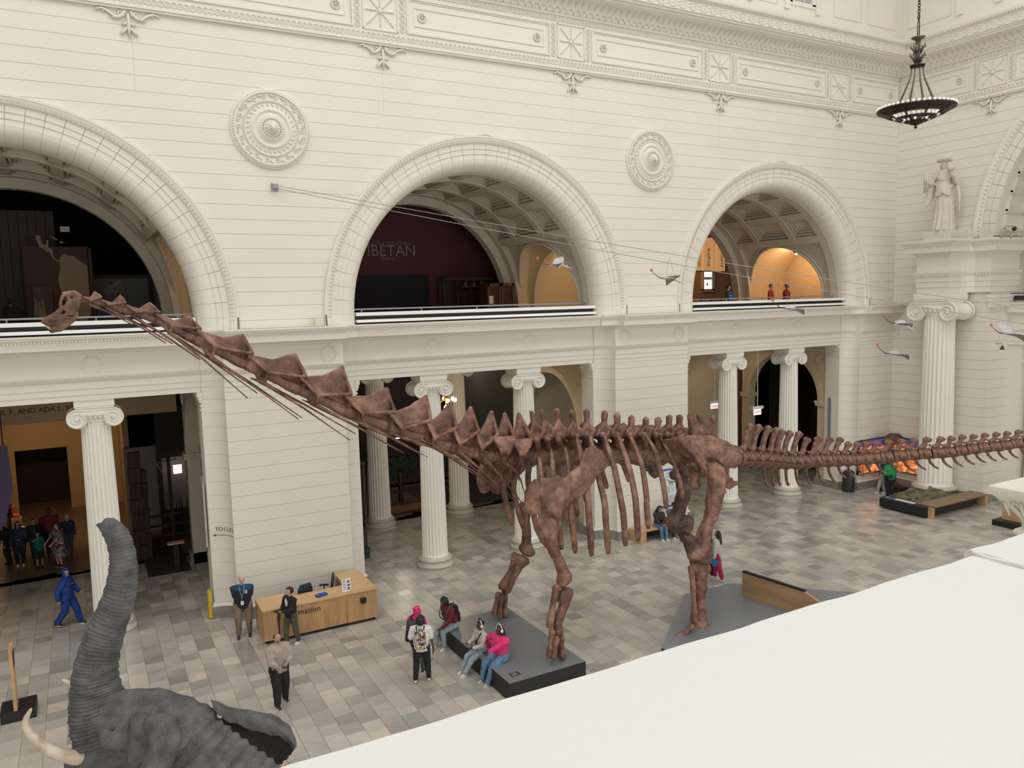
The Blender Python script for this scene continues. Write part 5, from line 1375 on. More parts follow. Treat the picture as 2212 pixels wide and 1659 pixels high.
for (x0, y0, x1, y1, d, r) in ((440, 1480, 370, 1530, dh-.3, .09), (450, 1520, 380, 1590, dh-.2, .07), (500, 1550, 430, 1620, dh-.05, .07)):
    bone('toe_bone', [[gq(x0, y0, r*.8, d), gq(x1, y1, r, d)]], .018, 2, disp=((.2, .03),))
# far hind leg
dg = .95
bone('femur', [[eq(350, 960, .15, dg), eq(470, 950, .16, dg)], [eq(430, 960, .20, dg), eq(470, 1180, .17, dg)], [eq(470, 1180, .17, dg), eq(430, 1400, .17, dg)], [eq(430, 1400, .17, dg), gq(330, 60, .2, dg)], [gq(290, 20, .14, dg), gq(330, 120, .13, dg), gq(500, 130, .16, dg), gq(520, 20, .14, dg)]], .034, 3, m=BONED, disp=((.5, .12), (.14, .03)))
bone('tibia', [[gq(470, 240, .14, dg+.05), gq(560, 270, .13, dg+.05)], [gq(520, 260, .16, dg+.05), gq(600, 560, .11, dg+.05)], [gq(600, 560, .11, dg+.05), gq(690, 880, .12, dg+.05)], [gq(690, 880, .12, dg), gq(730, 1000, .14, dg)]], .032, 3, m=BONED, disp=((.5, .1), (.14, .03)))
bone('foot_bone', [[gq(500, 1000, .08, dg-.1), gq(620, 1020, .1, dg)], [gq(480, 1005, .07, dg-.2), gq(560, 1040, .06, dg-.2)], [gq(620, 1020, .1, dg), gq(720, 1020, .11, dg)]], .022, 2, m=BONED)
# tail
def caud(sz, spine, trans, big):
    """vertebra along +x (towards the tail tip), centrum radius 1 -> scaled"""
    gc_ = G(); gc_.sheet([[Vector((x_, r_*math.cos(a), r_*math.sin(a))) for a in [2*PI*k/20 for k in range(20)]] for x_, r_ in ((-.5, .42), (-.47, .50), (-.3, .46), (0, .42), (.3, .47), (.46, .53), (.5, .45))], True, True)
    H = [[((-.1, 0, .3), .3), ((-.1, 0, .62), .24)]]
    H += [[((0, 0, .6), .24), ((.15, 0, .6+spine*.6), .20)], [((.15, 0, .6+spine*.6), .20), ((.18+spine*.25, 0, .6+spine), .25)], [((.05+spine*.2, 0, .62+spine), .22), ((.42+spine*.25, 0, .57+spine), .20)]]
    for s in (-1, 1):
        H += [[((-.1, s*.15, .6), .14), ((-.62, s*.16, .72), .10)], [((.1, s*.1, .7), .1), ((.3, s*.1, .78), .08)]]
        if trans: H += [[((-.1, s*.3, .15), .2), ((.0, s*(.4+trans), .1), .12)]]
    return blob(H, .06, 2, disp=((.5, .12),), mats=BONE, name='caudal_vertebra', raw=gc_)
cA = [caud(1, 1.35, .55, 1), caud(1, .95, .35, 1), caud(1, .62, .12, 1), caud(1, .55, 0, 1)]
ch = blob([[((0, 0, 0), .17), ((.12, 0, -.5), .14)], [((.12, 0, -.5), .14), ((.42, 0, -1.0), .13)], [((.42, 0, -1.0), .13), ((.75, 0, -1.3), .14)]], .05, 2, mats=BONE, name='chevron')
TP = [(16.55, 16.2), (17.6, 16.3), (18.9, 16.52), (20.5, 16.25), (21.9, 15.9), (23.0, 15.1), (24.3, 14.1), (25.6, 13.15), (26.8, 12.3), (28.2, 11.9), (29.6, 11.9), (31.2, 12.3)]
PYT = [(1600, 992), (1640, 993), (1700, 999), (1735, 998), (1759, 996), (1840, 994), (1905, 989), (1979, 981.5), (2053, 977), (2127, 967), (2178, 962), (2222, 954)]
tp = smooth_path([Vector((x, y, 0)) for x, y in TP], 220)
def pxof(p):
    v = Vector((p.x, p.y, 4.6-CAMZ)); return v.dot(r2)/v.dot(fwd)*F_PX+1106
def ztail(p):
    px = pxof(p)
    if px < 2222:
        q = PY(px, lerp_tab(PYT, px), p.y); return q.z
    return None
pos = [tp[0]]; acc = 0; i0 = 0; step = .37; last = tp[0]; walk = 0
for a, b in zip(tp, tp[1:]):
    walk += (b-a).length
    if walk >= step: pos.append(b.copy()); walk = 0; step = max(step-.0022, .2)
zl = None; Z_ = []
for p in pos:
    z = ztail(p); 
    if z is None: z = zl+.03 
    Z_.append(z); zl = z
for i, p in enumerate(pos):
    q = pos[min(i+1, len(pos)-1)]; o = pos[max(i-1, 0)]
    d = (q-o); dz = (Z_[min(i+1, len(pos)-1)]-Z_[max(i-1, 0)])
    rz = math.atan2(d.y, d.x); ry = -math.atan2(dz, d.length)
    s_ = max(.47*(1-i/75.0), .14); L_ = (d.length/ (2 if 0 < i < len(pos)-1 else 1))
    which = 0 if i < 7 else 1 if i < 11 else 2 if i < 22 else 3
    c_ = put('caudal_vertebra', cA[which], dino, Vector((p.x, p.y, Z_[i]))-Vector(DR), (0, ry, rz), (L_*.95, s_*.95, s_*1.04))
    if 1 < i < 44:
        put('chevron', ch, dino, Vector((p.x, p.y, Z_[i]-s_*.42))-Vector(DR)+Vector((d.x, d.y, 0)).normalized()*L_*.4, (0, ry, rz), (s_*(.7 if i < 8 else .95), s_*.9, s_*(.95 if i < 10 else .72)))
g = G(); 
rod = [Vector((p.x, p.y, Z_[i]))-Vector(DR) for i, p in enumerate(pos)]
g.tube(rod, .05, 6); g.tube([S(1130, 985)-Vector(DR), S(1330, 988)-Vector(DR), S(1600, 990)-Vector(DR)], .06, 6)
g.tube([S(*zC(50, 235))-Vector(DR), S(*zC(860, 520))-Vector(DR), S(1130, 985)-Vector(DR)], .05, 6)
g.build('steel_rod', BLACK, None); o = bpy.data.objects['steel_rod']; o.parent = dino
# ============================================================ people
SK = {'pale': mat('skin_pale', (.62, .38, .29), .55), 'mid': mat('skin_mid', (.45, .26, .18), .55), 'dark': mat('skin_dark', (.10, .050, .034), .5), 'brown': mat('skin_brown', (.22, .115, .075), .5)}
def cloth(name, c, n=.25, sc=9, r=.8): return mat(name, c, r, n, sc, .25, 22)
HAIRB = mat('hair_black', (.012, .010, .009), .5); HAIRG = mat('hair_grey', (.5, .48, .45), .6); HAIRBR = mat('hair_brown', (.05, .028, .018), .5)
EYEM = mat('eye_dark', (.02, .015, .012), .3); LIPM = mat('lip', (.30, .11, .09), .5)
def ik(a, c, l1, l2, pole):
    a = Vector(a); c = Vector(c); d = c-a; L_ = d.length; L_ = min(max(L_, 1e-4), (l1+l2)*.999); d = d.normalized()*L_; c = a+d
    x = (l1*l1-l2*l2+L_*L_)/(2*L_); h = math.sqrt(max(l1*l1-x*x, 0)); p = Vector(pole); p = p-d.normalized()*p.dot(d.normalized())
    p = p.normalized() if p.length > 1e-5 else Vector((0, 1, 0))
    return a+d.normalized()*x+p*h, c
def hand_fingers(g, w, d, side, up, s, curl=.6, r=.0085):
    """palm ball plus five fingers; d = direction of the hand, side = towards the thumb, up = back of the hand"""
    for k, L_ in enumerate((.070, .080, .075, .058)):
        o = side*((1.5-k)*.019*s); p0 = w+d*.075*s+o; p1 = p0+d*L_*.42*s-up*.008*s*curl*2; p2 = p1+(d*(1-curl*.7)-up*curl).normalized()*L_*.33*s; p3 = p2+(d*(1-curl*1.2)-up*curl*1.3).normalized()*L_*.27*s
        g.tube([w+d*.03*s+o*.8, p0, p1, p2, p3], [r*s*1.25, r*s*1.1, r*s, r*s*.9, r*s*.6], 6)
    p0 = w+d*.025*s+side*.022*s; p1 = p0+(d*.6+side*.8).normalized()*.042*s; p2 = p1+(d*.95+side*.2-up*.2).normalized()*.034*s; p3 = p2+(d-up*.4).normalized()*.024*s
    g.tube([p0, p1, p2, p3], [r*s*1.5, r*s*1.3, r*s*1.05, r*s*.7], 6)
def person(label, loc, face, h=1.72, skin='mid', top=None, legs=None, shoes=None, hair=('short', None), hl=(-.27, .08, .80), hr=(.27, .08, .80), fl=(-.10, 0, 0), fr=(.10, .0, 0),
           pelvis=(0, 0, .93), chest=None, head=(0, 0), build=1.0, sleeves='long', hood=False, skirt=None, vest=None, shorts=False, group=None, kl=(0, 1, 0), kr=(0, 1, 0), el=(-.6, -1, -.2), er=(.6, -1, -.2), baggy=1.0, apron=None, curl=.6, headp=0, fdir=(0, 0)):
    s = h/1.75; V = lambda x, y, z: Vector((x, y, z))*s
    t = thing('person', label, 'person', loc, group, math.radians(face-90))
    P = V(*pelvis); cx, cy = (chest or (0, 0)); b = build*1.12
    C = P+V(cx, cy, .33); N = C+V(cx*.4, cy*.4+.0, .21); Hd = N+V(cx*.2, cy*.3+.015, .155)
    A = math.radians(head[0]); hp = math.radians(head[1])
    R = Matrix.Rotation(A, 3, 'Z') @ Matrix.Rotation(hp, 3, 'X')
    hd = lambda x, y, z: Hd+R @ (V(x, y, z))
    SL = C+V(-.175*b, 0, .13); SR = C+V(.175*b, 0, .13); HL = P+V(-.09*b, 0, 0); HR_ = P+V(.09*b, 0, 0)
    EL, WL = ik(SL, V(*hl), .29*s, .25*s, el); ER_, WR = ik(SR, V(*hr), .29*s, .25*s, er)
    AL = V(fl[0], fl[1], fl[2]+.085); AR = V(fr[0], fr[1], fr[2]+.085)
    KL, AL = ik(HL, AL, .44*s, .42*s, kl); KR, AR = ik(HR_, AR, .44*s, .42*s, kr)
    r = lambda x: x*s
    # one continuous body
    H = [[(hd(0, -.012, .035), r(.087)), (hd(0, .018, .0), r(.078))], [(hd(0, .035, -.03), r(.06)), (hd(0, .058, -.078), r(.032)), (hd(0, .0, -.03), r(.06))], [(hd(0, .085, -.01), r(.011)), (hd(0, .108, -.03), r(.013))],
         [(hd(-.086, -.01, -.005), r(.017)), (hd(-.082, -.005, -.03), r(.013))], [(hd(.086, -.01, -.005), r(.017)), (hd(.082, -.005, -.03), r(.013))],
         [(N-V(0, .0, .02), r(.055)), (hd(0, -.02, -.05), r(.053))], [(SL, r(.05)), (SR, r(.05)), (N-V(0, 0, .05), r(.06)), (C, r(.11*b))], [(C+V(-.06, 0, 0), r(.11*b)), (C+V(.06, 0, 0), r(.11*b)), (P+V(-.05, 0, .06), r(.10*b)), (P+V(.05, 0, .06), r(.10*b))],
         [(HL, r(.095*b)), (HR_, r(.095*b)), (P+V(0, 0, .1), r(.1*b))],
         [(SL, r(.052)), (EL, r(.038))], [(EL, r(.038)), (WL, r(.026))], [(SR, r(.052)), (ER_, r(.038))], [(ER_, r(.038)), (WR, r(.026))],
         [(HL, r(.088*b)), (KL, r(.054*b))], [(KL, r(.054*b)), (AL, r(.038))], [(HR_, r(.088*b)), (KR, r(.054*b))], [(KR, r(.054*b)), (AR, r(.038))]]
    hands = []
    for (E_, W_, sx) in ((EL, WL, -1), (ER_, WR, 1)):
        d = (W_-E_).normalized(); inner = Vector((-sx, 0.3, 0)); side = inner-d*inner.dot(d); side.normalize()
        fwdv = Vector((0, 1, .3)); th = (fwdv-d*fwdv.dot(d)).normalized(); up = d.cross(th)*sx; up = up if up.dot(Vector((sx, 0, .3))) > 0 else -up
        H += [[(W_, r(.026)), (W_+d*.035*s+th*.015*s, r(.021)), (W_+d*.035*s-th*.018*s, r(.020)), (W_+d*.078*s+th*.020*s, r(.016)), (W_+d*.076*s-th*.024*s, r(.015))]]
        hands.append((W_, d, th, up))
    for A_, f in ((AL, 0), (AR, 1)): H += [[(A_-V(0, 0, .02), r(.036)), (A_+V(0, .13, -.055), r(.022)), (A_+V(0, -.03, -.05), r(.03))]]
    g = G()
    for W_, d, th, up in hands: hand_fingers(g, W_, d, th, up, s, curl)
    me = blob(H, .0135*s, 2, mats=SK[skin], name='body'); n = len(me.vertices)
    vs = [tuple(v.co) for v in me.vertices]+g.v; fs = [tuple(p.vertices) for p in me.polygons]+[tuple(i+n for i in f) for f in g.f]
    m2 = bpy.data.meshes.new('body'); m2.from_pydata(vs, [], fs); m2.materials.append(SK[skin]); m2.polygons.foreach_set('use_smooth', [True]*len(m2.polygons)); bpy.data.meshes.remove(me)
    body = put('body', m2, t)
    g = G()
    for sx in (-1, 1): g.ball(hd(sx*.033, .084, .008), r(.0135), 8, 5)
    put('eye_pair', g.mesh('eye_pair', EYEM, True), body)
    g = G(); g.tube([hd(-.024, .086, -.058), hd(0, .093, -.057), hd(.024, .086, -.058)], [r(.004), r(.008), r(.004)], 6); put('mouth', g.mesh('mouth', LIPM, True), body)
    # clothes
    o = .026*baggy
    if top:
        wl = EL.lerp(WL, .93 if sleeves == 'long' else .5 if sleeves == 'half' else 0); wr = ER_.lerp(WR, .93 if sleeves == 'long' else .5 if sleeves == 'half' else 0)
        Hc = [[(SL, r(.056+o)), (SR, r(.056+o)), (N-V(0, 0, .07), r(.075+o)), (C, r(.115*b+o))], [(C+V(-.06, 0, 0), r(.115*b+o)), (C+V(.06, 0, 0), r(.115*b+o)), (P+V(-.055, 0, .04), r(.112*b+o)), (P+V(.055, 0, .04), r(.112*b+o))], [(P+V(-.06, 0, -.01), r(.11*b+o)), (P+V(.06, 0, -.01), r(.11*b+o)), (P+V(0, 0, .1), r(.11*b+o))]]
        if sleeves == 'short': Hc += [[(SL, r(.058+o)), (SL.lerp(EL, .72), r(.058+o))], [(SR, r(.058+o)), (SR.lerp(ER_, .72), r(.058+o))]]
        elif sleeves != 'none':
            Hc += [[(SL, r(.056+o)), (EL, r(.044+o))], [(EL, r(.044+o)), (wl, r(.032+o*.8))], [(SR, r(.056+o)), (ER_, r(.044+o))], [(ER_, r(.044+o)), (wr, r(.032+o*.8))]]
        if hood: Hc += [[(N+V(-.06, -.05, .0), r(.05)), (N+V(.06, -.05, 0), r(.05)), (N+V(0, -.09, -.05), r(.05))], [(N+V(-.06, .02, -.02), r(.035)), (N+V(0, .06, -.05), r(.03))], [(N+V(.06, .02, -.02), r(.035)), (N+V(0, .06, -.05), r(.03))]]
        put('top', blob(Hc, .016*s, 2, disp=((.09, .02*baggy),), mats=top, name='top'), t)
    if hood == 'up':
        Hh = [[(hd(0, -.035, .05), r(.105)), (hd(0, -.02, -.03), r(.10))], [(hd(-.07, .03, .03), r(.035)), (hd(-.075, .03, -.06), r(.03))], [(hd(.07, .03, .03), r(.035)), (hd(.075, .03, -.06), r(.03))], [(hd(-.04, .03, .105), r(.03)), (hd(.04, .03, .105), r(.03))], [(hd(0, -.03, -.06), r(.09)), (N-V(0, .02, .04), r(.10))], [(hd(-.05, .05, -.11), r(.03)), (hd(.05, .05, -.11), r(.03))]]
        put('hood', blob(Hh, .014*s, 2, mats=top, name='hood'), t)
    if vest:
        Hv = [[(SL+V(.03, 0, .0), r(.062)), (SR-V(.03, 0, 0), r(.062)), (N-V(0, .03, .08), r(.08)), (C, r(.14*b))], [(C+V(-.06, 0, 0), r(.143*b)), (C+V(.06, 0, 0), r(.143*b)), (P+V(-.06, 0, .02), r(.14*b)), (P+V(.06, 0, .02), r(.14*b))]]
        put('vest', blob(Hv, .016*s, 2, mats=vest, name='vest'), t)
    if legs:
        kk = .62 if shorts else 1
        lo = .024*baggy
        al = KL.lerp(AL, .93) if not shorts else HL.lerp(KL, .92); ar = KR.lerp(AR, .93) if not shorts else HR_.lerp(KR, .92)
        Hl = [[(HL, r(.10*b+o*.7)), (HR_, r(.10*b+o*.7)), (P+V(0, 0, .07), r(.105*b+o*.5))]]
        if shorts: Hl += [[(HL, r(.10*b+o)), (al, r(.08*b+o))], [(HR_, r(.10*b+o)), (ar, r(.08*b+o))]]
        else: Hl += [[(HL, r(.093*b+lo)), (KL, r(.062*b+lo))], [(KL, r(.062*b+lo)), (al, r(.044+lo*1.1))], [(HR_, r(.093*b+lo)), (KR, r(.062*b+lo))], [(KR, r(.062*b+lo)), (ar, r(.044+lo*1.1))]]
        put('trousers' if not shorts else 'shorts', blob(Hl, .016*s, 2, disp=((.08, .015*baggy),), mats=legs, name='trousers'), t)
    if skirt:
        z1 = .45*s; c0 = P; g = G(); rows = []
        for k in range(7):
            u = k/6; zz = (c0.z+.03*s)*(1-u)+z1*u; rr = r(.16*b+.13*u)
            rows.append([Vector((c0.x+math.cos(a)*rr*(1+.05*u*math.sin(a*9)), c0.y+math.sin(a)*rr*.85*(1+.05*u*math.cos(a*7)), zz)) for a in [2*PI*i/36 for i in range(36)]])
        g.sheet(rows[::-1], True, True); put('skirt', g.mesh('skirt', skirt, True), t)
    if shoes:
        for k, A_ in enumerate((AL, AR)):
            fd = Matrix.Rotation(math.radians(fdir[k]), 3, 'Z'); q = lambda x, y, z: A_+fd @ V(x, y, z)
            Hs = [[(q(0, -.05, -.052), r(.034)), (q(-.015, .13, -.060), r(.027)), (q(.015, .13, -.060), r(.027)), (q(0, .02, -.01), r(.036))], [(q(0, .0, -.0), r(.042)), (q(0, 0, -.04), r(.045))]]
            u, l = (shoes if isinstance(shoes, tuple) else (shoes, None))
            sh = put('shoe', blob(Hs, .012*s, 1, mats=u, name='shoe'), t)
            if l:
                g = G(); pts = []
                for a in range(12):
                    an = 2*PI*a/12; pts.append(q(.042*math.cos(an)*(1.05 if math.sin(an) > 0 else .9), .04+.115*math.sin(an), -.075))
                g.sheet([[p-V(0, 0, .008) for p in pts], [p+V(0, 0, .018) for p in pts]], True, True); put('sole', g.mesh('sole', l, False), sh)
    st, hm = hair; hm = hm or HAIRB
    if st in ('short', 'curly', 'long', 'bun', 'dreads', 'puffs', 'cap'):
        Hh = [[(hd(0, -.022, .048), r(.093)), (hd(0, -.03, .01), r(.088))]]
        if st == 'curly': Hh += [[(hd(.085*math.cos(a), -.03+.07*math.sin(a), .04), r(.045)), (hd(.08*math.cos(a), -.03+.07*math.sin(a), -.03 if math.sin(a) < .5 else .04), r(.04))] for a in [PI*.0+2*PI*i/9 for i in range(9)] if not (math.sin(a) > .6)]
        if st in ('long',): Hh += [[(hd(-.05, -.07, .0), r(.05)), (hd(.05, -.07, 0), r(.05)), (hd(-.06, -.11, -.33), r(.05)), (hd(.06, -.11, -.33), r(.05))], [(hd(0, -.10, -.3), r(.07)), (hd(0, -.12, -.48), r(.03))], [(hd(-.08, .0, .02), r(.025)), (hd(-.085, -.01, -.12), r(.025))], [(hd(.08, .0, .02), r(.025)), (hd(.085, -.01, -.12), r(.025))]]
        if st == 'bun': Hh += [[(hd(0, -.05, .15), r(.05)), (hd(0, -.04, .12), r(.04))]]
        if st == 'puffs': Hh += [[(hd(0, -.03, .155), r(.05)), (hd(0, -.02, .14), r(.045))], [(hd(.0, -.12, .03), r(.055)), (hd(.0, -.1, .02), r(.06))]]
        if st == 'dreads': Hh += [[(hd(.09*math.cos(a), -.02+.085*math.sin(a), .02), r(.028)), (hd(.10*math.cos(a), -.02+.095*math.sin(a), -.10), r(.02))] for a in [PI*.12-PI*1.24*i/9 for i in range(10)]]
        put('hair', blob(Hh, .013*s, 1, disp=((.03, .012),), mats=hm, name='hair'), t)
    if st == 'bald': 
        Hh = [[(hd(-.080, -.03, .0), r(.014)), (hd(-.05, -.085, .0), r(.018)), (hd(-.05, -.07, .05), r(.016))], [(hd(.080, -.03, .0), r(.014)), (hd(.05, -.085, .0), r(.018)), (hd(.05, -.07, .05), r(.016))], [(hd(-.05, -.083, 0), r(.02)), (hd(.05, -.083, 0), r(.02)), (hd(0, -.085, .04), r(.02))]]
        put('hair', blob(Hh, .012*s, 1, mats=hm, name='hair'), t)
    if st == 'cap':
        g = G(); g.lathe([(r(.10), 0), (r(.102), r(.02)), (r(.09), r(.06)), (r(.05), r(.09)), (.003, r(.10))], 18); g.v = [tuple(hd(0, -.01, .05)+R @ Vector(v)) for v in g.v]
        g.prism([(-.07*s, .07*s), (.07*s, .07*s), (.055*s, .16*s), (-.055*s, .16*s)], .052*s, .062*s, lambda u, v, w: hd(0, 0, 0)+R @ Vector((u, v, w)))
        put('cap', g.mesh('cap', hm, True), t)
    t['_j'] = 0; del t['_j']
    J = dict(P=P, C=C, N=N, Hd=Hd, WL=WL, WR=WR, hd=hd, s=s, R=R, AL=AL, AR=AR)
    return t, J
def attach(obj_root, t): return None
def world(t, v): return Vector(t.location)+Matrix.Rotation(t.rotation_euler.z, 3, 'Z') @ Vector(v)
def held(name, label, cat, t, at, meshes, group=None, rz=0):
    o = thing(name, label, cat, world(t, at), group, t.rotation_euler.z+rz)
    for nm, me in meshes: put(nm, me, o)
    return o
def backpack(label, t, J, m, m2, size=1.0, txt=None, tz=.36, group=None, pocket=None):
    s = J['s']*size; c = J['C']+Vector((0, -.20*s, -.06*s))
    o = thing('backpack', label, 'backpack', world(t, c), group, t.rotation_euler.z)
    me = blob([[((-.11*s, .03*s, -.20*s), .045*s), ((.11*s, .03*s, -.20*s), .045*s), ((-.10*s, -.07*s, -.18*s), .05*s), ((.10*s, -.07*s, -.18*s), .05*s), ((-.09*s, .02*s, .19*s), .05*s), ((.09*s, .02*s, .19*s), .05*s), ((0, -.06*s, .14*s), .06*s)]], .014*s, 1, mats=m, name='bag'); put('bag', me, o)
    me = blob([[((-.07*s, -.11*s, -.17*s), .035*s), ((.07*s, -.11*s, -.17*s), .035*s), ((-.07*s, -.11*s, -.02*s), .035*s), ((.07*s, -.11*s, -.02*s), .035*s)]], .014*s, 1, mats=pocket or m2, name='pocket'); put('pocket', me, o)
    for sx in (-1, 1):
        g = G(); g.tube([Vector((sx*.08*s, .05*s, .2*s)), Vector((sx*.10*s, .14*s, .26*s)), Vector((sx*.125*s, .25*s, .24*s)), Vector((sx*.125*s, .345*s, .12*s)), Vector((sx*.13*s, .345*s, -.03*s)), Vector((sx*.165*s, .22*s, -.14*s)), Vector((sx*.12*s, .05*s, -.19*s))], .016*s, 6); put('strap', g.mesh('strap', m2, True), o)
    g = G(); g.tube([Vector((-.03*s, 0, .24*s)), Vector((0, -.0, .28*s)), Vector((.03*s, 0, .24*s))], .008*s, 5); put('handle', g.mesh('handle', m2, True), o)
    return o
BLK = cloth('black_cloth', (.014, .014, .016)); NAVY = cloth('navy_cloth', (.02, .03, .06)); WHITEC = cloth('white_cloth', (.75, .74, .72), .1); PINK = cloth('hot_pink_fleece', (.80, .035, .20), .2); MAR = cloth('maroon_fleece', (.17, .013, .025))
DENL = mat('light_denim', (.24, .31, .36), .8, col2=(.38, .45, .48), nscale=10, bump=.3, bscale=30); DENB = mat('blue_denim', (.07, .15, .25), .8, col2=(.14, .24, .36), nscale=9, bump=.3, bscale=30); DENG = mat('grey_denim', (.07, .09, .12), .8, .3, 8)
BLUEF = cloth('royal_blue_fleece', (.012, .055, .30)); KHAKI = cloth('khaki_cloth', (.23, .17, .115)); OLIVE = cloth('olive_cloth', (.10, .09, .06)); OAT = cloth('oat_sweater', (.40, .33, .29), .15); GREYC = cloth('grey_cloth', (.10, .11, .12)); TEAL = cloth('teal_cloth', (.0, .16, .14)); CREAMC = cloth('cream_knit', (.55, .52, .46), .12); GREENC = cloth('green_fleece', (.01, .30, .08)); REDC = cloth('red_cloth', (.35, .02, .02)); MAG = cloth('magenta_cloth', (.45, .01, .10))
SHB = mat('black_shoe', (.015, .015, .015), .4); SHW = mat('white_shoe', (.72, .70, .68), .5); SHR = mat('red_sole', (.35, .02, .03), .5); SHG = mat('silver_shoe', (.55, .55, .53), .4, .3, 30); SLW = mat('white_sole', (.75, .74, .70), .5)
PRINT = mat('patterned_cloth', (.33, .31, .28), .8, col2=(.015, .014, .014), nscale=9)
# visitor in black vest by the desk
t, J = person('bald older man in a black vest and khaki trousers, hands behind his back', PZ(529, 1374), 258, 1.80, 'pale', cloth('blue_shirt', (.012, .05, .14)), KHAKI, SHB, ('bald', HAIRG), hl=(-.10, -.20, .92), hr=(.10, -.20, .92), el=(-1, -.3, 0), er=(1, -.3, 0), vest=BLK, build=1.22, fl=(-.14, .0, 0), fr=(.15, .08, 0), head=(25, -12), sleeves='half')
b = J['C']
LAN = mat('blue_lanyard', (.12, .35, .65), .5)
g = G(); g.tube([J['N']+Vector((-.07, .02, .02)), b+Vector((-.05, .185, .10)), b+Vector((0, .205, -.1))], .009, 5); g.tube([J['N']+Vector((.07, .02, .02)), b+Vector((.05, .185, .10)), b+Vector((0, .205, -.1))], .009, 5); g.tube([b+Vector((0, .205, -.1)), b+Vector((.02, .205, -.19))], .006, 5)
put('lanyard', g.mesh('lanyard', LAN), t)
g = G(); g.box(-.04, .04, .20, .215, b.z-.30, b.z-.19); put('badge', g.mesh('badge', SLW), t)
g = G(); g.box(-.145, -.075, .182, .195, b.z+.02, b.z+.11); put('chest_badge', g.mesh('chest_badge', SLW), t)
g = G(); g.box(-.125, -.115, .195, .20, b.z+.03, b.z+.10); g.box(-.105, -.09, .195, .20, b.z+.05, b.z+.10); put('badge_print', g.mesh('badge_print', BLK), t)
# woman with a fur, by the desk
t, J = person('person with curly dark hair, black fleece and olive trousers, holding a dark animal pelt', PZ(632, 1393), 208, 1.66, 'pale', BLK, OLIVE, (SHW, SLW), ('curly', HAIRB), hl=(-.06, .36, 1.14), hr=(.10, .33, 1.06), fl=(-.09, -.16, 0), fr=(.10, .12, 0), head=(8, -8))
FUR = mat('dark_pelt', (.055, .042, .034), .95, .5, 30, .8, 60)
w = (J['WL']+J['WR'])/2
pelt = blob([[((0, .05, .05), .045), ((-.02, .14, .08), .05)], [((-.02, .14, .08), .045), ((-.06, .26, .14), .02)], [((0, .05, .04), .05), ((.02, .06, -.2), .05)], [((.02, .06, -.2), .045), ((.03, .05, -.5), .025)], [((.03, .05, -.5), .03), ((.03, .04, -.75), .012)]], .012, 1, disp=((.03, .01),), mats=FUR, name='fur')
held('animal_pelt', 'long dark furry pelt hanging from the hands of the person at the desk', 'animal pelt', t, w, [('fur', pelt)])
g = G(); g.prism([(-.03, 1.22), (.03, 1.20), (.06, 1.36), (.02, 1.46), (-.02, 1.40), (-.05, 1.34)], .135, .145, lambda u, v, q: Vector((u, q, v))*J['s']); put('chest_print', g.mesh('chest_print', SLW), t)
# man with phone
t, J = person('balding man in an oatmeal sweater and baggy black trousers looking at a phone', PZ(607, 1522), 285, 1.75, 'mid', OAT, BLK, (SHB, SLW), ('bald', HAIRB), hl=(-.02, .30, 1.06), hr=(.10, .30, 1.02), fl=(-.17, -.10, 0), fr=(.14, .12, 0), head=(12, -38), baggy=1.7, sleeves='half', build=1.08, el=(-1, -.2, 0), er=(1, -.2, 0))
g = G(); g.box(-.035, .035, -.07, .07, -.006, .006); pm = g.mesh('case', BLACK); g = G(); g.box(-.03, .03, -.06, .06, .006, .008); pm2 = g.mesh('screen', mat('phone_screen', (.05, .05, .07), .2))
held('smartphone', 'black phone held by the man in the oatmeal sweater', 'phone', t, (J['WL']+J['WR'])/2+Vector((.02, .12, .04)), [('case', pm), ('screen', pm2)])
g = G(); g.tube([J['P']+Vector((.2, .05, .0)), J['P']+Vector((.28, .1, -.05)), J['P']+Vector((.30, .08, .1))], .004, 4); put('cord', g.mesh('cord', BLK), t)
# walker in blue
t, J = person('person in a bright blue hooded tracksuit with the hood up, walking', PZ(151, 1351), 335, 1.78, 'mid', BLUEF, BLUEF, (SHB, SLW), ('none', None), hl=(-.30, .20, .92), hr=(.30, -.12, .86), fl=(-.12, .26, 0), fr=(.12, -.30, .04), hood='up', baggy=1.6, pelvis=(0, 0, .90), head=(-35, -5))
g = G(); g.box(-.05, .05, .165, .172, J['C'].z+.02, J['C'].z+.04); put('chest_print', g.mesh('chest_print', mat('pale_blue_print', (.3, .45, .8), .6)), t)
# group at the platform
t, J = person('person in a white t-shirt and black trousers, back turned, wearing a sticker covered backpack', PZ(913, 1474), 62, 1.74, 'dark', WHITEC, BLK, (SHW, SHR), ('dreads', HAIRB), hl=(-.24, .10, .90), hr=(.30, .04, .84), fl=(-.17, .0, 0), fr=(.15, .10, 0), sleeves='short', baggy=1.1)
STK = bpy.data.materials.new('sticker_patchwork'); STK.use_nodes = True; nt = STK.node_tree; N = nt.nodes; L = nt.links
tc = N.new('ShaderNodeTexCoord'); vo = N.new('ShaderNodeTexVoronoi'); vo.inputs['Scale'].default_value = 22; L.new(tc.outputs['Object'], vo.inputs['Vector']); cr = N.new('ShaderNodeValToRGB'); L.new(vo.outputs['Color'], cr.inputs['Fac'])
cr.color_ramp.interpolation = 'CONSTANT'; e = cr.color_ramp.elements; e[0].position = 0; e[0].color = (.6, .58, .55, 1); e[1].position = .36; e[1].color = (.03, .03, .03, 1)
for p_, c_ in ((.44, (.45, .10, .05, 1)), (.5, (.35, .33, .30, 1)), (.58, (.5, .36, .08, 1)), (.64, (.02, .02, .02, 1)), (.74, (.25, .07, .07, 1))): q = e.new(p_); q.color = c_
L.new(cr.outputs['Color'], N['Principled BSDF'].inputs['Base Color'])
bp_ = backpack('black backpack covered in stickers reading ELLO, on the back of the person in white', t, J, STK, BLK, 1.0, pocket=STK)
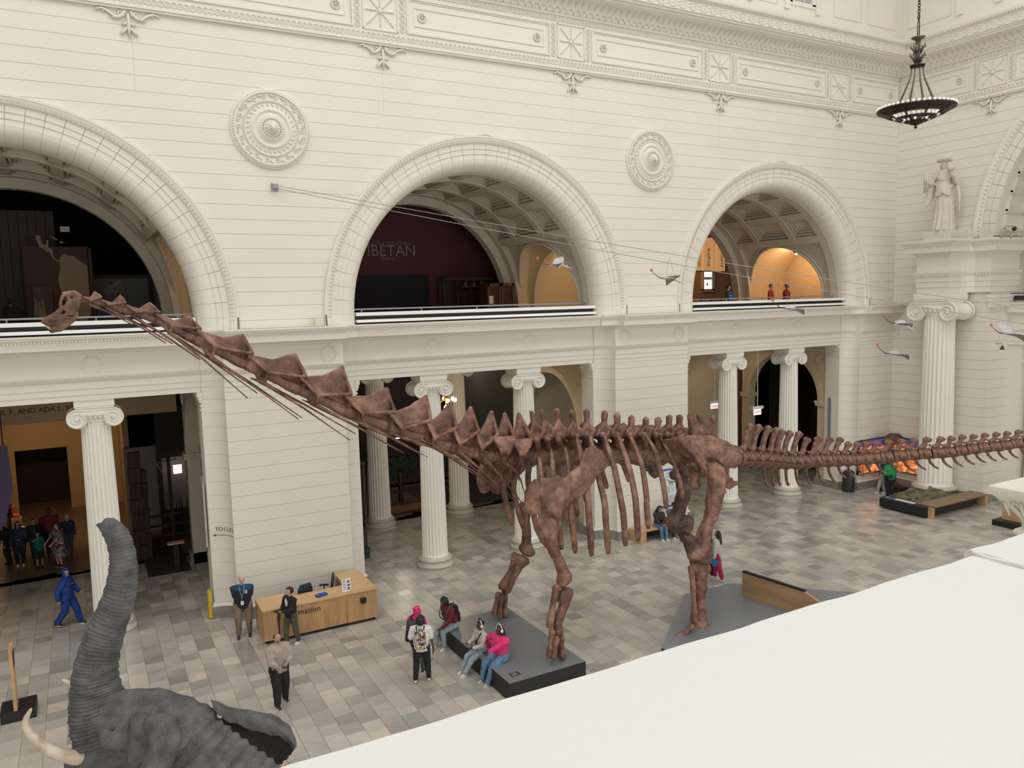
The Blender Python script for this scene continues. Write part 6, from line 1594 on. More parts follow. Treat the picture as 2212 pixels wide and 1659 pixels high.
text('ELLO', .10, SLW, (0, -.165, -.0+.03), (PI/2, 0, 0), bp_)
bpy.data.objects[[o.name for o in bpy.data.objects if o.name.startswith('lettering')][-1]].location = (0, -.155, .0)
g = G(); g.lathe([(.04, -.12), (.04, .1), (.042, .12), (.01, .12)], 12); held('drink_cup', 'pale brown cup in the right hand of the person in white', 'cup', t, J['WR']+Vector((.0, .05, -.08)), [('cup', g.mesh('cup', mat('cup_card', (.5, .36, .24), .6)))])
t, J = person('standing person in a pink hood and dark jeans, left of the white t-shirt', PZ(905, 1449), 38, 1.70, 'brown', PINK, DENG, (SHB, SLW), ('none', None), hood='up', fl=(-.12, .06, 0), fr=(.14, -.02, 0))
backpack('large dark grey backpack on the person in the pink hood', t, J, mat('charcoal_bag', (.045, .05, .06), .6, .2, 10), BLK, 1.22)
# seated three on the platform edge
def seated(label, px, py, face, **k):
    p = PZ(px, py, .45); return person(label, (p.x, p.y, 0), face, **k)
x_edge = 8.12
t, J = person('seated person in a maroon hoodie and light jeans leaning forward, black hair over the face', (8.34, 18.75, 0), 196, 1.78, 'dark', MAR, DENL, (SHW, SLW), ('dreads', HAIRB), pelvis=(0, 0, .56), chest=(0, .16), hl=(-.14, .48, .62), hr=(.16, .10, .56), fl=(-.18, .46, 0), fr=(.14, .50, 0), head=(0, -22), hood=True)
backpack('large black backpack worn by the seated person in maroon', t, J, BLK, GREYC, 1.1)
t, J = person('seated girl in a cream hoodie and light jeans with hair puffs and white headphones', (8.36, 16.98, 0), 186, 1.62, 'dark', CREAMC, DENL, (SHW, SLW), ('puffs', HAIRB), pelvis=(0, 0, .575), chest=(0, .04), hl=(-.12, .38, .74), hr=(.10, .40, .80), fl=(-.10, .66, 0), fr=(.10, .62, 0), head=(0, -4), hood=True)
def phones(t, J, who, col='white'):
    s = J['s']; HW = mat(col+'_headphone', (.8, .79, .77) if col == 'white' else (.02, .02, .02), .35); o = thing('headphones', col+' headphones worn by '+who, 'headphones', world(t, J['Hd']), None, t.rotation_euler.z)
    g = G(); pts = [J['R'] @ Vector((.112*s*math.cos(a), -.01, .02+.125*s*math.sin(a))) for a in [PI*i/14 for i in range(15)]]; g.tube(pts, .013, 6); put('headband', g.mesh('headband', HW, True), o)
    for sx in (-1, 1): g = G(); g.ball(J['R'] @ Vector((sx*.108*s, -.005, -.01)), .045*s, 10, 7, (.6, 1, 1.1)); put('ear_cup', g.mesh('ear_cup', HW, True), o)
phones(t, J, 'the seated girl in cream')
g = G(); g.ball((0, 0, 0), .10, 10, 7, (1.1, .8, .7)); held('shoulder_bag', 'small grey shiny bag on the lap of the girl in cream', 'bag', t, J['P']+Vector((.05, .24, .14)), [('pouch', g.mesh('pouch', mat('pewter_bag', (.16, .16, .17), .3, .3, 30), True))])
g = G(); g.tube([J['N']+Vector((-.12, .06, -.02)), J['C']+Vector((-.02, .15, -.05)), J['P']+Vector((.14, .12, .14))], .016, 5); put('bag_strap', g.mesh('bag_strap', BLK), t)
t, J = person('seated girl in a hot pink hoodie, blue jeans and white headphones', (8.55, 16.38, 0), 200, 1.70, 'dark', PINK, DENB, (SHG, SLW), ('long', HAIRB), pelvis=(0, 0, .575), chest=(-.02, .02), hl=(.02, .46, .80), hr=(.42, -.06, .66), er=(1, .2, .3), fl=(-.10, .62, 0), fr=(.16, .54, 0), head=(-12, -4), hood=True, build=1.22, baggy=1.2)
phones(t, J, 'the seated girl in hot pink')
o = text('Smile!', .085, BLACK, (0, .185*1.0+.03, J['C'].z-.02), (PI/2, 0, PI), t)
g = G(); g.box(-.035, .035, -.07, .07, -.006, .006); held('smartphone', 'dark phone in the hand of the seated girl in hot pink', 'phone', t, J['WL']+Vector((.02, .10, .02)), [('case', g.mesh('case', BLACK))])
# girl walking
t, J = person('woman with long black hair, cream jumper and magenta trousers holding a blue leaflet', PZ(1550, 1252), 118, 1.66, 'mid', CREAMC, MAG, (SHW, SLW), ('long', HAIRB), hl=(-.28, .02, .86), hr=(.26, .14, 1.06), fl=(-.10, -.2, 0), fr=(.10, .12, 0), baggy=1.25, er=(1, -1, 0))
g = G(); g.box(-.01, .01, -.17, .12, -.12, .09, Matrix.Rotation(.4, 4, 'X')); held('leaflet', 'blue leaflet in the hand of the woman in magenta trousers', 'leaflet', t, J['WL']+Vector((-.03, .02, -.12)), [('sheet', g.mesh('sheet', mat('leaflet_blue', (.01, .10, .30), .5, col2=(.05, .22, .45), nscale=12)))])
g = G(); g.ball((0, 0, 0), .07, 10, 7, (1, .8, .8)); held('snack', 'small brown round bag at the right hand of the woman in magenta trousers', 'bag', t, J['WR']+Vector((.03, .06, .02)), [('pouch', g.mesh('pouch', mat('tan_pouch', (.3, .13, .06), .6), True))])
person('person in a white top and black trousers half hidden behind the dinosaur hind leg', PZ(1530, 1247), 100, 1.6, 'mid', WHITEC, BLK, (SHW, SLW), ('long', HAIRB), sleeves='short', fl=(-.1, .1, 0), fr=(.1, -.1, 0))
# green hoodie and companion at far right
t, J = person('person in a green hoodie and black trousers seen from behind near the wall screen', PZ(1922, 1072), 62, 1.70, 'pale', GREENC, BLK, SHB, ('short', HAIRBR), hl=(-.22, .14, .9), hr=(.26, .12, .86), baggy=1.5, hood=True, build=1.12)
g = G(); g.ball((0, 0, 0), .11, 10, 7, (1.2, .6, .8)); held('waist_bag', 'black waist bag on the person in green', 'bag', t, J['P']+Vector((-.10, -.2, .06)), [('pouch', g.mesh('pouch', BLACK, True))])
person('person in pale grey trousers and dark top standing left of the green hoodie', PZ(1905, 1066), 120, 1.68, 'mid', cloth('dark_stripe_top', (.03, .035, .06)), cloth('pale_trousers', (.45, .46, .45), .1), (SHW, SLW), ('short', HAIRB), sleeves='short', fl=(-.1, .18, 0), fr=(.1, -.12, 0))
# pair on the oak bench
t, J = person('seated woman with long black hair, dark patterned jumper and jeans on the oak bench', (19.05, 23.02, 0), 262, 1.66, 'mid', cloth('dark_pattern_jumper', (.03, .028, .024)), DENB, (SHW, SLW), ('long', HAIRB), pelvis=(0, 0, .55), chest=(0, .08), hl=(-.06, .42, .66), hr=(.08, .42, .66), fl=(-.10, .52, 0), fr=(.10, .48, 0), head=(10, -25))
g = G()
for k in range(4): g.box(-.13, .13, .165, .172, J['C'].z-.12+k*.05, J['C'].z-.105+k*.05)
put('knit_band', g.mesh('knit_band', mat('pale_band', (.35, .3, .2), .8)), t)
t, J = person('seated man in a grey jacket, black trousers and dark cap on the oak bench', (19.66, 22.98, 0), 258, 1.74, 'mid', GREYC, BLK, (SHW, SLW), ('cap', BLK), pelvis=(0, 0, .55), chest=(0, .14), hl=(-.05, .5, .60), hr=(.07, .5, .58), fl=(-.14, .50, 0), fr=(.16, .52, 0), head=(-10, -10), build=1.08)
g = G(); g.box(-.035, .035, -.07, .07, -.006, .006); held('smartphone', 'dark phone held by the seated man in grey', 'phone', t, (J['WL']+J['WR'])/2+Vector((.0, .10, .03)), [('case', g.mesh('case', BLACK))])
# crowd in the dim left bay
person('woman in a dark blue top and long hair in the dim left bay', PZ(46, 1222), 262, 1.68, 'mid', NAVY, BLK, (SHW, SLW), ('long', HAIRBR), skirt=None, hl=(-.12, .3, 1.1), build=1.15)
person('person in black bending at the far left of the dim group', PZ(22, 1218), 215, 1.60, 'mid', BLK, BLK, SHB, ('long', HAIRB), chest=(0, .14), hl=(-.2, .3, .6), hr=(.2, .3, .6), head=(0, -30))
person('boy in a teal t-shirt and black shorts raising a hand to his face', PZ(87, 1226), 285, 1.34, 'mid', TEAL, BLK, SHB, ('short', HAIRB), hr=(.02, .22, 1.50), sleeves='short', shorts=True, er=(1, 0, -.5))
person('tall boy in a black open jacket standing behind the teal shirt', PZ(80, 1212), 280, 1.66, 'mid', BLK, NAVY, SHB, ('short', HAIRBR))
person('tall bearded man in a maroon top with pale straps in the dim left bay', PZ(113, 1200), 275, 1.86, 'dark', MAR, BLK, SHB, ('short', HAIRB), build=1.2)
person('woman in a black and white patterned dress holding out her arms', PZ(131, 1224), 215, 1.66, 'pale', PRINT, None, (SHB, SLW), ('curly', HAIRBR), hl=(-.18, .40, 1.0), hr=(.12, .42, 1.02), sleeves='short', skirt=PRINT, build=1.25)
person('child in dungarees with a hand on the hip, right end of the dim group', PZ(151, 1197), 265, 1.56, 'pale', NAVY, DENG, SHB, ('short', HAIRG), hr=(.20, -.02, .94), er=(1, 0, 0), fl=(-.08, 0, 0))
person('person in black with a hair bun at the lit counter in the left bay', (-3.0, 37.6, 0), 190, 1.72, 'pale', BLK, BLK, SHB, ('bun', HAIRBR), hl=(-.1, .35, 1.0), chest=(0, .04))
person('small child with a pink flamingo hat beside the lit counter', PZ(50, 1183), 230, 1.05, 'pale', WHITEC, BLK, SHW, ('short', mat('pink_plush', (.8, .12, .14), .8)))
# upstairs visitors
for (px_, Y_, lab, sk_, tp_, hr_, fc, bd) in ((1573, 26.6, 'person in a grey-green top behind the right arch rail, beside the blue notice', 'mid', cloth('grey_green_top', (.09, .10, .09)), ('short', HAIRB), 330, 1.0), (1665, 26.4, 'person in a bright orange-red jacket behind the right arch rail', 'mid', cloth('orange_red_jacket', (.55, .05, .01)), ('short', HAIRBR), 300, 1.0), (1699, 26.2, 'person in a dark red jacket behind the right arch rail', 'brown', REDC, ('short', HAIRB), 300, 1.25)):
    p = PY(px_, 640, Y_); person(lab, (p.x, Y_, UF), fc, 1.70, sk_, tp_, BLK, SHB, hr_, build=bd)
p = PY(24, 690, 30.8); person('dark silhouette of a person before the violet screen', (p.x, 31.2, UF), 80, 1.72, 'brown', BLK, BLK, SHB, ('short', HAIRB))
person('balding person in black walking below the elephant, half hidden by the parapet', (2.42, 12.75, 0), 300, 1.74, 'pale', BLK, BLK, SHB, ('bald', HAIRG))
# ============================================================ platforms, desk, benches, displays
def boxthing(name, label, cat, loc, parts, group=None):
    t = thing(name, label, cat, loc, group)
    for nm, m, boxes in parts:
        g = G()
        for b in boxes: g.box(*b)
        g.build(nm, m, t)
    return t
t = thing('display_platform', 'grey-topped black platform carrying the dinosaur forefeet, nearer the desk', 'platform', (9.2, 17.1, 0), 'dinosaur platforms')
x0, x1, y0, y1 = 8.12, 10.26, 15.15, 19.18
g = G(); g.box(x0, x1, y0, y1, 0, .445); g.build('side_panels', BLACK, t); g = G(); g.box(x0+.01, x1-.01, y0+.01, y1-.01, .44, .452); g.build('top_sheet', GREYTOP, t)
p = PZ(1112, 1456, .455); g = G(); g.box(p.x-.12, p.x+.12, p.y-.09, p.y+.09, .452, .458); pl = g.build('label_plate', BLACK, t)
g = G(); 
for k in range(4): g.box(p.x-.09, p.x+(.05 if k % 2 else .08), p.y-.06+k*.035, p.y-.05+k*.035, .458, .460)
g.build('printed_lines', mat('plate_print', (.4, .4, .4), .5), pl)
t = thing('display_platform', 'angled grey-topped black platform carrying the dinosaur hind feet', 'platform', (15, 15.5, 0), 'dinosaur platforms')
poly = [(12.30, 14.75), (15.13, 17.13), (16.95, 17.10), (19.5, 14.6), (19.5, 13.2), (12.3, 13.2)]
g = G(); g.prism(poly, 0, .445, lambda u, v, w: Vector((u, v, w))); g.build('side_panels', BLACK, t)
g = G(); g.prism([(u*.998+.03, v*.998+.03) for u, v in poly], .44, .452, lambda u, v, w: Vector((u, v, w))); g.build('top_sheet', GREYTOP, t)
t = thing('oak_partition', 'low slanted oak partition with a black top edge standing on the hind platform', 'partition', (16.3, 15, .45))
A = PX(1603, 1286, 16.15); B_ = PX(1735, 1268, 16.15)
OAKP = mat('oak_panel', (.40, .25, .13), .45, .25, 5, stretch=(1, .1, 1))
ya = PZ(1603, 1286, .452); zt = None
bot = Vector((ya.x, ya.y, .452)); 
def on_line(px, py):  # plane through the panel, running towards the camera side
    d = Vector((.13, -1.0, 0)).normalized(); nrm = Vector((d.y, -d.x, 0)); v = ray(px, py); tt = ((bot-Vector((0, 0, CAMZ))).dot(nrm))/v.dot(nrm); return Vector((0, 0, CAMZ))+v*tt
tl = on_line(1603, 1233); tm = on_line(1737, 1282); tr = on_line(1770, 1291)
d_ = Vector((.13, -1.0, 0)).normalized()
e1 = bot+d_*(tm-bot).xy.length; e2 = bot+d_*((tr-bot).xy.length+.4)
th = Vector((.28, .04, 0))
g = G(); a = bot; 
def quadbox(g, P_, Q_, z0, z1, z2, off):
    g.add([Vector((P_.x, P_.y, z0)), Vector((Q_.x, Q_.y, z0)), Vector((Q_.x, Q_.y, z2)), Vector((P_.x, P_.y, z1)), Vector((P_.x+off.x, P_.y+off.y, z0)), Vector((Q_.x+off.x, Q_.y+off.y, z0)), Vector((Q_.x+off.x, Q_.y+off.y, z2)), Vector((P_.x+off.x, P_.y+off.y, z1))], [(0, 1, 2, 3), (7, 6, 5, 4), (3, 2, 6, 7), (0, 3, 7, 4), (1, 5, 6, 2), (0, 4, 5, 1)])
quadbox(g, bot, e1, .452, tl.z-.05, tl.z-.05, th*.35); g.build('oak_board', OAKP, t)
g = G(); quadbox(g, e1, e2, .452, tl.z-.05, tl.z-.35, th*.35); g.build('oak_end', OAKP, t)
g = G(); 
vs = []
quadbox(g, bot, e1, tl.z-.05, tl.z, tl.z, th*.35); g.build('top_strip', BLACK, t)
# desk
D0 = (5.4, 22.0, 0)
t = thing('information_desk', 'L-shaped oak reception desk with black kickboard and the letters mation', 'desk', D0)
for nm, m, bx in (('kickboard', BLACK, [(3.92, 7.05, 21.5, 21.6, 0, .10), (3.92, 4.0, 21.5, 22.5, 0, .1), (7.0, 7.06, 21.5, 23.2, 0, .1)]),
                  ('front_panel', OAK, [(3.84, 4.62, 21.38, 21.42, .10, .94), (4.62, 6.20, 21.40, 21.44, .10, .92), (6.205, 7.11, 21.38, 21.42, .10, .94)]),
                  ('side_panel', OAK, [(3.84, 3.88, 21.42, 22.42, .10, .94), (7.07, 7.11, 21.42, 23.25, .10, .94), (6.36, 6.40, 22.2, 23.25, .10, .94)])):
    for b_ in bx:
        g = G(); g.box(*b_); g.build(nm, m, t)
for b_ in ((3.83, 4.62, 21.36, 22.43, .94, .985), (4.62, 6.38, 21.38, 22.16, .93, .97), (6.38, 7.12, 21.36, 23.26, .94, .985)):
    g = G(); g.box(*b_); g.build('worktop', OAKT, t)
text('mation', .23, BLACK, (5.12, 21.395, .66), (PI/2, 0, 0), t)
t = thing('wall_box', 'small black device box on the right front of the desk', 'device', (6.68, 21.37, .72)); g = G(); g.cham(6.60, 6.76, 21.31, 21.38, .64, .78, .01); g.box(6.64, 6.74, 21.33, 21.38, .60, .66); g.build('housing', BLACK, t)
def office_chair(loc, rz, label, seat_m):
    t = thing('office_chair', label, 'chair', loc, 'office chairs behind the desk', rz)
    put('seat', blob([[((-.2, -.2, .48), .05), ((.2, -.2, .48), .05), ((-.2, .22, .48), .05), ((.2, .22, .48), .05)]], .02, 2, mats=seat_m, name='seat'), t)
    put('backrest', blob([[((-.19, -.25, .66), .035), ((.19, -.25, .66), .035), ((-.22, -.30, .95), .035), ((.22, -.30, .95), .035), ((-.15, -.31, 1.12), .035), ((.15, -.31, 1.12), .035)]], .018, 2, mats=seat_m, name='backrest'), t)
    for s in (-1, 1):
        g = G(); g.tube([(s*.2, .0, .47), (s*.30, .0, .52), (s*.31, .0, .70)], .018, 6); g.box(s*.31-.04, s*.31+.04, -.14, .14, .69, .725); put('armrest', g.mesh('armrest', BLACK), t)
    g = G(); g.tube([(0, 0, .1), (0, 0, .46)], .03, 8)
    for k in range(5):
        a = k*2*PI/5; g.tube([(0, 0, .11), (.28*math.cos(a), .28*math.sin(a), .07)], .022, 6); g.ball((.28*math.cos(a), .28*math.sin(a), .03), .03, 8, 5)
    put('base', g.mesh('base', BLACK, 30), t)
CHM = mat('dark_chair_fabric', (.035, .045, .055), .8, .2, 20); CHM2 = mat('blue_grey_chair_fabric', (.03, .055, .085), .8, .2, 20)
office_chair((5.2, 22.72, 0), 0.25, 'charcoal office chair behind the desk, back to the counter', CHM)
office_chair((5.93, 22.92, 0), 1.2, 'blue-grey office chair behind the desk with an arm showing', CHM2)
t = thing('sign_holder', 'white upright leaflet holder on the desk counter', 'sign', (6.28, 21.62, .97)); 
mx_ = Matrix.Translation((6.28, 21.6, .97)) @ Matrix.Rotation(-.2, 4, 'X')
g = G(); g.box(-.13, .13, -.005, .005, 0, .36, mx_); g.build('sheet', mat('white_sheet', (.8, .8, .78), .4), t)
g = G(); [g.box(.03, .10, -.009, -.005, z, z+.07, mx_) for z in (.04, .14, .24)]; [g.box(-.10, -.0, -.009, -.005, .06+k*.05, .075+k*.05, mx_) for k in range(5)]; g.build('print', mat('sheet_print', (.12, .08, .09), .6), t)
g = G(); g.box(-.10, -.02, -.010, -.006, .31, .33, mx_); g.build('blue_mark', mat('sheet_blue', (.02, .04, .25), .6), t)
t = thing('brochure_box', 'blue open leaflet box on the desk counter', 'leaflet box', (5.55, 21.7, .97)); g = G(); g.box(-.16, .16, -.09, .09, 0, .05, Matrix.Translation((5.55, 21.68, .97)) @ Matrix.Rotation(.25, 4, 'Z')); g.build('box', mat('leaflet_box_blue', (.01, .07, .33), .4), t); g = G(); g.box(-.04, .15, -.07, .07, .05, .065, Matrix.Translation((5.55, 21.68, .97)) @ Matrix.Rotation(.25, 4, 'Z')); g.build('leaflets', mat('leaflet_tops', (.02, .12, .5), .4), t)
# wooden bench by the pier
t = thing('oak_bench', 'pale oak box bench against the pier between middle and right bays', 'bench', (19.2, 23.1, 0))
OAKL = mat('pale_oak', (.58, .36, .18), .45, .2, 5, stretch=(.15, 1, 1))
g = G(); g.box(17.95, 20.6, 22.72, 23.42, .42, .47); g.build('seat', OAKL, t)
for xx in (17.95, 20.3): g = G(); g.box(xx, xx+.3 if xx < 19 else xx+.3, 22.72, 23.42, 0, .42); g.build('end_support', OAKL, t)
g = G(); g.box(18.25, 20.3, 23.3, 23.4, 0, .42); g.build('back_rail', BLACK, t)
# poster on the pier
t = thing('wall_poster', 'white poster with a small dinosaur drawing and blue bands on the pier', 'poster', (20.1, Y0-.03, .8))
a = PY(1429, 1018, Y0-.03); b = PY(1466, 1100, Y0-.03); x0, x1, z0, z1 = a.x, a.x+.95, .95, 2.5
g = G(); g.box(x0, x1, Y0-.03, Y0-.005, z0, z1); g.build('sheet', mat('poster_white', (.72, .74, .78), .5), t)
PB = mat('poster_blue', (.02, .09, .40), .5)
g = G(); g.box(x0, x1, Y0-.034, Y0-.03, z1-.07, z1); g.box(x0, x1, Y0-.034, Y0-.03, z0, z0+.07); g.build('band', PB, t)
text('Discovering\nthe titanosaur', .105, BLACK, (x0+.5, Y0-.033, z1-.22), parent=t, sx=.9, ext=.001)
g = G()
for k in range(7): g.box(x0+.08, x0+.45, Y0-.033, Y0-.03, 1.5+k*.045, 1.515+k*.045)
for k in range(5): g.box(x0+.5, x0+.85, Y0-.033, Y0-.03, 1.55+k*.045, 1.56+k*.045)
g.build('printed_lines', mat('print_grey', (.25, .27, .3), .6), t)
g = G(); g.box(x0+.1, x1-.1, Y0-.033, Y0-.03, 1.1, 1.42); g.build('picture_block', mat('pale_grey_block', (.5, .52, .56), .6), t)
DG = mat('drawing_green', (.20, .22, .06), .7)
dq = blob([[((0, 0, 0), .05), ((.14, 0, .0), .05)], [((0, 0, .02), .03), ((-.12, 0, .12), .015)], [((-.12, 0, .12), .015), ((-.17, 0, .12), .02)], [((.16, 0, 0), .03), ((.34, 0, -.02), .008)], [((.0, 0, -.03), .02), ((0, 0, -.14), .018)], [((.13, 0, -.03), .02), ((.13, 0, -.14), .018)]], .012, 1, mats=DG, name='dinosaur_drawing'); dq.transform(Matrix.Diagonal((1, .06, 1, 1)))
put('dinosaur_drawing', dq, t, (x0+.42, Y0-.036-t.location.y, 1.95-t.location.z)); bpy.data.objects['dinosaur_drawing'].location = (x0+.42-t.location.x, -.01, 1.95-t.location.z)
# dark round sign left of the poster
p = PY(1401, 1003, Y0-.03); t = thing('round_sign', 'dark round plaque on the pier left of the poster', 'sign', (p.x, Y0, p.z))
g = G(); rows = [[Vector((p.x+r*math.cos(a), Y0-d, p.z+r*math.sin(a))) for a in [2*PI*i/24 for i in range(24)]] for r, d in ((.27, 0), (.27, .04), (.25, .05), (.22, .04), (.01, .04))]; g.sheet(rows, True); g.build('disc', mat('plaque_green_black', (.02, .025, .025), .5), t)
text('CAFE', .13, mat('plaque_letters', (.12, .13, .13), .5), (p.x, Y0-.045, p.z-.05), parent=t)
# wall arrow lettering
TL = mat('letter_dark', (.09, .08, .07), .6)
o = thing('direction_lettering', 'dark lettering TOILETS on the left pier beside the desk', 'lettering', (3.3, 24.0, 2.66))
for i, ch_ in enumerate('TOILETS'):
    an = .30+i*.215; cxx = 3.02+.53*math.sin(an); cyy = YA-.53*(1-math.cos(an)); text(ch_, .17, TL, (cxx-.012*math.cos(an), cyy-.012, 2.66), (PI/2, 0, -an*.0-math.atan2(math.sin(an), math.cos(an))*1.0), o, name='letter', ext=.002)
g = G(); g.tube([(3.06, 24.02, 2.58), (3.2, 23.98, 2.58), (3.42, 23.80, 2.58), (3.52, 23.58, 2.58)], .008, 4); g.add([Vector((3.02, 24.04, 2.58)), Vector((3.12, 24.0, 2.62)), Vector((3.12, 24.0, 2.54))], [(0, 1, 2)]); o = g.build('direction_arrow', TL); tag(o, 'thin dark arrow under the word TOILETS', 'arrow')
# long grey speaker columns on the jambs
for (x, lb, z0, z1, yy) in ((2.93, 'tall thin grey panel on the jamb left of the desk pier', 2.15, 4.05, 24.5), (30.83, 'tall thin grey panel on the jamb at the right end of the arcade', 2.45, 4.35, 24.62)):
    t = thing('speaker_column', lb, 'speaker', (x, yy, z0), 'thin grey jamb panels'); g = G(); g.box(x-.05, x-.0, yy-.10, yy+.10, z0, z1); g.build('housing', mat('speaker_edge', (.5, .5, .48), .5), t); g = G(); g.box(x-.056, x-.05, yy-.075, yy+.075, z0+.03, z1-.03); g.build('grille', mat('speaker_grille', (.22, .25, .27), .6), t)
t = thing('caution_board', 'yellow folded caution board leaning on the left pier edge', 'sign', (2.80, 24.3, 0)); g = G(); g.box(2.84, 2.88, 24.12, 24.4, .03, .85); g.build('board', mat('caution_yellow', (.85, .55, .02), .4), t); g = G(); g.box(2.80, 2.84, 24.14, 24.38, .03, .83); g.build('rear_board', mat('caution_yellow2', (.75, .48, .02), .4), t)
# floor stand bottom left
t = thing('sign_stand', 'narrow oak upright sign on a black box base at the left edge', 'sign stand', (-1.83, 20.7, 0))
g = G(); g.box(-2.2, -1.5, 20.35, 21.0, 0, .26); g.build('base', BLACK, t)
g = G(); g.box(-1.93, -1.86, 20.35, 20.8, .26, 1.72); g.build('board', OAKL, t); g = G(); g.box(-1.86, -1.852, 20.42, 20.72, 1.25, 1.6); g.build('screen', BLACK, t)
# right side: model case, fossil femur, screens, bin
t = thing('terrain_display', 'black display table with a green terrain model and an oak bench top', 'display table', (31.5, 20.0, 0))
g = G(); g.box(29.62, 33.2, 18.95, 21.05, .08, .45); g.build('body', BLACK, t); g = G(); g.box(29.75, 33.0, 19.1, 20.95, 0, .08); g.build('recessed_foot', DARK, t)
g = G(); g.box(29.9, 33.6, 18.72, 19.5, .452, .50); g.build('bench_top', mat('bench_oak', (.30, .19, .11), .5, .2, 5, stretch=(.15, 1, 1)), t); g = G(); g.box(33.4, 33.6, 18.72, 19.5, 0, .452); g.box(29.78, 29.86, 18.72, 18.95, 0, .452); g.build('bench_leg', OAKL, t)
g = G(); n = 34; rows = []
rr = random.Random(8); bumps = [(rr.uniform(30.3, 32.6), rr.uniform(19.6, 20.95), rr.uniform(.03, .09), rr.uniform(.08, .25)) for _ in range(60)]
for i in range(n):
    x = 30.2+i*(2.6/(n-1)); row = []
    for j in range(20):
        y = 19.55+j*(1.45/19); z = .452+sum(h*math.exp(-((x-a)**2+(y-b)**2)/(w*w)) for a, b, h, w in bumps)*(0 if i in (0, n-1) or j in (0, 19) else 1); row.append(Vector((x, y, z)))
    rows.append(row)
g.sheet(rows); g.build('terrain_model', mat('terrain_green', (.05, .06, .025), .9, col2=(.22, .20, .12), nscale=4), t, smooth=True)
g = G(); g.box(29.78, 30.05, 19.6, 20.9, .452, .46); g.build('label_sheet', mat('label_white', (.7, .7, .7), .4), t); g = G(); g.box(29.78, 30.04, 20.5, 20.85, .46, .464); g.build('label_blue', mat('label_blue', (.05, .11, .28), .4), t)
GLASS = mat('clear_glass', (1, 1, 1), .02); GLASS.node_tree.nodes['Principled BSDF'].inputs['Transmission Weight'].default_value = 1; GLASS.node_tree.nodes['Principled BSDF'].inputs['IOR'].default_value = 1.1
g = G(); g.box(30.15, 32.9, 19.53, 19.54, .452, .95); g.build('glass_side', GLASS, t)
g = G(); g.tube([(32.9, 19.53, .95), (30.9, 21.0, .95)], .004, 4); g.build('glass_edge', GREYP, t)
t = thing('museum_bin', 'black cylindrical bin at the foot of the right arcade pier', 'bin', (30.95, 23.55, 0)); g = G(); g.lathe([(.27, 0), (.27, .75), (.26, .78), (.27, .8), (.25, .93), (.15, 1.0), (.01, 1.0)], 24, (30.95, 23.62, 0)); g.build('body', mat('bin_black', (.02, .02, .02), .5), t, smooth=35)
t = thing('fossil_femur', 'upright giant brown fossil thigh bone on a black base before the wall screens', 'fossil bone', (32.55, 22.6, 0))
g = G(); g.box(32.1, 33.3, 22.2, 23.0, 0, .16); g.build('base', BLACK, t)
fb = blob([[((32.5, 22.6, .3), .28), ((32.75, 22.55, .3), .25)], [((32.6, 22.6, .35), .26), ((32.45, 22.6, 1.2), .19)], [((32.45, 22.6, 1.2), .19), ((32.4, 22.6, 2.2), .24)], [((32.25, 22.6, 2.35), .22), ((32.45, 22.6, 2.5), .24), ((32.95, 22.5, 2.45), .23)]], .04, 3, disp=((.4, .1),), mats=BONED, name='bone', off=(32.55, 22.6, 0)); put('bone', fb, t)
def screenmat(name, seed):
    m = bpy.data.materials.new(name); m.use_nodes = True; nt = m.node_tree; N = nt.nodes; L = nt.links; b = N['Principled BSDF']
    tc = N.new('ShaderNodeTexCoord'); sx = N.new('ShaderNodeSeparateXYZ'); L.new(tc.outputs['Object'], sx.inputs[0])
    n = N.new('ShaderNodeTexNoise'); n.inputs['Scale'].default_value = 2.2; n.inputs['Detail'].default_value = 7; n.inputs['Distortion'].default_value = 1.2
    mp = N.new('ShaderNodeMapping'); mp.inputs['Location'].default_value = (seed, seed, 0); mp.inputs['Scale'].default_value = (1, 1, 1.6); L.new(tc.outputs['Object'], mp.inputs[0]); L.new(mp.outputs[0], n.inputs['Vector'])
    cr = N.new('ShaderNodeValToRGB'); L.new(n.outputs['Fac'], cr.inputs['Fac']); e = cr.color_ramp.elements
    e[0].position = .3; e[0].color = (.06, .02, .01, 1); e[1].position = .72; e[1].color = (1, .62, .28, 1); q = e.new(.45); q.color = (.45, .11, .03, 1); q = e.new(.57); q.color = (.85, .33, .11, 1)
    n2 = N.new('ShaderNodeTexNoise'); n2.inputs['Scale'].default_value = 1.3; L.new(mp.outputs[0], n2.inputs['Vector'])
    ad = N.new('ShaderNodeMath'); ad.operation = 'MULTIPLY_ADD'; L.new(n2.outputs['Fac'], ad.inputs[0]); ad.inputs[1].default_value = -.9; L.new(sx.outputs['Z'], ad.inputs[2])
    gt = N.new('ShaderNodeMath'); gt.operation = 'GREATER_THAN'; L.new(ad.outputs[0], gt.inputs[0]); gt.inputs[1].default_value = 1.58
    mx = N.new('ShaderNodeMix'); mx.data_type = 'RGBA'; L.new(gt.outputs[0], mx.inputs[0]); L.new(cr.outputs['Color'], mx.inputs[6]); mx.inputs[7].default_value = (.035, .04, .16, 1)
    L.new(mx.outputs[2], b.inputs['Emission Color']); b.inputs['Emission Strength'].default_value = 1.15; b.inputs['Base Color'].default_value = (.02, .02, .02, 1); b.inputs['Roughness'].default_value = .3
    return m
t = thing('video_screen', 'glowing orange desert screen on the long wall beside the corner', 'screen', (32.4, Y0, 0), 'corner video screens'); g = G(); g.box(31.36, 33.46, Y0-.12, Y0-.02, .74, 2.36); g.build('frame', BLACK, t)
g = G(); g.box(31.42, 31.98, Y0-.13, Y0-.12, .78, 2.32); g.build('display', screenmat('screen_portrait', 3.1), t); g = G(); g.box(32.0, 33.44, Y0-.13, Y0-.12, .78, 2.32); g.build('display', screenmat('screen_left', 0), t)
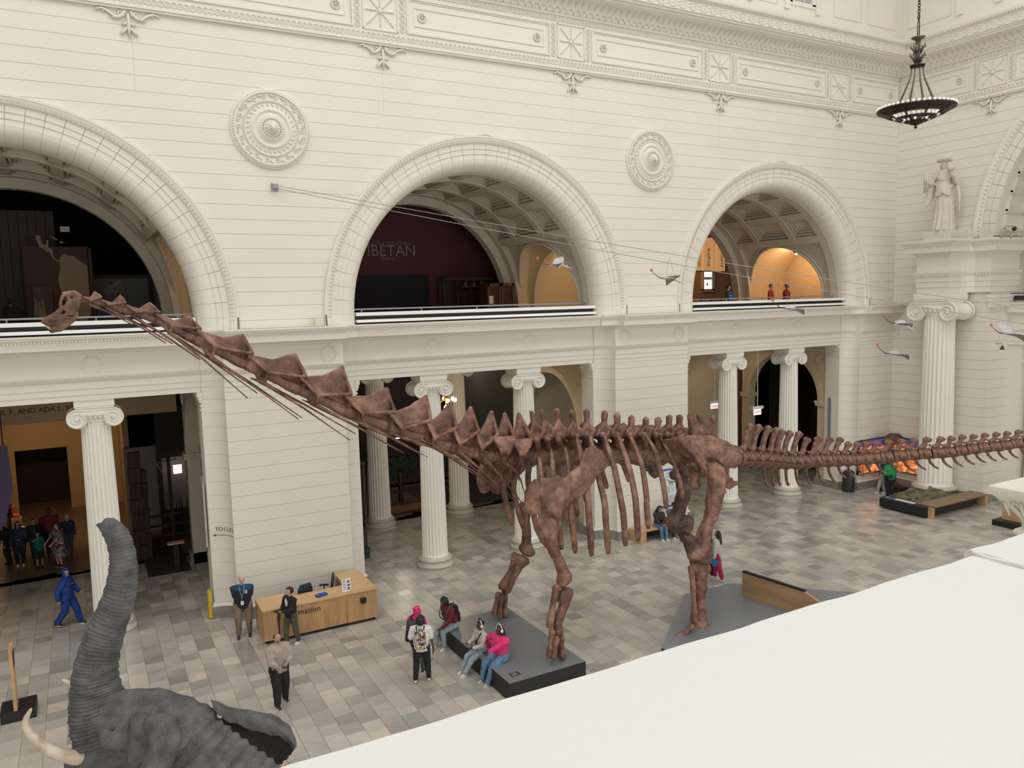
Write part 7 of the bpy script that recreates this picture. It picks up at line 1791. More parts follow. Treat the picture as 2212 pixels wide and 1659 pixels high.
t = thing('video_screen', 'glowing orange canyon screen on the end wall beside the corner', 'screen', (XE, 22.4, 0), 'corner video screens'); g = G(); g.box(XE-.12, XE-.02, 21.3, 23.4, .70, 2.36); g.build('frame', BLACK, t); g = G(); g.box(XE-.13, XE-.12, 21.33, 23.37, .74, 2.32); g.build('display', screenmat('screen_right', 7.7), t)
t = thing('black_kiosk_base', 'black box base with an oak upright at the right edge, behind the parapet post', 'display stand', (31.4, 16.5, 0)); g = G(); g.box(30.95, 32.4, 15.6, 17.05, 0, .22); g.build('base', BLACK, t); g = G(); g.box(31.35, 31.6, 15.9, 16.9, .22, 1.7); g.build('board', OAKL, t)
# EXIT and STAIRS signs on rods
SGW = mat('lit_sign', (.8, .78, .78), .5, emit=(1, .93, .95), estr=.75); SGR = mat('sign_red', (.55, .01, .03), .5, emit=(.7, .02, .05), estr=.5)
for (w, px, py, Y, lb, hw, ap) in (('EXIT', 1636, 889, 25.6, 'hanging lit EXIT sign between the two right columns', .23, 1), ('STAIRS', 1543, 876, 28.2, 'hanging lit STAIRS sign left of the right bay columns', .23, 1)):
    p = PY(px, py, Y); t = thing('exit_sign', lb, 'sign', (p.x, Y, p.z), 'hanging lit signs')
    g = G(); g.box(p.x-hw, p.x+hw, Y-.02, Y+.02, p.z-.15, p.z+.12); g.build('lit_panel', SGW, t); g = G(); g.box(p.x-hw-.1, p.x+hw+.1, Y-.06, Y+.06, p.z+.12, p.z+.25); g.build('housing', WHITE, t)
    g = G(); g.tube([(p.x, Y, p.z+.25), (p.x, Y, 6.88)], .018, 5); g.build('rod', WHITE, t)
    text(w, .21 if w == 'EXIT' else .15, SGR, (p.x, Y-.03, p.z-.09), parent=t)
# ---- left bay, dim hall beyond
R1 = struct('wall_left_hall', label='dim ochre back wall of the left bay hall with a dark doorway')
OCH = mat('ochre_wall', (.42, .29, .15), .7)
a = PY(45, 1106, 42); dx0, dx1, dz = -3.0, -.9, 2.95
g = G(); g.box(-8, dx0, 42, 42.2, 0, 7); g.box(dx1, 1.35, 42, 42.2, 0, 7); g.box(dx0, dx1, 42, 42.2, dz, 7); g.box(1.3, 1.5, 36, 42.2, 0, 7); g.build('ochre_face', OCH, R1)
g = G(); g.box(dx0-.1, dx1+.1, 44, 44.1, 0, 3.2); g.build('dark_beyond', mat('beyond_dark', (.02, .008, .004), .8), R1)
g = G(); g.box(-8, 1.35, 41.93, 42, 5.1, 5.16); g.box(-8, 1.35, 41.93, 42, 4.3, 4.33); g.build('string_moulding', OCH, R1)
p = PY(60, 892, 30.05); 
g = G(); g.box(-7, 2.9, 30.35, 30.5, 5.6, 6.9); g.build('header_wall', mat('header_ochre', (.36, .25, .14), .7), R1)
text('DANIEL F. AND ADA L. RICE WING', .24, mat('header_letter', (.05, .03, .02), .6), (PY(95, 890, 30.33).x, 30.33, PY(95, 890, 30.33).z), parent=R1, sx=1.0)
slamp('hall_light', (-2.2, 35.5, 6.2), 420, (1, .62, .30), (-2.2, 40.5, 1.5))
g = G(); g.lathe([(.2, 0), (.22, .15), (.05, .2)], 14, (-2.2, 36.5, 6.35)); t = thing('ceiling_lamp', 'warm ceiling lamp in the dim left hall', 'lamp', (-2.2, 36.5, 6.35)); g.build('shade', BRONZE, t)
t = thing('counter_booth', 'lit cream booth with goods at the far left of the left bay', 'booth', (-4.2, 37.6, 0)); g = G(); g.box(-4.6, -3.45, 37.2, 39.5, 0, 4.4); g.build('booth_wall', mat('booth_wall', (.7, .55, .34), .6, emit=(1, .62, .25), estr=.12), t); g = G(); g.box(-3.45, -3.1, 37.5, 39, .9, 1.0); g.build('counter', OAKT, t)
t = thing('flamingo_toy', 'pink plush flamingo on the lit counter', 'toy', (-2.75, 36.4, 1.05)); put('body', blob([[((0, 0, .15), .10), ((.1, 0, .15), .07)], [((-.08, 0, .2), .04), ((-.1, 0, .5), .035)], [((-.1, 0, .5), .05), ((0, 0, .55), .045)]], .02, 2, mats=mat('flamingo_pink', (.9, .10, .12), .7), name='body'), t); g = G(); g.box(-.15, .2, -.15, .15, -1.05, .06); put('stand', g.mesh('stand', OAKT), t)
t = thing('violet_banner', 'large dark violet board cutting across the left edge of the left bay', 'banner', (-2.7, 26.5, 0)); a = PY(0, 945, 26.3); b = PY(13, 945, 26.3); g = G(); g.prism([(a.x-1.5, 5.6), (b.x, 5.5), (b.x+.05, 4.2), (a.x-.1, 3.2), (a.x-1.5, 2.2)], 26.3, 26.36, XZ); g.build('board', mat('violet_board', (.035, .02, .06), .6), t)
g = G(); g.tube([(b.x-.1, 26.33, 5.5), (b.x-.1, 26.33, 6.88)], .02, 5); g.build('hanger', BLACK, t)
t = thing('totem_post', 'pair of tall dark carved timber posts in the left bay exhibit', 'carved post', (1.3, 31.5, 0))
TIM = mat('dark_timber', (.05, .025, .018), .7, .4, 5, .3, 10, stretch=(1, 1, .2))
for k, (dx, h) in enumerate(((0, 4.1), (.22, 4.1), (.42, 3.4))):
    g = G(); 
    for j in range(7): 
        z0 = j*h/7; w = .12+.03*((j+k) % 2); g.box(1.3+dx-w/1.4, 1.3+dx+w/1.4, 31.5-w, 31.5+w, z0, z0+h/7-.02)
    g.build('post', TIM, t)
t = thing('exhibit_wall_panel', 'pale free-standing exhibit wall with a green and orange graphic behind the posts', 'display panel', (1.5, 35.5, 0)); a = PY(265, 965, 35.5); b = PY(340, 965, 35.5); g = G(); g.box(a.x, b.x, 35.5, 35.7, 0, 3.6); g.build('panel', mat('exhibit_pale', (.30, .27, .23), .8), t)
a = PY(281, 1010, 35.48); b = PY(302, 1080, 35.48); g = G(); g.prism([(a.x, b.z), (b.x+.15, b.z), (b.x+.2, a.z-.1), (b.x, a.z+.05), (a.x+.1, a.z)], 35.46, 35.5, XZ); g.build('green_graphic', mat('graphic_green', (.06, .13, .02), .8), t); g = G(); g.box(a.x+.15, b.x+.1, 35.44, 35.46, b.z+.2, a.z-.35); g.build('orange_graphic', mat('graphic_orange', (.40, .22, .12), .8), t)
t = thing('exhibit_case', 'glazed exhibit case with a white lamp and branches in the left bay', 'display case', (3.0, 34.5, 0)); a = PY(348, 990, 34.5); b = PY(392, 1100, 34.5); g = G(); g.box(a.x, b.x+.3, 34.8, 34.85, b.z, a.z); g.build('lit_back', mat('case_grey_back', (.36, .34, .31), .8), t)
g = G(); g.box(a.x-.15, a.x, 34.5, 34.9, 0, 5.3); g.box(b.x+.3, b.x+.45, 34.5, 34.9, 0, 5.3); g.box(a.x, b.x+.3, 34.5, 34.9, a.z, 5.3); g.box(a.x, b.x+.3, 34.5, 34.9, 0, b.z); g.build('frame', DARK, t)
p = PY(383, 1010, 34.3); g = G(); g.box(p.x-.16, p.x+.16, 34.2, 34.3, p.z-.22, p.z+.12, None); g.build('light_head', mat('studio_light', (.9, .8, .7), .5, emit=(1, .85, .7), estr=2.0), t); g = G(); g.tube([(p.x-.8, 34.3, p.z+.3), (p.x, 34.3, p.z+.35)], .03, 5); g.tube([(p.x-.8, 34.3, p.z+.3), (p.x-.5, 34.3, p.z-.3), (p.x+.2, 34.3, p.z-.25)], .025, 5); g.build('light_arm', GREYP, t)
g = G(); rr = random.Random(2)
for k in range(9): x = a.x+.2+k*.12; g.tube([(x, 34.6, b.z), (x+rr.uniform(-.1, .1), 34.6, b.z+.3), (x+rr.uniform(-.2, .2), 34.6, b.z+rr.uniform(.4, .7))], [.02, .012, .005], 4)
g.build('branches', TIM, t)
t = thing('reading_stand', 'angled lit reading stand on a dark post in the left bay', 'lectern', (2.45, 29.6, 0)); g = G(); g.box(2.2, 2.75, 29.45, 29.75, .95, 1.0, Matrix.Translation((0, 0, 0))); g.build('board', mat('reading_board', (.62, .40, .26), .6), t); g = G(); g.box(2.38, 2.55, 29.5, 29.7, 0, .95); g.build('post', DARK, t)
t = thing('timber_rail', 'dark timber barrier with cross rails in the left bay exhibit', 'barrier', (3.0, 32.5, 0)); 
for z in (.5, .9, 1.3): g = G(); g.box(1.6, 4.0, 32.4, 32.5, z, z+.08); g.build('rail', TIM, t)
for x in (2.6, 3.9): g = G(); g.box(x, x+.12, 32.35, 32.5, 0, 3.6); g.build('post', TIM, t)
g = G(); g.box(1.5, 2.9, 29.2, 34.4, 0.0, .02); o = g.build('dark_carpet', mat('carpet_dark', (.035, .025, .022), .95)); tag(o, 'dark carpet in the left bay exhibit', 'carpet')
# ---- middle bay hall
R2 = struct('wall_middle_hall', label='dark back wall of the middle bay exhibit hall')
g = G(); g.box(6, 22, 43, 43.2, 0, 7); g.box(5.9, 6.1, 30.5, 43, 0, 7); g.box(17.8, 18.0, 30.4, 43, 0, 7); g.build('hall_face', mat('hall_grey', (.10, .095, .09), .8), R2)
g = G(); g.box(9.4, 12.2, 36.0, 36.3, 3.2, 6.9); g.build('upper_panel', mat('hall_panel', (.06, .035, .03), .8), R2)
t = thing('habitat_diorama', 'dark glazed diorama with grey-green foliage behind the middle bay', 'diorama', (12.3, 37.5, 0)); a = PY(842, 985, 37); b = PY(912, 1048, 37)
FOLG = mat('diorama_foliage', (.10, .125, .085), .8, col2=(.035, .045, .03), nscale=7); g = G(); g.box(a.x-.2, b.x+2.2, 37.4, 37.5, b.z, a.z); g.build('painted_back', FOLG, t)
g = G(); g.box(a.x-.4, b.x+2.4, 36.9, 37.5, 0, b.z); g.box(a.x-.4, b.x+2.4, 36.9, 37.5, a.z, a.z+.9); g.box(a.x-.4, a.x-.2, 36.9, 37.5, b.z, a.z); g.build('casing', mat('diorama_wood', (.05, .015, .012), .5), t)
rr = random.Random(4)
for k in range(7):
    x = a.x+.2+k*.55; g = G(); g.tube([(x, 37.1, b.z), (x+.1, 37.1, b.z+.5), (x-.1, 37.15, b.z+1.0)], [.05, .03, .01], 5)
    for j in range(5): g.tube([(x, 37.1, b.z+.2+j*.15), (x+rr.uniform(-.4, .4), 37.1, b.z+.4+j*.17)], [.02, .005], 4)
    g.build('shrub', FOLG, t)
g = G(); [g.box(a.x+1.8+k*.42, a.x+2.1+k*.42, 36.85, 36.88, b.z-.28, b.z-.14) for k in range(4)]; g.build('label_strip', mat('label_cream', (.5, .4, .28), .6), t)
plamp('diorama_light', (13.5, 36.2, 5.5), 55, (1, .85, .7), .3)
t = thing('wood_rail', 'reddish timber rail in front of the diorama, middle bay', 'barrier', (12.5, 34, 0)); RWD = mat('rail_redwood', (.07, .022, .015), .5)
for z in (.45, .95): g = G(); g.box(10.4, 15.5, 33.9, 34.0, z, z+.09); g.build('rail', RWD, t)
for x in (10.5, 12.6, 14.6): g = G(); g.box(x, x+.16, 33.85, 34.05, 0, 1.35); g.build('post', RWD, t)
t = thing('log_bench', 'rough light brown log lying on the aisle floor of the middle bay', 'log', (12.2, 32.0, 0)); put('log', blob([[((-1.2, 0, .2), .2), ((1.1, 0, .2), .18)]], .05, 1, disp=((.3, .08),), mats=mat('log_brown', (.22, .12, .055), .8, .4, 4, stretch=(.2, 1, 1)), name='log'), t)
t = thing('exhibit_cabinet', 'tall dark red glazed cabinet with a straw figure beside the desk pier', 'display case', (8.3, 27.2, 0))
g = G(); g.box(7.7, 8.75, 26.9, 27.9, 0, .42); g.build('base', mat('cabinet_green', (.02, .045, .04), .6), t); g = G(); g.box(7.75, 8.7, 26.95, 27.85, .42, 1.1); g.build('plinth', RWD, t)
for (x, y) in ((7.75, 26.95), (8.63, 26.95), (8.63, 27.78), (7.75, 27.78)): g = G(); g.box(x, x+.07, y, y+.07, 1.1, 3.5); g.build('corner_post', RWD, t)
g = G(); g.box(7.72, 8.73, 26.92, 27.88, 3.5, 3.6); g.build('cornice', RWD, t)
put('straw_figure', blob([[((0, 0, 1.15), .2), ((0, 0, 2.0), .14)], [((0, 0, 2.0), .14), ((0, 0, 2.5), .10)]], .04, 1, disp=((.1, .06),), mats=mat('straw', (.30, .20, .11), .9, .4, 20, stretch=(1, 1, .1)), name='straw_figure'), t, (8.2-8.3, .2, 0))
t = thing('brass_chandelier', 'small brass globe-lit chandelier hanging behind the left middle-bay column', 'chandelier', PY(963, 865, 28.2)); 
BR = mat('brass', (.55, .32, .08), .3, metal=.8); GLB = mat('lit_globe', (1, .8, .5), .4, emit=(1, .72, .36), estr=5)
g = G(); g.tube([(0, 0, -.25), (0, 0, 1.2)], .03, 6); g.ball((0, 0, .1), .08, 8, 5); g.ball((0, 0, .35), .06, 8, 5)
for k in range(6): a = k*PI/3+.3; g.tube([(0, 0, .1), (.2*math.cos(a), .2*math.sin(a), -.03), (.38*math.cos(a), .38*math.sin(a), .0)], .014, 5)
put('frame', g.mesh('frame', BR, True), t)
for k in range(6): a = k*PI/3+.3; g = G(); g.ball((.38*math.cos(a), .38*math.sin(a), .03), .085, 10, 6); put('globe', g.mesh('globe', GLB, True), t)
g = G(); g.ball((0, 0, -.28), .09, 10, 6); put('globe', g.mesh('globe', GLB, True), t)
plamp('chandelier_light', Vector(t.location)+Vector((0, -.3, -.5)), 45, (1, .72, .42), .3)
t = thing('animal_mount', 'tan shaggy mounted animals high in the hall behind the middle bay', 'mounted animal', (17, 38, 4.3)); p = PY(1065, 888, 38); q = lambda x, y, z: (p.x+x-17, p.y+y-38, p.z+z-4.3)
put('body', blob([[(q(-.7, 0, -.1), .38), (q(.5, 0, .0), .42)], [(q(.5, 0, 0), .4), (q(1.0, 0, .35), .22)], [(q(-.7, 0, -.1), .3), (q(-1.0, 0, .1), .2)]]+[[(q(x, 0, -.3), .12), (q(x, 0, -1.0), .09)] for x in (-.7, -.4, .4, .7)], .05, 2, disp=((.3, .12),), mats=mat('tan_fur', (.30, .19, .09), .9, .4, 8), name='body'), t)
put('body', blob([[(q(1.5, .3, .4), .4), (q(2.1, .3, .9), .3)], [(q(1.5, .3, .4), .4), (q(1.5, .3, -.8), .2)]], .05, 2, disp=((.3, .12),), mats=mat('brown_fur', (.13, .085, .05), .9, .4, 8), name='body'), t)
g = G(); g.box(p.x-1.8, p.x+2.6, p.y-.6, p.y+1.2, 0, p.z-1.0); g.build('plinth', DARK, t)
plamp('mount_light', (16.5, 36, 6.3), 50, (1, .8, .6), .3)
for (u, v, Y, L_, w_) in ((1090, 917, 34, .5, 'left of the front column, upper'), (1083, 930, 34, .6, 'left of the front column, lower'), (872, 946, 34, .8, 'between the two left columns')):
    p = PY(u, v, Y); t = thing('strip_light', 'short bright strip light behind the middle bay, '+w_, 'lamp', p, 'strip lights over the cases'); g = G(); g.box(-L_/2, L_/2, -.03, .03, 0, .04); put('tube', g.mesh('tube', mat('strip_glow', (1, .9, .75), .5, emit=(1, .85, .65), estr=4)), t); g = G(); g.tube([(0, 0, .04), (0, 0, 6.9-p.z)], .01, 4); put('rod', g.mesh('rod', BLACK), t)
g = G(); g.box(13.6, 17.6, 31.6, 36.5, 0, .02); o = g.build('grey_carpet', mat('carpet_grey', (.055, .048, .045), .95)); tag(o, 'dark grey carpet in the middle bay hall', 'carpet')
# ---- right bay beyond
R3 = struct('wall_right_hall', label='brown rear wall and stair hall behind the right bay')
g = G(); g.box(20.4, 26.2, 35, 35.2, 0, 7); g.box(32, 33, 30.35, 45, 0, 7); g.build('brown_face', mat('brown_hall', (.20, .105, .05), .7), R3)
g = G(); g.box(26.2, 32, 31.6, 31.8, 0, 7); g.build('tan_face', TAN, R3)
g = G(); g.box(30.95+.45, 36.5, 30.35, 30.5, 0, 6.9); g.box(36.4, 36.6, 24.5, 30.5, 0, 6.9); g.box(31.6, 36.5, 24.75, 24.95, 0, 6.9); g.build('stair_hall_face', mat('stair_hall', (.05, .035, .028), .8), R3)
t = thing('staircase', 'dark iron staircase seen through the arch at the right end of the aisle', 'stair', (34.5, 28, 0))
for k in range(14): g = G(); g.box(33.2+k*.2, 33.5+k*.2, 26.2, 28.6, .3+k*.25, .36+k*.25); g.build('tread', mat('stair_tread', (.07, .03, .022), .6) if k == 0 else bpy.data.materials['stair_tread'], t)
for k in range(14): g = G(); g.box(33.3+k*.2, 33.34+k*.2, 26.2, 26.24, .36+k*.25, 1.4+k*.25); g.build('baluster', BLACK, t)
g = G(); g.tube([(33.2, 26.2, 1.4), (36.1, 26.2, 4.9)], .04, 6); g.build('handrail', BLACK, t)
slamp('aisle_light', (23.5, 32.2, 6.4), 260, (1, .66, .36), (24.2, 34.5, 3)); slamp('aisle_light', (28.0, 29.0, 6.6), 70, (1, .74, .48), (30.5, 29.6, 2))
slamp('aisle_light', (15.2, 27.2, 6.6), 50, (1, .80, .58), (17.2, 28, 3))
for (x, y, w_) in ((23.5, 32.2, 'left part of the right bay'), (28.0, 29.0, 'right part of the right bay'), (15.2, 27.2, 'middle bay')):
    t = thing('ceiling_lamp', 'warm ceiling lamp over the aisle behind the '+w_, 'lamp', (x, y, 6.75), 'aisle ceiling lamps'); g = G(); g.lathe([(.12, 0), (.13, .12), (.02, .12)], 12); put('shade', g.mesh('shade', BRONZE), t)
# ============================================================ elephant
def PD(px, py, d): return Vector((0, 0, CAMZ))+ray(px, py)*d
SKIN = bpy.data.materials.new('elephant_skin'); SKIN.use_nodes = True; nt = SKIN.node_tree; N = nt.nodes; L = nt.links; b = N['Principled BSDF']
tc = N.new('ShaderNodeTexCoord'); n = N.new('ShaderNodeTexNoise'); n.inputs['Scale'].default_value = 5; n.inputs['Detail'].default_value = 10; L.new(tc.outputs['Object'], n.inputs['Vector'])
cr = N.new('ShaderNodeValToRGB'); L.new(n.outputs['Fac'], cr.inputs['Fac']); cr.color_ramp.elements[0].position = .3; cr.color_ramp.elements[0].color = (.050, .048, .050, 1); cr.color_ramp.elements[1].position = .7; cr.color_ramp.elements[1].color = (.125, .122, .125, 1)
L.new(cr.outputs['Color'], b.inputs['Base Color']); b.inputs['Roughness'].default_value = .62
vo = N.new('ShaderNodeTexVoronoi'); vo.feature = 'DISTANCE_TO_EDGE'; vo.inputs['Scale'].default_value = 26
mp = N.new('ShaderNodeMapping'); mp.inputs['Scale'].default_value = (1, 1, 2.2); L.new(tc.outputs['Object'], mp.inputs[0]); 
ds = N.new('ShaderNodeTexNoise'); ds.inputs['Scale'].default_value = 6; L.new(mp.outputs[0], ds.inputs['Vector']); ma = N.new('ShaderNodeMix'); ma.data_type = 'RGBA'; ma.inputs[0].default_value = .10; L.new(mp.outputs[0], ma.inputs[6]); L.new(ds.outputs['Color'], ma.inputs[7]); L.new(ma.outputs[2], vo.inputs['Vector'])
ad = N.new('ShaderNodeMath'); ad.operation = 'MULTIPLY_ADD'; L.new(n.outputs['Fac'], ad.inputs[0]); ad.inputs[1].default_value = .6; L.new(vo.outputs['Distance'], ad.inputs[2])
bp = N.new('ShaderNodeBump'); bp.inputs['Strength'].default_value = .55; bp.inputs['Distance'].default_value = .03; L.new(ad.outputs[0], bp.inputs['Height']); L.new(bp.outputs['Normal'], b.inputs['Normal'])
EARI = mat('shaded_ear_skin', (.022, .019, .018), .8, .3, 5)  # darker copy of the skin; shade of the ear hollow put into the colour
D0_ = 9.6
hc = PD(330, 1580, D0_); EL_ = (hc.x+1.6, hc.y-.6, 0)
ele = thing('elephant', 'dark grey mounted elephant with raised trunk and tusks seen from above at bottom left', 'elephant', EL_)
EO = Vector(EL_)
def q_(px, py, r, dd=0): return (PD(px, py, D0_+dd), r)
RH = Vector((rgt.x, rgt.y, 0)); FH = Vector((fwd.x, fwd.y, 0)).normalized()
neck = PD(480, 1700, D0_+.0); sh = PD(640, 1900, D0_+.1); hip = sh+RH*2.3+Vector((0, 0, -.05))
body = [[q_(215, 1530, .33), q_(260, 1570, .40)], [q_(215, 1560, .34), q_(200, 1625, .27), q_(255, 1620, .34)], [q_(260, 1560, .40), q_(350, 1555, .42, .1), q_(330, 1600, .42)], [q_(350, 1555, .38, .05), q_(415, 1575, .36, .12), q_(400, 1620, .42)],
        [q_(395, 1600, .47, .0), (neck, .56)], [(neck, .58), (sh, .92)], [(sh, .95), (hip, .93)], [(sh+Vector((0, 0, -.3)), .95), (hip+Vector((0, 0, -.3)), .9)],
        [q_(240, 1590, .16, -.35), q_(262, 1600, .14, -.35)], [q_(300, 1560, .12, -.35), q_(380, 1600, .18, -.40), q_(300, 1640, .16, -.40)], [q_(190, 1632, .22, 0), q_(220, 1690, .20, 0)], [q_(200, 1640, .15, -.22), q_(165, 1642, .14, -.26)], [q_(200, 1630, .15, .22), q_(180, 1612, .14, .3)], [q_(220, 1690, .2, 0), q_(300, 1690, .22, 0)]]
for o, f in ((sh, .45), (sh, -.45), (hip, .42), (hip, -.42)):
    top_ = o+FH*f; k = top_+Vector((0, 0, -1.05)); ft = Vector((top_.x, top_.y, .62))+RH*(.1 if o is sh else -.1)
    body += [[(top_+Vector((0, 0, -.3)), .42), (k, .27)], [(k, .27), (ft, .23)], [(ft, .25), (ft+Vector((0, 0, -.03)), .26)]]
tl_ = hip+RH*.95
body += [[(tl_, .09), (tl_+RH*.15+Vector((0, 0, -.8)), .05)], [(tl_+RH*.15+Vector((0, 0, -.8)), .05), (tl_+RH*.12+Vector((0, 0, -1.3)), .04)]]
me = blob(body, .034, 3, disp=((.5, .06), (.12, .03)), mats=SKIN, name='body', off=EO)
# folds of skin around the neck: real relief pushed along the normals
neckl = neck-EO; ax = (sh-PD(350, 1560, D0_)).normalized(); base_ = PD(350, 1560, D0_)-EO
nv = [v.normal.copy() for v in me.vertices]
for v, nn in zip(me.vertices, nv):
    t_ = (v.co-base_).dot(ax)
    if .0 < t_ < 2.6:
        w = min(t_/.3, 1)*min((2.6-t_)/.8, 1); ph = v.co.dot(RH)*2.2+v.co.z*3
        v.co += nn*(.016*w*math.sin(t_*46+1.6*math.sin(ph)+.8*math.sin(ph*2.7)))
me.update(); bd = put('body', me, ele)
# trunk: wrinkled loft
TR = [(226, 1135, 15), (238, 1140, 21), (256, 1165, 25), (266, 1210, 27), (263, 1262, 31), (250, 1310, 34), (230, 1360, 38), (214, 1410, 41), (206, 1455, 45), (208, 1500, 52), (218, 1545, 62), (235, 1590, 70)]
ctr = [PD(x, y, D0_+.10-.10*i/11) for i, (x, y, r) in enumerate(TR)]; rad = [r/1680*D0_ for _, _, r in TR]
NR = 420; rows = []; rr = random.Random(11)
path = smooth_path(ctr, NR); nz = [rr.uniform(-1, 1) for _ in range(500)]
up = None
for i, p in enumerate(path):
    u = i/NR*(len(TR)-1); k = min(int(u), len(TR)-2); r = rad[k]+(rad[k+1]-rad[k])*(u-k)
    t_ = (path[min(i+1, NR)]-path[max(i-1, 0)]).normalized()
    a_ = (FH-t_*FH.dot(t_)).normalized(); b_ = t_.cross(a_); row = []
    for j in range(48):
        an = 2*PI*j/48
        ph = i*1.02+1.3*math.sin(an*2+i*.03)+.9*math.sin(an*3+1+i*.021)+1.2*math.sin(i*.13); ph2 = i*.31+1.2*math.sin(an*3+i*.05)
        amp = .019*(.4+.6*min(i/90, 1)); w = amp*(abs(math.sin(ph/2))**.55-.7)+.007*math.sin(ph2)
        row.append(p+(a_*math.cos(an)+b_*math.sin(an))*(r*(1+.0)+w*(r/.24)))
    rows.append([v-EO for v in row])
c_ = path[0]-EO; t0 = (path[0]-path[4]).normalized()
rows.insert(0, [c_+(v-c_)*.62+t0*(.03+.05*max(0, math.cos(2*PI*j/48*2))) for j, v in enumerate(rows[0])]); rows.insert(0, [c_+(v-c_)*.3-t0*.04 for v in rows[0]])
g = G(); g.sheet(rows, True, True); put('trunk', g.mesh('trunk', SKIN, True), bd)
# tusks
IV = mat('ivory', (.62, .54, .44), .35, .25, 6, .1, 30, col2=(.42, .31, .21))
def tusk(pts, r0):
    P_ = smooth_path(pts, 26); g = G(); g.tube([p-EO for p in P_], [r0*(1-i/26)**.6+.006 for i in range(27)], 14); return g.mesh('tusk', IV, True)
put('tusk', tusk([PD(175, 1638, D0_-.30), PD(150, 1634, D0_-.38), PD(105, 1620, D0_-.48), PD(68, 1588, D0_-.58), PD(55, 1560, D0_-.62), PD(68, 1530, D0_-.64)], .085), ele)
put('tusk', tusk([PD(225, 1560, D0_+.30), PD(190, 1500, D0_+.42), PD(160, 1482, D0_+.48), PD(134, 1468, D0_+.55)], .07), ele)
g = G(); e_ = PD(243, 1573, D0_-.42)-EO; g.ball(e_, .024, 10, 7); put('eye', g.mesh('eye', mat('elephant_eye', (.06, .045, .035), .2), True), bd)
# far ear spread out behind, near ear hanging towards the balcony
def ear(name, rowsdef, m, th=.02, n=16):
    R_ = [smooth_path([PD(x, y, D0_+d) for x, y, d in row], n) for row in rowsdef]
    cols = [smooth_path([R_[i][j] for i in range(len(R_))], 10) for j in range(n+1)]
    g = G(); A_ = [[p-EO for p in c] for c in cols]
    rr = random.Random(3)
    for i, c in enumerate(A_):
        for j, p in enumerate(c): c[j] = p+Vector((0, 0, .018*math.sin(i*1.9+j*.8)+.012*math.sin(j*2.3)))
    B = [[p+Vector((0, 0, -th))+FH*th*.5 for p in c] for c in A_]
    g.sheet(A_); g.sheet(B); g.sheet([A_[0], B[0]]); g.sheet([A_[-1], B[-1]]); g.sheet([[c[0] for c in A_], [c[0] for c in B]]); g.sheet([[c[-1] for c in A_], [c[-1] for c in B]])
    return g.mesh(name, m, True)
e1_ = ear('ear', [[(455, 1512, .30), (520, 1532, .75), (578, 1540, 1.0), (618, 1560, 1.1), (636, 1588, 1.1), (641, 1612, 1.05)], [(462, 1530, .15), (515, 1545, .55), (570, 1556, .85), (606, 1572, .95), (630, 1596, .98), (638, 1612, 1.0)], [(478, 1548, .12), (512, 1562, .50), (562, 1580, .80), (600, 1588, .92), (622, 1604, .96), (634, 1614, 1.0)]], SKIN)
put('ear', e1_, ele)
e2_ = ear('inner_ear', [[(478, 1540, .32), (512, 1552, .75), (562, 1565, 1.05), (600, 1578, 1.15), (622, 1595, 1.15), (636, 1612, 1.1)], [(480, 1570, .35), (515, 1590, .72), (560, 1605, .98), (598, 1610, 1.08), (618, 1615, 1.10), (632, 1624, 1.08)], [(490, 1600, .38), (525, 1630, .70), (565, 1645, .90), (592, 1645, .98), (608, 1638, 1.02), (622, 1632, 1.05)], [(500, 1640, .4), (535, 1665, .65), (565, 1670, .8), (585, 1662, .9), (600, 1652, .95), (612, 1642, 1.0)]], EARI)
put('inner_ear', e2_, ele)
e3_ = blob([[q_(330, 1560, .10, -.42), q_(365, 1565, .12, -.50), q_(350, 1610, .13, -.55)], [q_(365, 1565, .12, -.50), q_(376, 1600, .10, -.62), q_(350, 1650, .12, -.62)], [q_(350, 1610, .13, -.55), q_(318, 1680, .12, -.70), q_(350, 1650, .12, -.62)], [q_(330, 1680, .12, -.7), q_(280, 1760, .08, -.85), q_(380, 1720, .10, -.7)]], .03, 3, disp=((.3, .05), (.08, .015)), mats=SKIN, name='ear', off=EO); put('ear', e3_, ele)
# platform under the elephant
t = thing('elephant_platform', 'low grey platform under the elephant below the balcony', 'platform', (EL_[0]+.6, EL_[1], 0)); c0 = (sh+hip)/2; Mz = Matrix.Translation((c0.x, c0.y, 0)) @ Matrix.Rotation(math.atan2(RH.y, RH.x), 4, 'Z')
g = G(); g.box(-2.3, 2.3, -1.2, 1.2, 0, .38, Mz); g.build('block', BLACK, t); g = G(); g.box(-2.28, 2.28, -1.18, 1.18, .38, .39, Mz); g.build('top_sheet', GREYTOP, t)

# ============================================================ great chandelier
cpos = PY(1979, 236, 12.0)
t = thing('ring_chandelier', 'dark bronze ring chandelier with small white globes hanging by the end wall', 'chandelier', cpos)
g = G()
for r, z, w in ((.84, 0, .03), (.79, -.02, .02), (.66, -.09, .03), (.60, -.11, .02), (.42, -.20, .028), (.24, -.27, .025)):
    rows = [[Vector(((r+w*math.cos(b_))*math.cos(a), (r+w*math.cos(b_))*math.sin(a), z+w*math.sin(b_))) for b_ in [2*PI*k/6 for k in range(6)]] for a in [2*PI*i/48 for i in range(49)]]; g.sheet(rows, True)
rows = [[Vector((r*math.cos(a), r*math.sin(a), z)) for a in [2*PI*i/48 for i in range(49)]] for r, z in ((.84, 0), (.66, -.10))]; g.sheet(rows)
rows = [[Vector((r*math.cos(a), r*math.sin(a), z)) for a in [2*PI*i/32 for i in range(33)]] for r, z in ((.24, -.26), (.16, -.33), (.02, -.38))]; g.sheet(rows)
put('dish', g.mesh('dish', BRONZE, True), t)
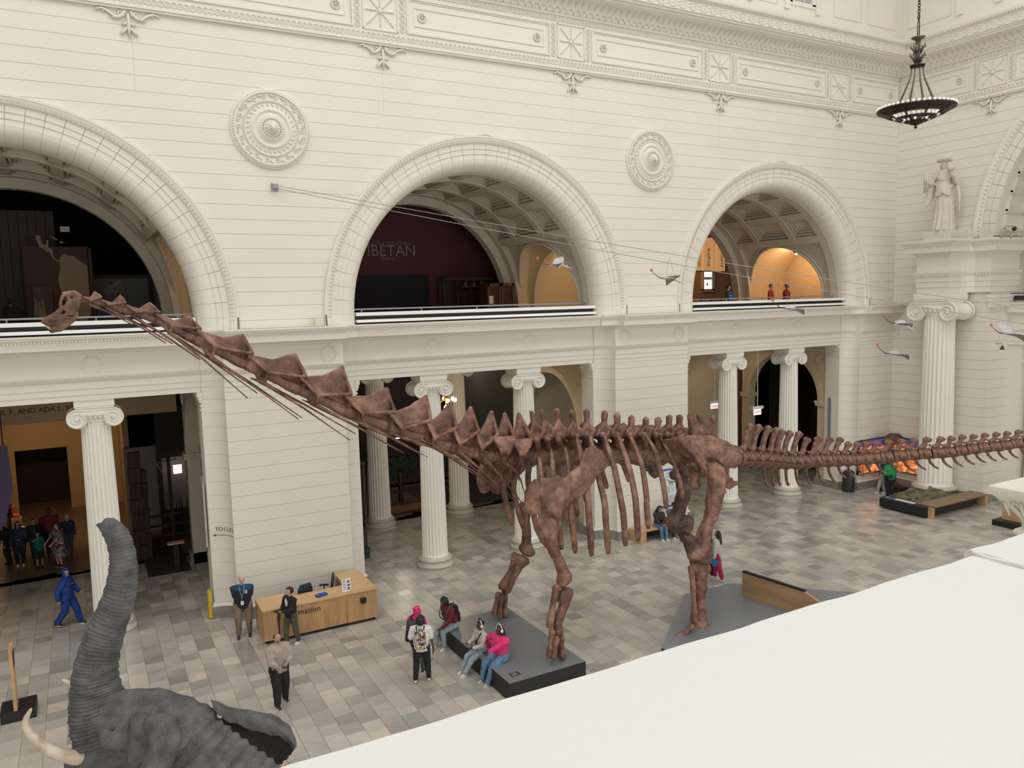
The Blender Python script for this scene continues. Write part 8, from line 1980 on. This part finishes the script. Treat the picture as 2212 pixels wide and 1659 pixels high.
for k in range(8):
    a = 2*PI*k/8+.2; e = Vector((math.cos(a), math.sin(a), 0)); g = G(); g.tube([e*.84+Vector((0, 0, 0)), e*.62+Vector((0, 0, -.12)), e*.42+Vector((0, 0, -.20)), e*.2+Vector((0, 0, -.29))], .022, 6); put('spoke', g.mesh('spoke', BRONZE, True), t)
    g = G(); g.tube([e*.60+Vector((0, 0, -.1)), e*.36+Vector((0, 0, .25)), e*.17+Vector((0, 0, .7)), e*.12+Vector((0, 0, 1.0))], .013, 6); put('suspension_rod', g.mesh('suspension_rod', mat('steel_rod_metal', (.16, .14, .12), .35, metal=.7) if k == 0 else bpy.data.materials['steel_rod_metal'], True), t)
g = G(); g.lathe([(.02, -.45), (.04, -.42), (.02, -.39), (.05, -.36)], 10); put('finial', g.mesh('finial', BRONZE, True), t)
g = G(); g.lathe([(.13, .97), (.14, 1.0), (.13, 1.03)], 14)
for k in range(8): a = 2*PI*k/8+.2; g.ball((.14*math.cos(a), .14*math.sin(a), 1.0), .035, 7, 5)
put('crown', g.mesh('crown', BRONZE, True), t)
g = G(); g.tube([(0, 0, 1.0), (0, 0, 1.6)], .06, 8); g.lathe([(.06, 1.58), (.15, 1.63), (.16, 1.65), (.05, 1.66)], 14)
for k in range(8):
    a = 2*PI*k/8; e = Vector((math.cos(a), math.sin(a), 0))
    for z in (1.08, 1.28): g.tube([e*.06+Vector((0, 0, z)), e*.12+Vector((0, 0, z+.12)), e*.17+Vector((0, 0, z+.15)), e*.15+Vector((0, 0, z+.22))], [.02, .022, .018, .006], 5)
put('leaf_stem', g.mesh('leaf_stem', mat('aged_bronze', (.20, .17, .14), .4, .3, 10, metal=.5), True), t)
GLW = mat('white_globe', (.92, .9, .86), .35, emit=(1, .97, .92), estr=.12)
gm = G(); gm.ball((0, 0, 0), .034, 8, 6); gm = gm.mesh('globe', GLW, True)
for r, z, n_ in ((.85, .04, 48), (.47, -.16, 26), (.27, -.25, 12)):
    for k in range(n_): a = 2*PI*k/n_; put('globe', gm, t, (r*math.cos(a), r*math.sin(a), z))
g = G(); z = 1.72
g.tube([(0.03, 0, 1.6), (.035, 0, 1.95), (0, 0, 2.1), (-.035, 0, 1.95), (-.03, 0, 1.6)], .012, 5)
k = 0; z = 2.1
while z < 12:
    rows = []
    for i in range(11):
        a = 2*PI*i/10; c = Vector((math.cos(a)*.03 if k % 2 else 0, 0 if k % 2 else math.cos(a)*.03, z+.045*math.sin(a))); d = Vector((math.cos(a) if k % 2 else 0, 0 if k % 2 else math.cos(a), math.sin(a))); o_ = Vector((0, 1, 0)) if k % 2 else Vector((1, 0, 0)); rows.append([c+(d*math.cos(b_)+o_*math.sin(b_))*.010 for b_ in [2*PI*j/5 for j in range(5)]])
    g.sheet(rows, True); z += .068; k += 1
put('chain', g.mesh('chain', BRONZE, True), t)
# ============================================================ statue
SX_, SY_ = 32.85, 20.72; SZ = 11.38
t = thing('muse_statue', 'pale classical draped statue with laurel wreath, sphere and scroll on the end wall cornice', 'statue', (SX_, SY_, SZ))
STO = mat('statue_plaster', (.66, .60, .51), .6, .08, 2, .15, 20)
g = G(); g.box(-.35, .95, -.62, .62, 0, .42); put('plinth', g.mesh('plinth', CREAM), t)
# local frame: facing -X (towards the hall) and a little to the camera
Ms = Matrix.Rotation(math.radians(116), 3, 'Z')
def sp_(x, y, z): return Ms @ Vector((-x, y, 0))+Vector((0.05, 0, z))
rows = []
for k in range(26):
    u = k/25; z = .42+1.85*u; r0_ = .20*(1-u)**1.3+.30+ (.04 if u > .8 else 0)*(u-.8)*5; row = []
    for i in range(72):
        a = 2*PI*i/72; f = .045*math.sin(a*13+1.2*math.sin(u*2+a))*(1-u*.55)+.02*math.sin(a*29+u*3); rx = (r0_+f)*(.92); ry = (r0_+f)*.72
        row.append(sp_(rx*math.cos(a)+.05*math.sin(u*3), ry*math.sin(a), z))
    rows.append(row)
gr = G(); gr.sheet(rows, True, True)
sh_ = lambda x, y, z, r: (sp_(x, y, z), r)
H = [[sh_(0, 0, 2.2, .30), sh_(0, 0, 2.55, .27)], [sh_(-.28, 0, 2.88, .11), sh_(.28, 0, 2.88, .11), sh_(0, .02, 2.6, .26), sh_(0, 0, 2.95, .12)], [sh_(0, 0, 2.9, .10), sh_(0, .02, 3.1, .095)], [sh_(0, .0, 3.28, .155), sh_(0, .05, 3.20, .14)], [sh_(0, .08, 3.14, .09), sh_(0, .13, 3.06, .05)], [sh_(0, .2, 3.2, .022), sh_(0, .17, 3.27, .02)],
     [sh_(-.14, .12, 2.68, .13), sh_(.14, .12, 2.68, .13)],
     [sh_(.30, 0, 2.85, .11), sh_(.46, .05, 2.42, .09)], [sh_(.46, .05, 2.42, .09), sh_(.36, .42, 2.72, .065)], [sh_(.36, .42, 2.72, .065), sh_(.30, .46, 2.84, .06)],
     [sh_(-.30, 0, 2.85, .11), sh_(-.48, .02, 2.40, .09)], [sh_(-.48, .02, 2.40, .09), sh_(-.62, .25, 2.55, .065)],
     [sh_(0, -.22, 2.9, .12), sh_(.42, -.10, 2.8, .10), sh_(.58, -.12, 2.0, .08), sh_(0, -.34, 1.2, .12)], [sh_(.42, -.10, 2.8, .08), sh_(.62, .0, 1.9, .06), sh_(.58, -.05, 1.15, .05), sh_(.40, -.2, 1.5, .06)],
     [sh_(-.36, -.08, 2.75, .10), sh_(-.60, -.02, 2.1, .07), sh_(-.58, -.02, 1.55, .05), sh_(-.40, -.15, 1.9, .06)],
     [sh_(-.30, .06, 2.42, .07), sh_(.32, .06, 2.30, .07), sh_(0, .22, 2.12, .07)], [sh_(-.15, .33, .47, .07), sh_(-.15, .50, .45, .05)], [sh_(.15, .33, .47, .07), sh_(.15, .46, .45, .05)]]
for i in range(7): a = -.9+i*.3; H += [[sh_(.26*math.sin(a), .26*math.cos(a)*.9, 2.45-.05*abs(a), .035), sh_(.33*math.sin(a), .32*math.cos(a), 2.02-.12*abs(math.sin(a*2)), .05)]]
for i in range(9): a = -1.5+i*.36; H += [[sh_(.25*math.sin(a), .22*math.cos(a), 2.95, .03), sh_(.20*math.sin(a), .28*math.cos(a), 2.55, .035)]]
for side in (-1, 1):
    for j in range(4): H += [[sh_(side*(.50+.04*j), -.06+.05*(j % 2), 2.3-.1*j, .04), sh_(side*(.60+.02*(j % 2)), .0+.06*(j % 2), 1.75-.18*j*(1 if side > 0 else .4), .04)]]
me = blob(H, .026, 2, disp=((.15, .02),), mats=STO, name='draped_figure', raw=gr); put('draped_figure', me, t)
me = blob([[sh_(0, -.03, 3.30, .165), sh_(0, -.05, 3.22, .15)], [sh_(-.14, -.02, 3.18, .05), sh_(-.12, -.08, 3.05, .04)], [sh_(.14, -.02, 3.18, .05), sh_(.12, -.08, 3.05, .04)]], .02, 1, disp=((.06, .03),), mats=STO, name='hair'); put('hair', me, t)
g = G()
for i in range(16):
    a = -2.2+i*4.4/15; p = sp_(.19*math.sin(a), .17*math.cos(a)-.02, 3.36); d = (sp_(math.sin(a), math.cos(a), 0)-sp_(0, 0, 0)).normalized()
    g.tube([p, p+d*.06+Vector((0, 0, .07)), p+d*.12+Vector((0, 0, .13 if i % 2 else .09))], [.02, .035, .006], 5); g.tube([p, p+d*.09+Vector((0, 0, .0)), p+d*.13+Vector((0, 0, .05))], [.02, .03, .006], 5)
put('laurel_wreath', g.mesh('laurel_wreath', STO, True), t)
g = G(); g.ball(sp_(.29, .48, 3.0), .16, 20, 14); put('sphere', g.mesh('sphere', STO, True), t)
g = G(); g.tube([sp_(-.66, .28, 3.05), sp_(-.64, .28, 2.1)], [.085, .085], 12); g.tube([sp_(-.60, .34, 3.0), sp_(-.58, .34, 2.15)], [.05, .05], 10); put('scroll', g.mesh('scroll', STO, True), t)
g = G(); w1 = sp_(.30, .46, 2.84); w2 = sp_(-.64, .27, 2.55)
d1 = Vector((0, 0, 1)); hand_fingers(g, w1-Vector((0, 0, .06)), d1, (sp_(-1, 0, 0)-sp_(0, 0, 0)), (sp_(0, 1, 0)-sp_(0, 0, 0)), 1.9, .1, .011)
hand_fingers(g, w2-Vector((0, 0, .05)), (sp_(-.3, .6, 0)-sp_(0, 0, 0)).normalized(), Vector((0, 0, 1)), (sp_(-1, 0, 0)-sp_(0, 0, 0)), 1.9, .9, .011); put('fingers', g.mesh('fingers', STO, True), t)
# ============================================================ flying reptiles and their wires
wa = Vector((5.29, Y0-.1, 12.74)); we1 = PY(2212, 657, 12.2); we2 = PY(2212, 690, 12.2)
def extend(a, b, k): return a+(b-a)*k
BRK = thing('wire_bracket', 'small steel bracket on the wall under the left medallion holding two wires', 'bracket', (5.29, Y0, 12.74))
g = G(); g.box(5.20, 5.40, Y0-.04, Y0, 12.64, 12.84); g.build('plate', mat('steel_bracket', (.35, .36, .4), .35, metal=.6), BRK); g = G(); g.box(5.22, 5.38, Y0-.16, Y0-.04, 12.70, 12.80); g.tube([(5.21, Y0-.1, 12.66), (5.21, Y0-.1, 12.86)], .015, 5); g.build('clamp', GREYP, BRK)
WIR = mat('steel_wire', (.30, .29, .27), .4)
for k, (e, lb) in enumerate(((we1, 'upper of the two long thin wires crossing the hall from the wall bracket'), (we2, 'lower of the two long thin wires crossing the hall from the wall bracket'))):
    g = G(); a = wa+Vector((0, 0, .04-.08*k)); bb = extend(a, e, 1.35); mid = [a.lerp(bb, i/16)-Vector((0, 0, .5*math.sin(PI*i/16)*.35)) for i in range(17)]; g.tube(mid, .0095, 5); o = g.build('suspension_wire', WIR); tag(o, lb, 'wire', 'long wires over the hall')
PTA = mat('flyer_grey', (.52, .50, .52), .5, .1, 5); PTB = mat('flyer_brown', (.10, .055, .05), .6, .2, 6); PTR = mat('flyer_red', (.50, .13, .07), .6)
def flyer(wl, wr, dark=False):
    """facing +X, tail towards -X; wl / wr: wing tip offsets"""
    P = {}
    P['body'] = blob([[((-.12, 0, 0), .035), ((.12, 0, .01), .05)], [((.12, 0, .01), .045), ((.24, 0, -.02), .025)], [((.24, 0, -.02), .035), ((.30, 0, -.04), .032)], [((.30, 0, -.04), .028), ((.46, 0, -.08), .008)], [((-.12, .02, -.01), .02), ((-.24, .05, -.02), .012)], [((-.12, -.02, -.01), .02), ((-.24, -.05, -.02), .012)]], .011, 1, mats=PTA, name='body')
    g = G(); g.tube([(-.12, 0, 0), (-.3, 0, .0), (-.44, 0, .07), (-.55, 0, .15)], [.022, .014, .010, .008], 6); P['tail'] = g.mesh('tail', PTB, True)
    g = G(); g.prism([(-.56, .13), (-.52, .17), (-.55, .22), (-.60, .22), (-.61, .17)], -.01, .01, lambda u, v, w: Vector((u, w, v))); P['tail_vane'] = g.mesh('tail_vane', PTR)
    for nm, tip, s in (('wing', wl, 1), ('wing', wr, -1)):
        g = G(); rows = []
        for i in range(9):
            u = i/8; lead = Vector((.14, s*.04, .02)).lerp(Vector(tip), u)+Vector((.10*math.sin(PI*u), 0, .10*math.sin(PI*u))); tr = Vector((-.14, s*.04, 0)).lerp(Vector(tip), u)+Vector((-.02*math.sin(PI*u), 0, .06*math.sin(PI*u)))
            rows.append([lead, lead.lerp(tr, .33)+Vector((0, 0, .012*(1-u))), lead.lerp(tr, .66), tr])
        g.sheet(rows); g.sheet([[p-Vector((0, 0, .008)) for p in r] for r in rows]); g.sheet([[r[0] for r in rows], [r[0]-Vector((0, 0, .008)) for r in rows]]); g.sheet([[r[-1] for r in rows], [r[-1]-Vector((0, 0, .008)) for r in rows]])
        P[nm+str(s)] = g.mesh(nm, PTB if dark else (PTA if s > 0 else PTB), True)
        g = G(); g.tube([r[0] for r in rows], .012, 5); P['arm'+str(s)] = g.mesh('wing_finger', PTA if not dark else PTB, True)
    return P
FL = [(1203, 573, (.06, .70, .26), (.0, -.75, -.12), 0, -.12, 'grey and brown flying reptile model before the middle arch'), (1447, 603, (.30, .5, .10), (-.20, -.7, -.22), 1, -.02, 'dark brown flying reptile model between the middle and right arches'),
      (1707, 668, (.1, .7, .05), (.2, -.7, -.12), 0, .02, 'white flying reptile model crossing the right arch barrier'), (1946, 702, (.15, .7, .12), (.0, -.7, -.05), 0, .05, 'white flying reptile model left of the giant column, the higher of two'), (1933, 767, (.15, .7, .08), (.1, -.7, -.08), 0, .05, 'white flying reptile model left of the giant column, the lower of two'),
      (2180, 722, (-.1, .6, .30), (.2, -.6, -.22), 0, .0, 'grey flying reptile model near the right frame edge, with a raised wing')]
for (px, py, wl, wr, dk, pit, lb) in FL:
    best = None
    for i in range(200):
        q = wa.lerp(extend(wa, we2, 1.35), i/199); v = q-Vector((0, 0, CAMZ)); x_ = v.dot(r2)/v.dot(fwd)*F_PX+1106
        if best is None or abs(x_-px) < best[0]: best = (abs(x_-px), q)
    pos_ = PY(px, py, best[1].y); t = thing('flying_reptile', lb, 'model', pos_, 'flying reptile models on wires', math.radians(-30)); depth_ = (pos_-Vector((0, 0, CAMZ))).dot(fwd); s_ = 78/1680*depth_/1.05
    P = flyer(wl, wr, dk)
    for k, me in P.items(): me.transform(Matrix.Rotation(.18+pit, 4, 'Y') @ Matrix.Scale(s_, 4)); put(me.name.split('.')[0], me, t)
    g = G(); R3_ = Matrix.Rotation(math.radians(30), 3, 'Z'); hh = best[1].z-pos_.z
    for dx in (-.12, .14): g.tube([Vector((dx*s_, 0, .03)), R3_ @ Vector((0, 0, hh))+Vector((0, 0, 0))], .0035, 4)
    put('thread', g.mesh('thread', WIR), t)
p = PY(2158, 741, 18); t = thing('white_drone', 'small white four-lobed model with a dark cone at the right edge above the small column', 'model', p); put('body', blob([[((-.15, 0, 0), .05), ((.15, 0, 0), .05)], [((0, -.1, 0), .05), ((0, .1, 0), .05)]], .016, 1, mats=PTA, name='body'), t); g = G(); g.lathe([(.1, -.28), (.02, -.1)], 10, (.25, 0, 0)); put('cone', g.mesh('cone', PTB), t); g = G(); g.tube([(0, 0, 0), (0, 0, 2)], .004, 4); put('thread', g.mesh('thread', WIR), t)
t = thing('gooseneck_lamp', 'pale gooseneck camera and lamp pair on the end wall cornice at the right edge', 'camera', (33.0, 19.1, 11.38)); g = G(); c = PX(2162, 515, 32.9)
g.tube([PX(2163, 515, 32.9), PX(2164, 498, 32.9), PX(2172, 488, 32.9), PX(2190, 486, 32.9), PX(2191, 490, 32.9)], .045, 7); g.tube([PX(2182, 515, 32.9), PX(2187, 507, 32.9), PX(2200, 505, 32.9), PX(2206, 508, 32.9)], .035, 7); g.build('arm', mat('lamp_arm', (.50, .47, .41), .5), t, smooth=True)
g = G(); g.ball(PX(2191, 494, 32.9), .09, 10, 7); g.build('camera_dome', BLACK, t, smooth=True)
t = thing('security_box', 'small pale box on the ledge left of the middle arch', 'box', (6.3, 23.2, 8.66)); p = PY(686, 697, 23.3); g = G(); g.cham(p.x-.09, p.x+.09, 23.2, 23.4, 8.66, 8.9, .03); g.build('housing', mat('pale_box', (.62, .60, .52), .5), t)
# small wall fixings
k = 0
for (px, py) in ((601, 590), (607, 590), (603, 621), (609, 621), (622, 990), (628, 989), (624, 1017), (630, 1016), (1398, 607), (1402, 607)):
    pass
# ============================================================ near balcony parapet
par = struct('trim_3', label='broad white painted parapet top in front of the camera')
PZT = 8.95; XJ = 1.012
PARB = bpy.data.materials.new('parapet_worn'); PARB.use_nodes = True; nt = PARB.node_tree; N = nt.nodes; L = nt.links; b = N['Principled BSDF']
tc = N.new('ShaderNodeTexCoord'); n = N.new('ShaderNodeTexNoise'); n.inputs['Scale'].default_value = 7; n.inputs['Detail'].default_value = 8; L.new(tc.outputs['Object'], n.inputs['Vector']); cr = N.new('ShaderNodeValToRGB'); L.new(n.outputs['Fac'], cr.inputs['Fac'])
cr.color_ramp.elements[0].position = .16; cr.color_ramp.elements[0].color = (.42, .41, .40, 1); cr.color_ramp.elements[1].position = .25; cr.color_ramp.elements[1].color = (.78, .775, .74, 1); L.new(cr.outputs['Color'], b.inputs['Base Color']); b.inputs['Roughness'].default_value = .45
n2 = N.new('ShaderNodeTexNoise'); n2.inputs['Scale'].default_value = 60; n2.inputs['Detail'].default_value = 6; L.new(tc.outputs['Object'], n2.inputs['Vector']); bp = N.new('ShaderNodeBump'); bp.inputs['Strength'].default_value = .18; bp.inputs['Distance'].default_value = .004; L.new(n2.outputs['Fac'], bp.inputs['Height']); L.new(bp.outputs['Normal'], b.inputs['Normal'])
def slab(x0, x1, z, y1, seed):
    rr = random.Random(seed); g = G(); n_ = 160; rows = []
    for i in range(n_+1):
        x = x0+(x1-x0)*i/n_; e = .0012*math.sin(i*.9+seed)+rr.uniform(-.0009, .0009)
        rows.append([Vector((x, -.12, z)), Vector((x, .2, z)), Vector((x, y1-.006+e, z)), Vector((x, y1+e, z-.006)), Vector((x, y1+.002, z-.07)), Vector((x, y1-.03, z-.09)), Vector((x, y1-.03, z-.3)), Vector((x, -.12, z-.3))])
    g.sheet(rows, True, True); g.build('coping_slab', PARB, par, smooth=20)
slab(-3.2, XJ-.002, PZT, .583, 1); slab(XJ+.004, 4.5, PZT+.004, .592, 2)
g = G(); pts = [(XJ, -.1+.02*i, PZT+.001) for i in range(35)]; rr = random.Random(9)
g.tube([Vector((x+rr.uniform(-.0015, .0015), y, z+rr.uniform(-.001, .0012))) for x, y, z in pts], [rr.uniform(.002, .0045) for _ in pts], 6); g.build('joint_filler', PARB, par, smooth=True)
g = G(); g.box(-3.2, 4.5, 0, .5, 7.9, 8.66); g.box(-3.2, 4.5, -3, .55, 7.6, 7.9); g.build('parapet_wall', CREAM, par)
# neighbouring pedestal cap on the right
zc = 8.56; cx0 = 2.966; cy1 = 1.652
pc = struct('trim_4', label='carved cream pedestal cap beyond the parapet at the right edge')
W_ = mat('pedestal_paint', (.74, .71, .60), .5, .04, 10, .1, 40)
X1, Y1_ = cx0+.9, -.1
def capring(g, prof):
    # prof: (inset, z)
    rows = [[Vector((cx0+i, cy1-i, z)), Vector((X1, cy1-i, z)), Vector((X1, Y1_, z)), Vector((cx0+i, Y1_, z))] for i, z in prof]; g.sheet(rows, True, True)
g = G(); capring(g, [(.0, zc-.035), (-.004, zc-.02), (0, zc-.004), (.006, zc)]); g.build('cap_slab', W_, pc, smooth=30)
g = G(); capring(g, [(.082, zc-.16), (.080, zc-.13), (.062, zc-.10), (.030, zc-.06), (.012, zc-.04), (.010, zc-.03)]); g.build('carved_cavetto', W_, pc, smooth=40)
g = G(); capring(g, [(.078, zc-.19), (.066, zc-.185), (.060, zc-.175), (.066, zc-.165), (.078, zc-.16)]); capring(g, [(.105, 7.9), (.105, zc-.215), (.088, zc-.205), (.088, zc-.19)]); g.build('shaft', W_, pc, smooth=30)
g = G(); g.box(cx0+.12, X1, Y1_, cy1-.09, zc, zc+.022); g.build('top_slab', W_, pc)
g = G()
for j in range(9):
    y = cy1-.11-j*.13
    for s in (-1, 1): g.tube([Vector((cx0+.076, y+s*.008, zc-.15)), Vector((cx0+.055, y+s*.022, zc-.10)), Vector((cx0+.028, y+s*.038, zc-.07)), Vector((cx0+.02, y+s*.028, zc-.052)), Vector((cx0+.024, y+s*.014, zc-.062))], [.003, .006, .007, .006, .003], 6)
    g.tube([Vector((cx0+.076, y, zc-.15)), Vector((cx0+.03, y, zc-.085)), Vector((cx0+.016, y, zc-.05))], [.003, .006, .004], 6); g.tube([Vector((cx0+.068, y+.065, zc-.12)), Vector((cx0+.03, y+.065, zc-.06))], [.003, .009], 6)
g.build('carved_leaf_row', W_, pc, smooth=True, kind='stuff')
g = G()
y = cy1-.07
while y > 0:
    g.ball((cx0+.062, y-.03, zc-.176), .014, 8, 6, (1, 2.4, 1)); g.ball((cx0+.062, y-.072, zc-.176), .011, 8, 5, (1, .5, 1)); g.ball((cx0+.062, y-.086, zc-.176), .011, 8, 5, (1, .5, 1)); y -= .12
g.build('bead_and_reel', W_, pc, smooth=True, kind='stuff')
